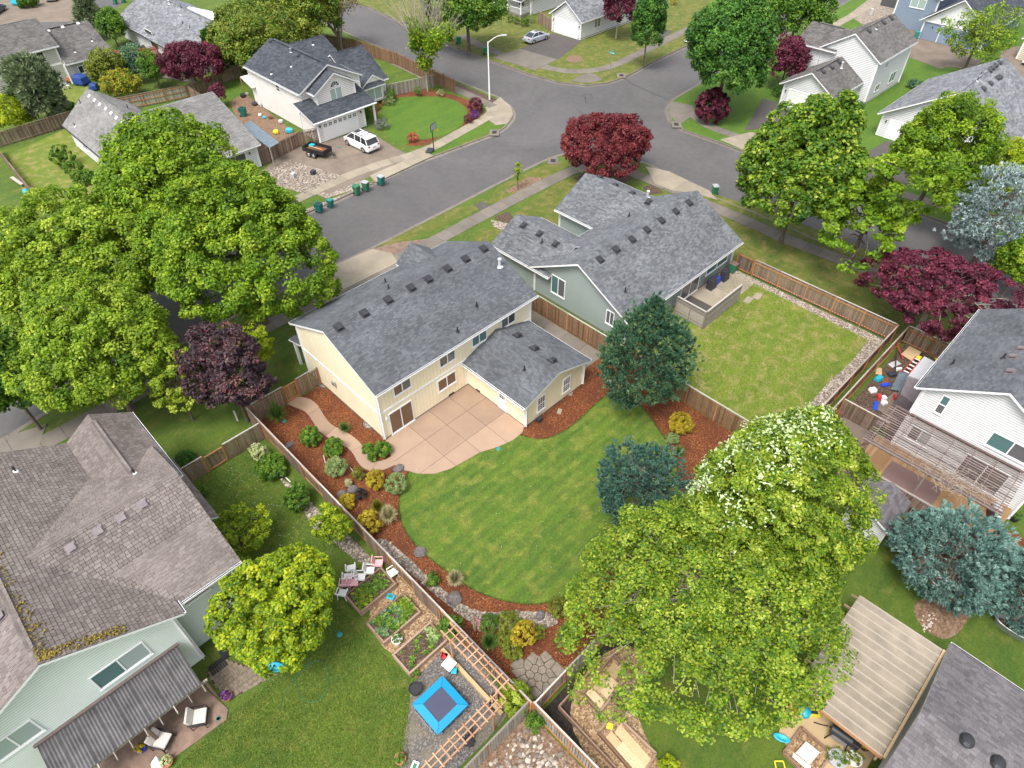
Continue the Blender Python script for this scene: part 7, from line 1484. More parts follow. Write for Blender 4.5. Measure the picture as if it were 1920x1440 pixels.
bag('turquoise and green garden soil bag between the beds', 733, 1120, ('turq', 'bingreen'), 2.0); bag('white and green bag at the bottom of the play yard', 778, 1438, ('white', 'bingreen'), .5)
# sunken black chairs in the play yard
for lab, x, y in (('dark folding chair lying by the arbor', 925, 1325), ('dark upturned seat beneath the lower arbor', 880, 1392)):
    g = G(x, y); T_ = Thing('folding_chair', lab, 'chair', (*g, 0)); q = MB(); q.obox((*g, .22), (.5, .45, .05), .8, M['clothblack'], rx=.3); q.build('seat', T_); q = MB(); q.obox((g[0]+.25, g[1]+.2, .35), (.5, .05, .5), .8, M['clothblack'], rx=.5); q.build('backrest', T_); q = MB(); q.beam((g[0]-.25, g[1]-.25, 0), (g[0]+.3, g[1]+.2, .5), .04, .04, M['black']); q.beam((g[0]+.25, g[1]-.2, 0), (g[0]-.2, g[1]+.3, .5), .04, .04, M['black']); q.build('leg', T_)
# timber arbors
def arbor(label, A, B, off, n, z=2.15, group='timber arbors'):
    T_ = Thing('arbor', label, 'arbor', (*A, 0), group); A = Vector(A); B = Vector(B); d = (B-A).normalized(); w = Vector(off)
    for s_ in (Vector((0, 0)), w): q = MB(); q.beam((A.x+s_.x-d.x*.25, A.y+s_.y-d.y*.25, z), (B.x+s_.x+d.x*.25, B.y+s_.y+d.y*.25, z), .07, .13, M['arbor'], random.random()); q.build('beam', T_)
    q = MB(); m_ = w*.5; q.beam((A.x+m_.x, A.y+m_.y, z+.10), (B.x+m_.x, B.y+m_.y, z+.10), .05, .06, M['arbor']); q.build('beam', T_)
    for i in range(n):
        p = A.lerp(B, (i+.3)/n); q = MB(); wn = w.normalized()*.12; q.beam((p.x-wn.x, p.y-wn.y, z+.10), (p.x+w.x+wn.x, p.y+w.y+wn.y, z+.10), .055, .07, M['arbor'], random.random()); q.build('cross_slat', T_)
    for f_ in (.12, .9):
        p = A.lerp(B, f_); q = MB(); q.box(p.x-.05, p.x+.05, p.y-.05, p.y+.05, 0, z-.065, M['arbor']); q.build('post', T_)
arbor('slatted timber arbor running beside the long fence', (8.3, 13.8), (8.3, 9.4), (.62, 0), 10); arbor('second slatted timber arbor along the diagonal bottom fence', (8.0, 9.1), (3.0, 9.1), (0, .58), 11)
q = MB(); q.box(8.05, 8.25, 9.3, 14.0, 0, .28, M['ply'], .4); tag(q.build('retaining_board', origin=(8.1, 11, 0)), 'pale timber edging board under the arbor', 'board')
# timber framed beds at the bottom centre
plank_bed('plank framed bed laid with plywood under the huge tree', 11.9, 13.6, 5.4, 7.6, .35, 'chips', w=.1, mat='bed') if False else None
def framed(label, quad, things, h=.3):
    P_ = GP(quad, h); c_ = (sum(p[0] for p in P_)/4, sum(p[1] for p in P_)/4); T_ = Thing('framed_bed', label, 'raised bed', (*c_, 0), 'timber framed sand beds')
    q = MB(); q.prism([(c_[0]+(p[0]-c_[0])*.97, c_[1]+(p[1]-c_[1])*.97) for p in P_], 0, h-.16, M['chips']); q.build('fill', T_)
    for i in range(4): a, b_ = P_[i], P_[(i+1) % 4]; q = MB(); q.beam((*a, h/2), (*b_, h/2), .11, h, M['bed'], random.random()); q.build('plank', T_)
    return T_, P_
T_, P_ = framed('timber framed bed holding plywood scraps, upper', [(1092, 1300), (1150, 1225), (1180, 1262), (1125, 1335)], 0); u = (Vector(P_[1])-Vector(P_[0])); v = (Vector(P_[3])-Vector(P_[0]))
def boards(T_, P_, specs, h=.17):
    A = Vector(P_[0]); u = Vector(P_[1])-A; v = Vector(P_[3])-A
    for i, (a, b_, c_, d_) in enumerate(specs):
        pts = [A+u*x+v*y for x, y in ((a, b_), (c_, b_), (c_, d_), (a, d_))]; q = MB(); q.prism([tuple(p) for p in pts], h+i*.012, h+.01+i*.012, M['ply'], random.random()); q.build('plywood_sheet', T_)
boards(T_, P_, [(.06, .10, .22, .9), (.25, .15, .6, .55), (.28, .5, .65, .9), (.66, .2, .9, .7)])
T_, P_ = framed('timber framed bed with long cardboard and yellow sheet, lower', [(1122, 1372), (1152, 1337), (1230, 1412), (1200, 1462)], 0); boards(T_, P_, [(.1, .15, .45, .45), (.1, .4, .55, .95), (.5, .2, .9, .7), (.55, .6, .9, .95)])
g = G(1143, 1362, .2); q = MB(); q.obox((*g, .24), (.3, .3, .02), .5, M['yellow']); tag(q.build('plastic_sheet', origin=(*g, .23)), 'crumpled yellow plastic piece on the lower framed bed', 'plastic sheet')
q = MB(); e0, e1, e2 = G(1048, 1325, .3), G(1128, 1235, .3), G(1155, 1440, .3); q.beam((*e0, .2), (*e1, .2), .08, .4, M['bed']); q.beam((*e0, .2), (*e2, .2), .08, .4, M['bed']); tag(q.build('timber_edging', origin=(*e0, 0)), 'long timber edging round the wood-chip yard', 'timber edging')
# ------------------------------------------------------------------ mint house patio
sheet('patio_slab', GP([(175, 1400), (250, 1340), (330, 1290), (375, 1275), (395, 1300), (428, 1330), (425, 1350), (370, 1390), (300, 1440), (250, 1500), (100, 1500)]), .06, M['aggr'], thick=.1)
T_ = Thing('patio_cover', 'corrugated grey patio roof against the mint house', 'patio cover', (-5, 21.5, 0)); z0, z1 = 2.62, 2.36; n = 44; sheetn = 8
for k in range(sheetn):
    xa, xb = -8.6+6.7*k/sheetn, -8.6+6.7*(k+1)/sheetn; q = MB(); m_ = 22
    for i in range(m_):
        x0_, x1_ = xa+(xb-xa)*i/m_, xa+(xb-xa)*(i+1)/m_; ha = .022*math.cos(i*math.pi/2*1.0)*1; hb = .022*math.cos((i+1)*math.pi/2)
        q.poly([(x0_, 20.2, z1+ha), (x1_, 20.2, z1+hb), (x1_, 22.78, z0+hb), (x0_, 22.78, z0+ha)], M['corr'])
    q.build('corrugated_sheet', T_)
for i in range(10): x = -8.4+i*.72; q = MB(); q.beam((x, 19.75, 2.20), (x, 22.8, 2.5), .05, .14, M['fence_pale'], random.random()); q.build('rafter', T_)
q = MB(); q.beam((-8.7, 20.35, 2.08), (-1.6, 20.35, 2.08), .09, .16, M['fence_pale']); q.build('beam', T_); q = MB(); q.beam((-8.7, 22.72, 2.7), (-1.8, 22.72, 2.7), .12, .1, M['pergola']); q.build('ledger', T_)
for x in (-8.5, -4.8, -1.75): q = MB(); q.box(x-.07, x+.07, 20.28, 20.42, 0, 2.0, M['fence']); q.build('post', T_)
def patio_chair(label, px, py, rz, w=.75, z=.06):
    g = G(px, py, .5); T_ = Thing('patio_chair', label, 'patio chair', (*g, z), 'cushioned patio chairs'); R_ = Matrix.Rotation(rz, 3, 'Z'); c_ = Vector((*g, z)); t = lambda m_: tf2(m_, c_, R_)
    q = MB(); q.box(-w/2, w/2, -.35, .3, .36, .5, M['cushion']); t(q).build('seat_cushion', T_, bevel=.04); q = MB(); q.hexa([(-w/2, .26, .5), (w/2, .26, .5), (w/2, .38, .48), (-w/2, .38, .48), (-w/2, .42, .98), (w/2, .42, .98), (w/2, .54, .95), (-w/2, .54, .95)], M['cushion']); t(q).build('back_cushion', T_, bevel=.04)
    q = MB(); q.box(-w/2-.02, w/2+.02, -.36, .34, .28, .34, M['black']); t(q).build('seat_frame', T_)
    for s_ in (-1, 1):
        q = MB(); q.beam((s_*(w/2+.05), -.36, .62), (s_*(w/2+.05), .45, .64), .06, .05, M['black']); t(q).build('armrest', T_)
        for y in (-.34, .36): q = MB(); q.tube((s_*(w/2+.05), y, 0), (s_*(w/2+.05), y, .62), .025, .025, M['black'], 6); t(q).build('leg', T_)
patio_chair('cushioned patio chair nearest the corner of the mint patio', 373, 1344, 1.0, .8); patio_chair('cushioned patio chair between the flower pots and the corner chair', 303, 1388, .6, .75)
T_ = Thing('covered_grill', 'black covered grill with white printed mark against the mint wall', 'grill', (.3, 22.3, 0)); q = MB(); q.hexa([(-.6, 21.85, .02), (1.3, 21.85, .02), (1.3, 22.7, .02), (-.6, 22.7, .02), (-.45, 22.0, 1.0), (1.1, 22.0, 1.0), (1.1, 22.65, 1.0), (-.45, 22.65, 1.0)], M['clothblack']); q.build('cover', T_, bevel=.06); q = MB(); q.box(-.2, .75, 22.1, 22.6, .99, 1.25, M['clothblack']); q.build('lid_cover', T_, bevel=.1)
for i, (x0_, w_) in enumerate(((-.05, .1), (.1, .06), (.19, .05), (.27, .06), (.36, .05), (.44, .06))): q = MB(); q.poly([(x0_, 21.935, .5), (x0_+w_, 21.935, .5), (x0_+w_*.8, 21.962, .62), (x0_+.01, 21.962, .62)], M['white']); q.build('printed_mark', T_)
r_ = bpy.data.objects.new('paver_patio', None); link(r_); r_['kind'] = 'structure'; PV = GP([(385, 1262), (420, 1235), (485, 1255), (520, 1265), (455, 1300), (430, 1312), (405, 1290)]); xs = min(p[0] for p in PV); ys = min(p[1] for p in PV)
for i in range(12):
    for j in range(10):
        x0_, y0_ = xs+i*.27+(.13 if j % 2 else 0), ys+j*.27; c_ = cliprect(PV, x0_, x0_+.255, y0_, y0_+.255)
        if len(c_) >= 3 and area(c_) > .02: q = MB(); q.prism(c_, 0, .045+random.uniform(0, .01), M['paver']); q.build('paver', r_)
sheet('paver_bed', PV, .02, M['soil'])
g = G(409, 1250); T_ = Thing('door_mat', 'dark perforated rubber mat on the pavers', 'mat', (*g, .05)); q = MB()
for i in range(7):
    for j in range(5): q.obox((g[0]+(i-3)*.13, g[1]+(j-2)*.13, .065), (.11, .11, .02), 0, M['black'])
q.build('mat', T_)
g = G(515, 1250, .3); T_ = Thing('play_slide', 'turquoise plastic toy boat at the edge of the yellow-green tree', 'toy', (*g, 0)); q = MB(); q.lathe((*g, .05), [(.2, 0), (.48, .12), (.52, .22), (.46, .22), (.2, .06), (.02, .05)], M['turq'], 20, sx=1.1, sy=.5, rz=-.9); q.build('hull', T_, smooth=True)
g = G(474, 1228, .8); T_ = Thing('side_table', 'small pale slatted table beneath the yellow-green tree', 'table', (*g, 0)); q = MB()
for i in range(5): q.obox((g[0]+math.cos(.4)*(i-2)*.1, g[1]+math.sin(.4)*(i-2)*.1, .6), (.085, .5, .03), .4, M['cushion'])
q.build('table_top', T_); q = MB(); q.box(g[0]-.2, g[0]+.2, g[1]-.2, g[1]+.2, 0, .58, M['clothblack']); q.build('base', T_)
g = G(1065, 0) ; 
# garden hose on the lawn
def curve(label, name, cat, pts, r, mat, z=.03):
    P_ = smoothpoly([G(*p) for p in pts], 2, False); q = MB(); q.path([(*p, z) for p in P_], r, r, M[mat], 6); tag(q.build(name, origin=(*P_[0], 0)), label, cat)
curve('thin grey garden hose looping across the left lawn', 'garden_hose', 'garden hose', [(525, 1333), (528, 1310), (550, 1275), (585, 1240), (570, 1232), (555, 1240), (575, 1250), (590, 1240), (612, 1240), (618, 1285), (605, 1310), (578, 1320), (560, 1305), (552, 1275), (560, 1262), (580, 1250)], .013, 'bingreen')
# flower and hanging things at the lower left
g = G(85, 1400, 1.9); pot('hanging basket of red and yellow flowers by the grey patio roof', 100, 1435, .22, .2, 'black', True, 'l_gold', 1.2)
g = G(292, 1432, .5); q = MB(); q.hexa([(g[0]-.3, g[1]-.3, .0), (g[0]+.3, g[1]-.3, 0), (g[0]+.3, g[1]+.3, 0), (g[0]-.3, g[1]+.3, 0), (g[0]-.2, g[1]-.15, .7), (g[0]+.15, g[1]-.2, .55), (g[0]+.2, g[1]+.2, .8), (g[0]-.15, g[1]+.15, .6)], M['white']); tag(q.build('folded_umbrella', origin=(*g, 0), bevel=.06), 'white folded cloth at the bottom of the mint patio', 'cloth')
g = G(408, 1347); pot('tiny teal pot at the patio edge', 409, 1347, .1, .12, 'teal')
# fallen white branch
q = MB(); p0, p1, p2 = G(520, 890), G(532, 892), G(545, 905); q.path([(*p0, .08), (*p1, .1), (*p2, .06)], .05, .03, M['white'], 7); tag(q.build('bleached_branch', origin=(*p0, 0)), 'bleached white branch lying in the side yard gravel', 'branch')
g = G(446, 790); g2 = G(438, 770, .6); q = MB(); q.beam((*g, .02), (*g2, .6), .12, .05, M['cap']); tag(q.build('leaning_board', origin=(*g, 0)), 'pale board leaning beneath the purple tree', 'board')
# ------------------------------------------------------------------ lower right: patio cover, grill, bed
T_ = Thing('patio_cover', 'tan corrugated patio cover attached to the mauve grey roof', 'patio cover', (22, -2.6, 0)); n = 14
for k in range(n):
    xa, xb = 18.55+6.95*k/n, 18.55+6.95*(k+1)/n; q = MB(); m_ = 12
    for i in range(m_):
        x0_, x1_ = xa+(xb-xa)*i/m_, xa+(xb-xa)*(i+1)/m_; ha, hb = .02*(1 if i % 2 else -1), .02*(-1 if i % 2 else 1)
        if i == 0: ha = .05
        if i == m_-1: hb = .05
        q.poly([(x0_, -4.72, 2.62+ha), (x1_, -4.72, 2.62+hb), (x1_, -.45, 2.47+hb), (x0_, -.45, 2.47+ha)], M['corr_tan'], random.random())
    q.hexa([(xa-.025, -4.72, 2.66), (xa+.025, -4.72, 2.66), (xa+.025, -.45, 2.51), (xa-.025, -.45, 2.51), (xa-.02, -4.72, 2.70), (xa+.02, -4.72, 2.70), (xa+.02, -.45, 2.55), (xa-.02, -.45, 2.55)], M['tanline'])
    q.build('corrugated_sheet', T_)
for i in range(9): x = 18.7+i*.83; q = MB(); q.beam((x, -4.7, 2.50), (x, -.1, 2.34), .05, .15, M['bed'], random.random()); q.build('rafter', T_)
for y in (-.75, -4.6): q = MB(); q.beam((18.45, y, 2.18), (25.6, y, 2.18), .1, .17, M['bed']); q.build('beam', T_)
q = MB(); q.beam((18.5, -4.75, 2.56), (18.5, -.4, 2.42), .06, .16, M['post']); q.build('edge_board', T_)
for x in (18.6, 22, 25.4): q = MB(); q.box(x-.06, x+.06, -.82, -.69, 0, 2.09, M['post']); q.build('post', T_)
q = MB(); q.beam((18.5, -4.79, 2.70), (25.5, -4.79, 2.70), .12, .06, M['ply']); q.build('flashing_board', T_)
sheet('patio_slab', [(15.5, -4.8), (18.6, -4.8), (25.4, -4.8), (25.4, -.6), (18.9, -.6), (17.4, -1.0), (16.5, -3)], .03, M['tan'], thick=.06)
c = Vector((*G(1578, 1378, .7), .03)); T_ = Thing('smoker_grill', 'black barrel smoker grill beside the tan patio cover', 'grill', tuple(c)); d = Vector(G(1600, 1395))-Vector(G(1556, 1365)); R = Matrix.Rotation(math.atan2(d.y, d.x), 3, 'Z')
q = MB(); q.tube((-.5, 0, .72), (.5, 0, .72), .27, .27, M['black'], 18); tf2(q).build('barrel', T_, smooth=True); q = MB(); q.box(.5, .85, -.22, .22, .55, .95, M['black']); tf2(q).build('hopper', T_, bevel=.02); q = MB(); q.tube((-.45, .15, .9), (-.45, .15, 1.25), .05, .05, M['black'], 8); tf2(q).build('chimney', T_)
for x in (-.4, .4):
    for y in (-.22, .22): q = MB(); q.beam((x, y, .55), (x*1.25, y*1.5, 0), .05, .05, M['black']); tf2(q).build('leg', T_)
q = MB(); q.box(-.35, .35, -.42, -.28, .66, .69, M['metal']); tf2(q).build('shelf', T_)
fb, P_ = framed('small framed bed with a bent white board beside the smoker', [(1470, 1410), (1503, 1363), (1560, 1412), (1525, 1465)], 0, .22); A = Vector(P_[0]); u = Vector(P_[1])-A; v = Vector(P_[3])-A
q = MB(); pts = [A+u*x+v*y for x, y in ((.25, .25), (.75, .3), (.8, .75), (.3, .7))]; q.prism([tuple(p) for p in pts], .2, .26, M['cushion']); q.build('board', fb); q = MB(); pts = [A+u*x+v*y for x, y in ((.1, .25), (.22, .2), (.3, .75), (.15, .8))]; q.prism([tuple(p) for p in pts], .12, .16, M['white']); q.build('board', fb)
g = G(1464, 1386); q = MB(); q.lathe((*g, 0), [(.1, 0), (.3, .1), (.32, .2), (.26, .22), (.02, .12)], M['turq'], 14, sx=.6, sy=1.3, rz=.4); tag(q.build('toy_scoop', origin=(*g, 0), smooth=True), 'turquoise plastic toy on the grass left of the small framed bed', 'toy')
g = G(1508, 1335, .2); q = MB(); q.lathe((*g, 0), [(.2, .02), (.32, .15), (.3, .35), (.15, .45), (.02, .47)], M['turq'], 14); tag(q.build('toy_bucket', origin=(*g, 0), smooth=True), 'turquoise and white bucket beside the yellow flowers', 'bucket')
g = G(1525, 1337, .2); q = MB(); q.obox((*g, .15), (.3, .62, .26), .7, M['yellow']); q.obox((*g, .295), (.16, .4, .03), .7, M['clothblack']); tag(q.build('toy_truck', origin=(*g, 0), bevel=.04), 'yellow and black toy truck by the cover edge', 'toy')
curve('thin black tool lying on the tan slab', 'garden_tool', 'tool', [(1525, 1355), (1540, 1360), (1552, 1362)], .03, 'black', .06)
g = G(1462, 1437); T_ = Thing('plastic_toy', 'yellow-green square frame at the bottom edge', 'toy', (*g, 0)); q = MB()
for i in range(4): a0, a1 = i*math.pi/2, (i+1)*math.pi/2; q.beam((g[0]+.3*math.cos(a0), g[1]+.3*math.sin(a0), .05), (g[0]+.3*math.cos(a1), g[1]+.3*math.sin(a1), .05), .05, .05, M['yellow'])
q.build('frame', T_)
for lab, x, y, rz, L_ in (('galvanised oval trough under the junipers', 1772, 1098, .35, 1.3), ('galvanised oval trough planter at the right edge', 1905, 1178, .6, 1.6)):
    g = G(x, y, .4); T_ = Thing('trough', lab, 'trough', (*g, 0), 'galvanised troughs'); rz = math.atan2(*(lambda v: (v[1], v[0]))((Vector(G(x+20, y+12))-Vector(G(x, y))))); q = MB(); q.lathe((*g, 0), [(.42, 0), (.45, .42), (.50, .44), (.46, .47), (.41, .44), (.40, .30), (.02, .30)], M['metal'], 24, sx=L_*1.4, sy=.8, rz=rz); q.build('tub', T_, smooth=True); q = MB(); q.lathe((*g, .30), [(.39, 0), (.39, .02)], M['soil'], 20, sx=L_*1.4, sy=.8, rz=rz); q.build('soil', T_)
q = MB(); g = G(1742, 1168)
for i in range(40): q.obox((g[0]+random.gauss(0, .35), g[1]+random.gauss(0, .12), .03), (.07, .05, .03), random.random()*3, M['cushion'])
tag(q.build('broken_tiles', origin=(*g, 0)), 'scatter of pale chips on the bare patch', 'debris')
# ------------------------------------------------------------------ pergola, deck and shed at the right
T_ = Thing('pergola', 'timber slat pergola along the white lap-sided house', 'pergola', (37.2, .4, 0)); zA, zB = 3.95, 3.7; xA, xB = 38.95, 34.9; ya, yb = 4.0, -3.7
def LP(f_, g_): x = xA+(xB-xA)*f_; return (x, ya+(yb-ya)*g_, zA+(zB-zA)*f_)
q = MB(); q.beam((xA-.03, ya, zA), (xA-.03, yb, zA), .06, .2, M['pergola']); q.build('ledger', T_); q = MB(); q.beam((xB+.3, ya+.2, zB-.12), (xB+.3, yb-.2, zB-.12), .1, .2, M['pergola']); q.build('beam', T_)
for i in range(7): y = ya-.1+(yb-ya+.2)*i/6; q = MB(); q.beam((xA, y, zA), (xB, y, zB), .05, .14, M['pergola'], random.random()); q.build('rafter', T_)
for i in range(19): x = xA-.16-(xA-xB-.2)*i/18; z = zA-(xA-x)*(zA-zB)/(xA-xB)+.10; q = MB(); q.beam((x, ya+.25, z), (x, yb-.2, z), .055, .045, M['pergola'], random.random()); q.build('slat', T_)
for y in (ya-.1, .3, yb+.1): q = MB(); q.box(xB+.24, xB+.36, y-.06, y+.06, 0, zB-.22, M['pergola']); q.build('post', T_)
T_ = Thing('deck', 'raised timber deck with red-brown floor and slatted rail under the pergola', 'deck', (36.2, 0, 0)); zD = .95; x0_, x1_ = 34.75, 38.95; nB = 44
for i in range(nB): y = -4.5+i*(8.6/nB); q = MB(); q.box(x0_ if i > 4 else 35.3, x1_, y, y+.185, zD-.04, zD, M['deck'] , random.random()); q.build('deck_board', T_)
q = MB(); q.box(35.3, 37.5, -.9, 2.4, zD+.004, zD+.012, M['brown_lid']); q.build('outdoor_carpet', T_)
q = MB(); q.box(x0_+.05, x1_-.1, -4.4, 4.0, zD-.2, zD-.05, M['pergola']); q.build('frame', T_)
for i in range(52): y = -4.45+i*(8.55/52); q = MB(); q.box(x0_-.05, x0_+.0, y, y+.09, .1, zD+.85, M['pergola'], random.random()); q.build('rail_slat', T_)
q = MB(); q.box(x0_-.1, x0_+.06, -4.5, 4.2, zD+.87, zD+.92, M['fence_pale']); q.build('hand_rail', T_)
V = []; q = MB(); g = Vector((35.6, -.9, 3.9))
for i in range(90):
    p = g+Vector((random.gauss(0, .5), random.gauss(0, 1.0), random.gauss(.05, .12))); pts = [p]
    for k in range(5): p = p+Vector((random.gauss(-.08, .22), random.gauss(0, .25), random.gauss(-.04, .12))); pts.append(p)
    q.path(pts, .012, .006, M['bark_pale'], 4)
T_ = Thing('bare_vine', 'tangle of leafless vine stems on the pergola edge', 'vine', (35.6, -.9, 3.6)); q.build('vine_stem', T_)['kind'] = 'stuff'
g = G(1866, 958, 1.5); c = Vector((g[0], g[1], zD)); R = Matrix.Rotation(.4, 3, 'Z'); T_ = Thing('gas_grill', 'grey covered gas grill at the deck corner', 'grill', tuple(c)); q = MB(); q.box(-.35, .35, -.25, .25, 0, .75, M['clothblack']); tf2(q).build('cabinet', T_); q = MB(); q.tube((-.35, 0, .8), (.35, 0, .8), .24, .24, M['lightgrey'], 14); tf2(q).build('hood', T_, smooth=True); q = MB(); q.box(-.62, -.37, -.2, .2, .7, .74, M['lightgrey']); tf2(q).build('side_shelf', T_)
T_ = Thing('shed', 'small white shed with grey shingle gable roof below the deck', 'shed', (32.4, 1.4, 0)); block(T_, 31.15, 33.6, .35, 2.5, .05, 2.0, M['w_white'], 'lap', .18, 'x', 2.55); gable(T_, 'x', 30.85, 33.95, .1, 2.8, 2.0, 2.7, M['r_mauve'], gut=False, e=.15, w=.3)
g = G(1648, 990); T_ = Thing('bicycle', 'small grey bicycle leaning against the white shed', 'bicycle', (30.6, 1.2, 0)); bp = Vector((30.75, 1.3, 0))
for dy in (-.45, .45):
    q = MB()
    for i in range(16): a0, a1 = i*math.pi/8, (i+1)*math.pi/8; q.beam(bp+Vector((.0, dy+.28*math.cos(a0), .3+.28*math.sin(a0))), bp+Vector((0, dy+.28*math.cos(a1), .3+.28*math.sin(a1))), .03, .03, M['tyre'])
    q.build('wheel', T_)
q = MB(); q.beam(bp+Vector((0, -.45, .3)), bp+Vector((0, -.15, .62)), .03, .03, M['metal']); q.beam(bp+Vector((0, -.15, .62)), bp+Vector((0, .35, .62)), .03, .03, M['metal']); q.beam(bp+Vector((0, .45, .3)), bp+Vector((0, .33, .75)), .03, .03, M['metal']); q.beam(bp+Vector((0, -.15, .62)), bp+Vector((0, 0, .28)), .03, .03, M['metal']); q.beam(bp+Vector((0, 0, .28)), bp+Vector((0, .35, .62)), .03, .03, M['metal']); q.build('frame', T_); q = MB(); q.obox(bp+Vector((0, -.15, .7)), (.1, .22, .05), 0, M['black']); q.build('saddle', T_); q = MB(); q.beam(bp+Vector((-.2, .33, .78)), bp+Vector((.2, .33, .78)), .03, .03, M['metal']); q.build('handlebar', T_)
# ------------------------------------------------------------------ cluttered yard
def slab_(label, name, cat, quad, z, th, mat, bev=0):
    P_ = GP(quad, z); c_ = (sum(p[0] for p in P_)/len(P_), sum(p[1] for p in P_)/len(P_)); q = MB(); q.prism(P_, max(z-th, 0), z, M[mat]); tag(q.build(name, origin=(*c_, max(0, z-th)), bevel=bev), label, cat)
slab_('tan plywood sheet in the cluttered yard by the tall fence', 'plywood_sheet', 'plywood', [(1690, 664), (1706, 648), (1728, 660), (1712, 678)], .15, .05, 'ply')
slab_('dark slate-coloured sheet lying in the cluttered yard', 'rubber_sheet', 'sheet', [(1687, 696), (1705, 700), (1688, 733), (1670, 730)], .2, .05, 'corr_blue')
slab_('grey lean-to roof sheet nearest the tall fence', 'lean_to_roof', 'shed roof', [(1733, 668), (1763, 684), (1740, 717), (1703, 704)], 2.0, 1.96, 'lightgrey')
slab_('mauve lean-to roof sheet beside the house wall', 'lean_to_roof', 'shed roof', [(1703, 706), (1740, 720), (1720, 762), (1688, 738)], 1.9, 1.86, 'ventbrown')
for lab, x, y, s_, col, nm, ct in (('yellow crate beside the mauve lean-to', 1709, 753, (.8, .5, .4), 'yellow', 'crate', 'crate'), ('blue plastic sled in the yard, lower', 1642, 760, (.9, .35, .14), 'blue', 'plastic_sled', 'sled'), ('blue plastic tray in the yard, upper', 1661, 721, (.8, .3, .14), 'blue', 'plastic_tray', 'tray'), ('red toy car in the yard', 1648, 745, (.45, .3, .3), 'red', 'toy_car', 'toy'), ('white box beside the red toy', 1656, 747, (.45, .4, .25), 'white', 'box', 'box'), ('second white box below the first', 1658, 755, (.4, .35, .2), 'white', 'box', 'box'), ('red plastic frame by the lean-to', 1677, 745, (.5, .12, .3), 'red', 'plastic_toy', 'toy'), ('white and green bag heap in the yard', 1636, 732, (.6, .5, .3), 'white', 'bag_heap', 'bag'), ('blue and white wrapped bundle in the yard', 1647, 711, (.7, .5, .35), 'turq', 'bundle', 'bundle'), ('brown framed panel in the yard', 1660, 713, (.7, .5, .06), 'rustbrown', 'panel', 'panel'), ('black tarpaulin heap in the yard', 1672, 702, (.7, .55, .3), 'clothblack', 'tarpaulin_heap', 'tarpaulin'), ('tan cardboard by the yard fence', 1648, 695, (.8, .5, .1), 'tan', 'cardboard', 'cardboard'), ('white angled board in the yard', 1678, 681, (1.0, .5, .06), 'lightgrey', 'board', 'board'), ('white rolled paper in the yard', 1685, 692, (.5, .2, .2), 'white', 'paper_roll', 'roll'), ('yellow lid by the tall fence', 1757, 673, (.35, .25, .1), 'yellow', 'lid', 'lid'), ('red object on the path below the cluttered yard', 1568, 778, (.5, .25, .15), 'red', 'toy', 'toy'), ('white box-shaped fan unit by the pergola', 1697, 768, (.75, .75, .55), 'white', 'condenser', 'air conditioner')):
    g = G(x, y, .1); q = MB(); a_ = random.uniform(-.6, .9); dx, dy, dz = s_; R_ = Matrix.Rotation(a_, 3, 'Z'); j = [random.uniform(.8, 1) for _ in range(8)]; soft = nm in ('bag_heap', 'bundle', 'tarpaulin_heap')
    pts = [Vector((*g, .02))+R_ @ Vector((sx*dx/2*(j[i] if soft else 1), sy*dy/2*(j[i-3] if soft else 1), sz*dz*(j[i-2] if soft else 1))) for i, (sz, sx, sy) in enumerate(((0, -1, -1), (0, 1, -1), (0, 1, 1), (0, -1, 1), (1, -.85, -.85), (1, .85, -.85), (1, .85, .85), (1, -.85, .85)))]; q.hexa(pts, M[col])
    if nm == 'condenser': q.lathe((*g, .555), [(.28, 0), (.28, .02), (.08, .03)], M['lightgrey'], 16)
    tag(q.build(nm, origin=(*g, .02), bevel=.05 if soft else .015), lab, ct)
T_ = Thing('ladder', 'red and white step ladder lying by the grey lean-to', 'ladder', (*G(1705, 685, .3), .1)); a = Vector((*G(1697, 700, .3), .3)); b2_ = Vector((*G(1722, 672, .3), .35)); d = (b2_-a).normalized(); n_ = Vector((-d.y, d.x, 0))*.22
for s_ in (-1, 1): q = MB(); q.beam(a+n_*s_, b2_+n_*s_, .06, .05, M['red']); q.build('rail', T_)
for i in range(5): p = a.lerp(b2_, (i+.5)/5); q = MB(); q.beam(p-n_, p+n_, .12, .03, M['white']); q.build('rung', T_)
q = MB(); q.obox(b2_, (.45, .3, .12), math.atan2(d.y, d.x), M['yellow']); q.build('top_cap', T_)
for lab, a, b2_, col in (('thin red pole in the cluttered yard', (1676, 650), (1692, 675), 'red'), ('black post piece in the cluttered yard', (1676, 665), (1678, 700), 'black'), ('orange stake by the deck', (1612, 838), (1620, 835), 'orange')):
    p, r_ = G(*b2_), G(*a); q = MB(); q.beam((*p, .1), (*r_, .5), .06, .06, M[col]); tag(q.build('pole', origin=(*p, 0)), lab, 'pole')
# ------------------------------------------------------------------ white house side yard, carport strip, patio roofs, upper left things
T_ = Thing('lean_to', 'narrow blue-grey corrugated lean-to between the grey driveway roof and the side fence', 'lean-to', (32.5, 75, 0)); A4 = GP([(449, 235), (470, 227), (524, 268), (505, 276)], 2.3); q = MB(); m_ = 22; A = [Vector(p) for p in A4]
for i in range(m_):
    f0, f1 = i/m_, (i+1)/m_; h0, h1 = .03*(i % 2), .03*((i+1) % 2); q.poly([(*A[0].lerp(A[3], f0), 2.2+h0), (*A[0].lerp(A[3], f1), 2.2+h1), (*A[1].lerp(A[2], f1), 2.35+h1), (*A[1].lerp(A[2], f0), 2.35+h0)], M['corr_blue'])
q.build('roof_sheet', T_)
for p in (A[0], A[3], A[0].lerp(A[3], .5)): q = MB(); q.box(p.x-.05, p.x+.05, p.y-.05, p.y+.05, 0, 2.2, M['fence_pale']); q.build('post', T_)
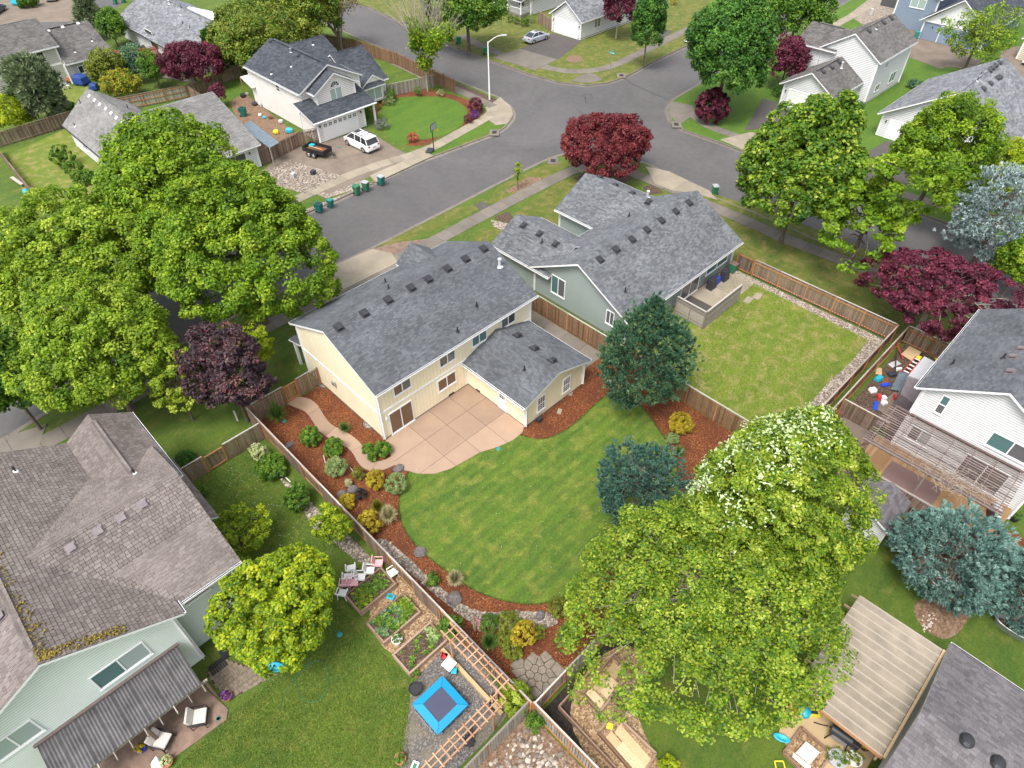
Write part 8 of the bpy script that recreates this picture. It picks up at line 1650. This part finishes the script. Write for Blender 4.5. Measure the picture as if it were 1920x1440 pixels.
T_ = Thing('patio_cover', 'pale flat patio cover behind the white two-storey house', 'patio cover', (*G(460, 150), 0)); A = GP([(451, 143), (470, 139), (480, 165), (477, 163)], 2.5); q = MB(); A = GP([(450, 144), (474, 137), (484, 162), (472, 165)], 2.5); q.prism(A, 2.42, 2.5, M['cushion']); q.build('roof_sheet', T_)
for p in A[:2]: q = MB(); q.box(p[0]-.05, p[0]+.05, p[1]-.05, p[1]+.05, 0, 2.42, M['post']); q.build('post', T_)
STUFFYARD = (('turquoise kiddie toy pile by the side fence', 543, 248, .55, 'turq', 'toy_pile', 'toy'), ('yellow toy car by the side fence', 518, 250, .45, 'yellow', 'toy_car', 'toy'), ('white tub in the side yard', 527, 230, .4, 'lightgrey', 'tub', 'tub'), ('dark tool rack with teal things against the white wall', 497, 200, .6, 'clothblack', 'tool_rack', 'rack'), ('white buckets by the tool rack', 488, 217, .3, 'white', 'bucket', 'bucket'), ('blue bucket by the tool rack', 496, 222, .3, 'turq', 'bucket', 'bucket'), ('brown pile beside the white wall', 508, 222, .45, 'rustbrown', 'wood_pile', 'wood pile'), ('black bin in the side yard', 478, 197, .45, 'clothblack', 'tub', 'tub'), ('black mower behind the white house', 456, 182, .5, 'black', 'mower', 'mower'), ('grey stool behind the white house', 463, 178, .3, 'lightgrey', 'stool', 'stool'),
 ('blue tarpaulin covered table in the tan house yard', 155, 158, 1.4, 'tarp', 'covered_table', 'covered table'), ('second blue covered heap by the rear fence', 178, 168, .9, 'tarp', 'covered_heap', 'covered heap'), ('timber bench stack by the tan house', 128, 153, .9, 'orange', 'timber_stack', 'timber stack'), ('blue barrel by the tan wall', 9, 178, .6, 'tarp', 'barrel', 'barrel'), ('red and black clutter by the tan house end', 218, 103, .6, 'red', 'clutter', 'clutter'), ('dark wheeled tub by the silver house', 272, 92, .6, 'clothblack', 'tub', 'tub'), ('blue pool cover pile at the top left corner', 40, 8, 1.6, 'turq', 'tarpaulin_heap', 'tarpaulin'), ('pink and yellow toys at the top left', 62, 8, 1.0, 'pink', 'toy_pile', 'toy'),
 ('bright blue tub at the left edge yard', 50, 362, .45, 'turq', 'tub', 'tub'), ('teal lid on the driveway between trailer and van', 636, 277, .2, 'teal', 'lid', 'lid'))
for lab, x, y, s_, col, nm, ct in STUFFYARD:
    g = G(x, y); q = MB(); k = 9; q.lathe((*g, 0), [(s_*.8, 0), (s_, s_*.25), (s_*.85, s_*.8), (s_*.35, s_*1.0), (.01, s_*1.02)], M[col], k if nm in ('tub', 'bucket', 'barrel', 'lid', 'stool') else 5, sy=random.uniform(.7, 1), rz=random.random()*3)
    if nm not in ('tub', 'bucket', 'barrel', 'lid'):
        for _ in range(3): h_ = random.uniform(.3, .8)*s_; q.obox((g[0]+random.uniform(-s_, s_)*.6, g[1]+random.uniform(-s_, s_)*.6, h_/2+.05), (s_*.5, s_*.3, h_), random.random()*3, M[random.choice(['lightgrey', col, 'clothblack', col])])
    if nm == 'lid': q = MB(); q.lathe((*g, .03), [(s_, 0), (s_*.9, .05), (.02, .06)], M[col], 14)
    tag(q.build(nm, origin=(*g, 0), bevel=.03), lab, ct)
for lab, x, y in (('white plastic garden chair by the tan house table, left', 117, 163), ('white plastic garden chair by the tan house table, right', 126, 161)): plchair(lab, x, y, 'white', 2.0)
T_ = Thing('bench', 'weathered plank bench lying in the left edge yard', 'bench', (*G(35, 345), 0)); g = Vector(G(25, 338)); g2 = Vector(G(45, 352)); q = MB(); q.beam((*g, .4), (*g2, .4), .35, .05, M['cap']); q.build('seat', T_)
for f_ in (.15, .85): p = g.lerp(g2, f_); q = MB(); q.obox((p.x, p.y, .19), (.08, .3, .38), .3, M['fence']); q.build('leg', T_)
q = MB(); q.beam((126.2, 27.2, 6.9), (141, 23.4, 4.5), .5, .05, M['white']) if False else None
g = G(1880, 45, 3.3)
T_ = Thing('string_lights', 'row of small amber lights low along the dark fence by the yellowish lawn', 'string lights', (50.45, 14, 0)); q = MB()
for i in range(52): q.lathe((50.40, 8.4+i*.235, .34), [(.01, -.05), (.045, -.02), (.045, .03), (.01, .05)], M['bulb'], 6)
q.build('bulb', T_)['kind'] = 'stuff'; q = MB(); q.beam((50.43, 8.3, .4), (50.43, 20.5, .4), .015, .015, M['black']); q.build('wire', T_)
for o in bpy.data.objects:
    if '_w' in o: del o['_w']
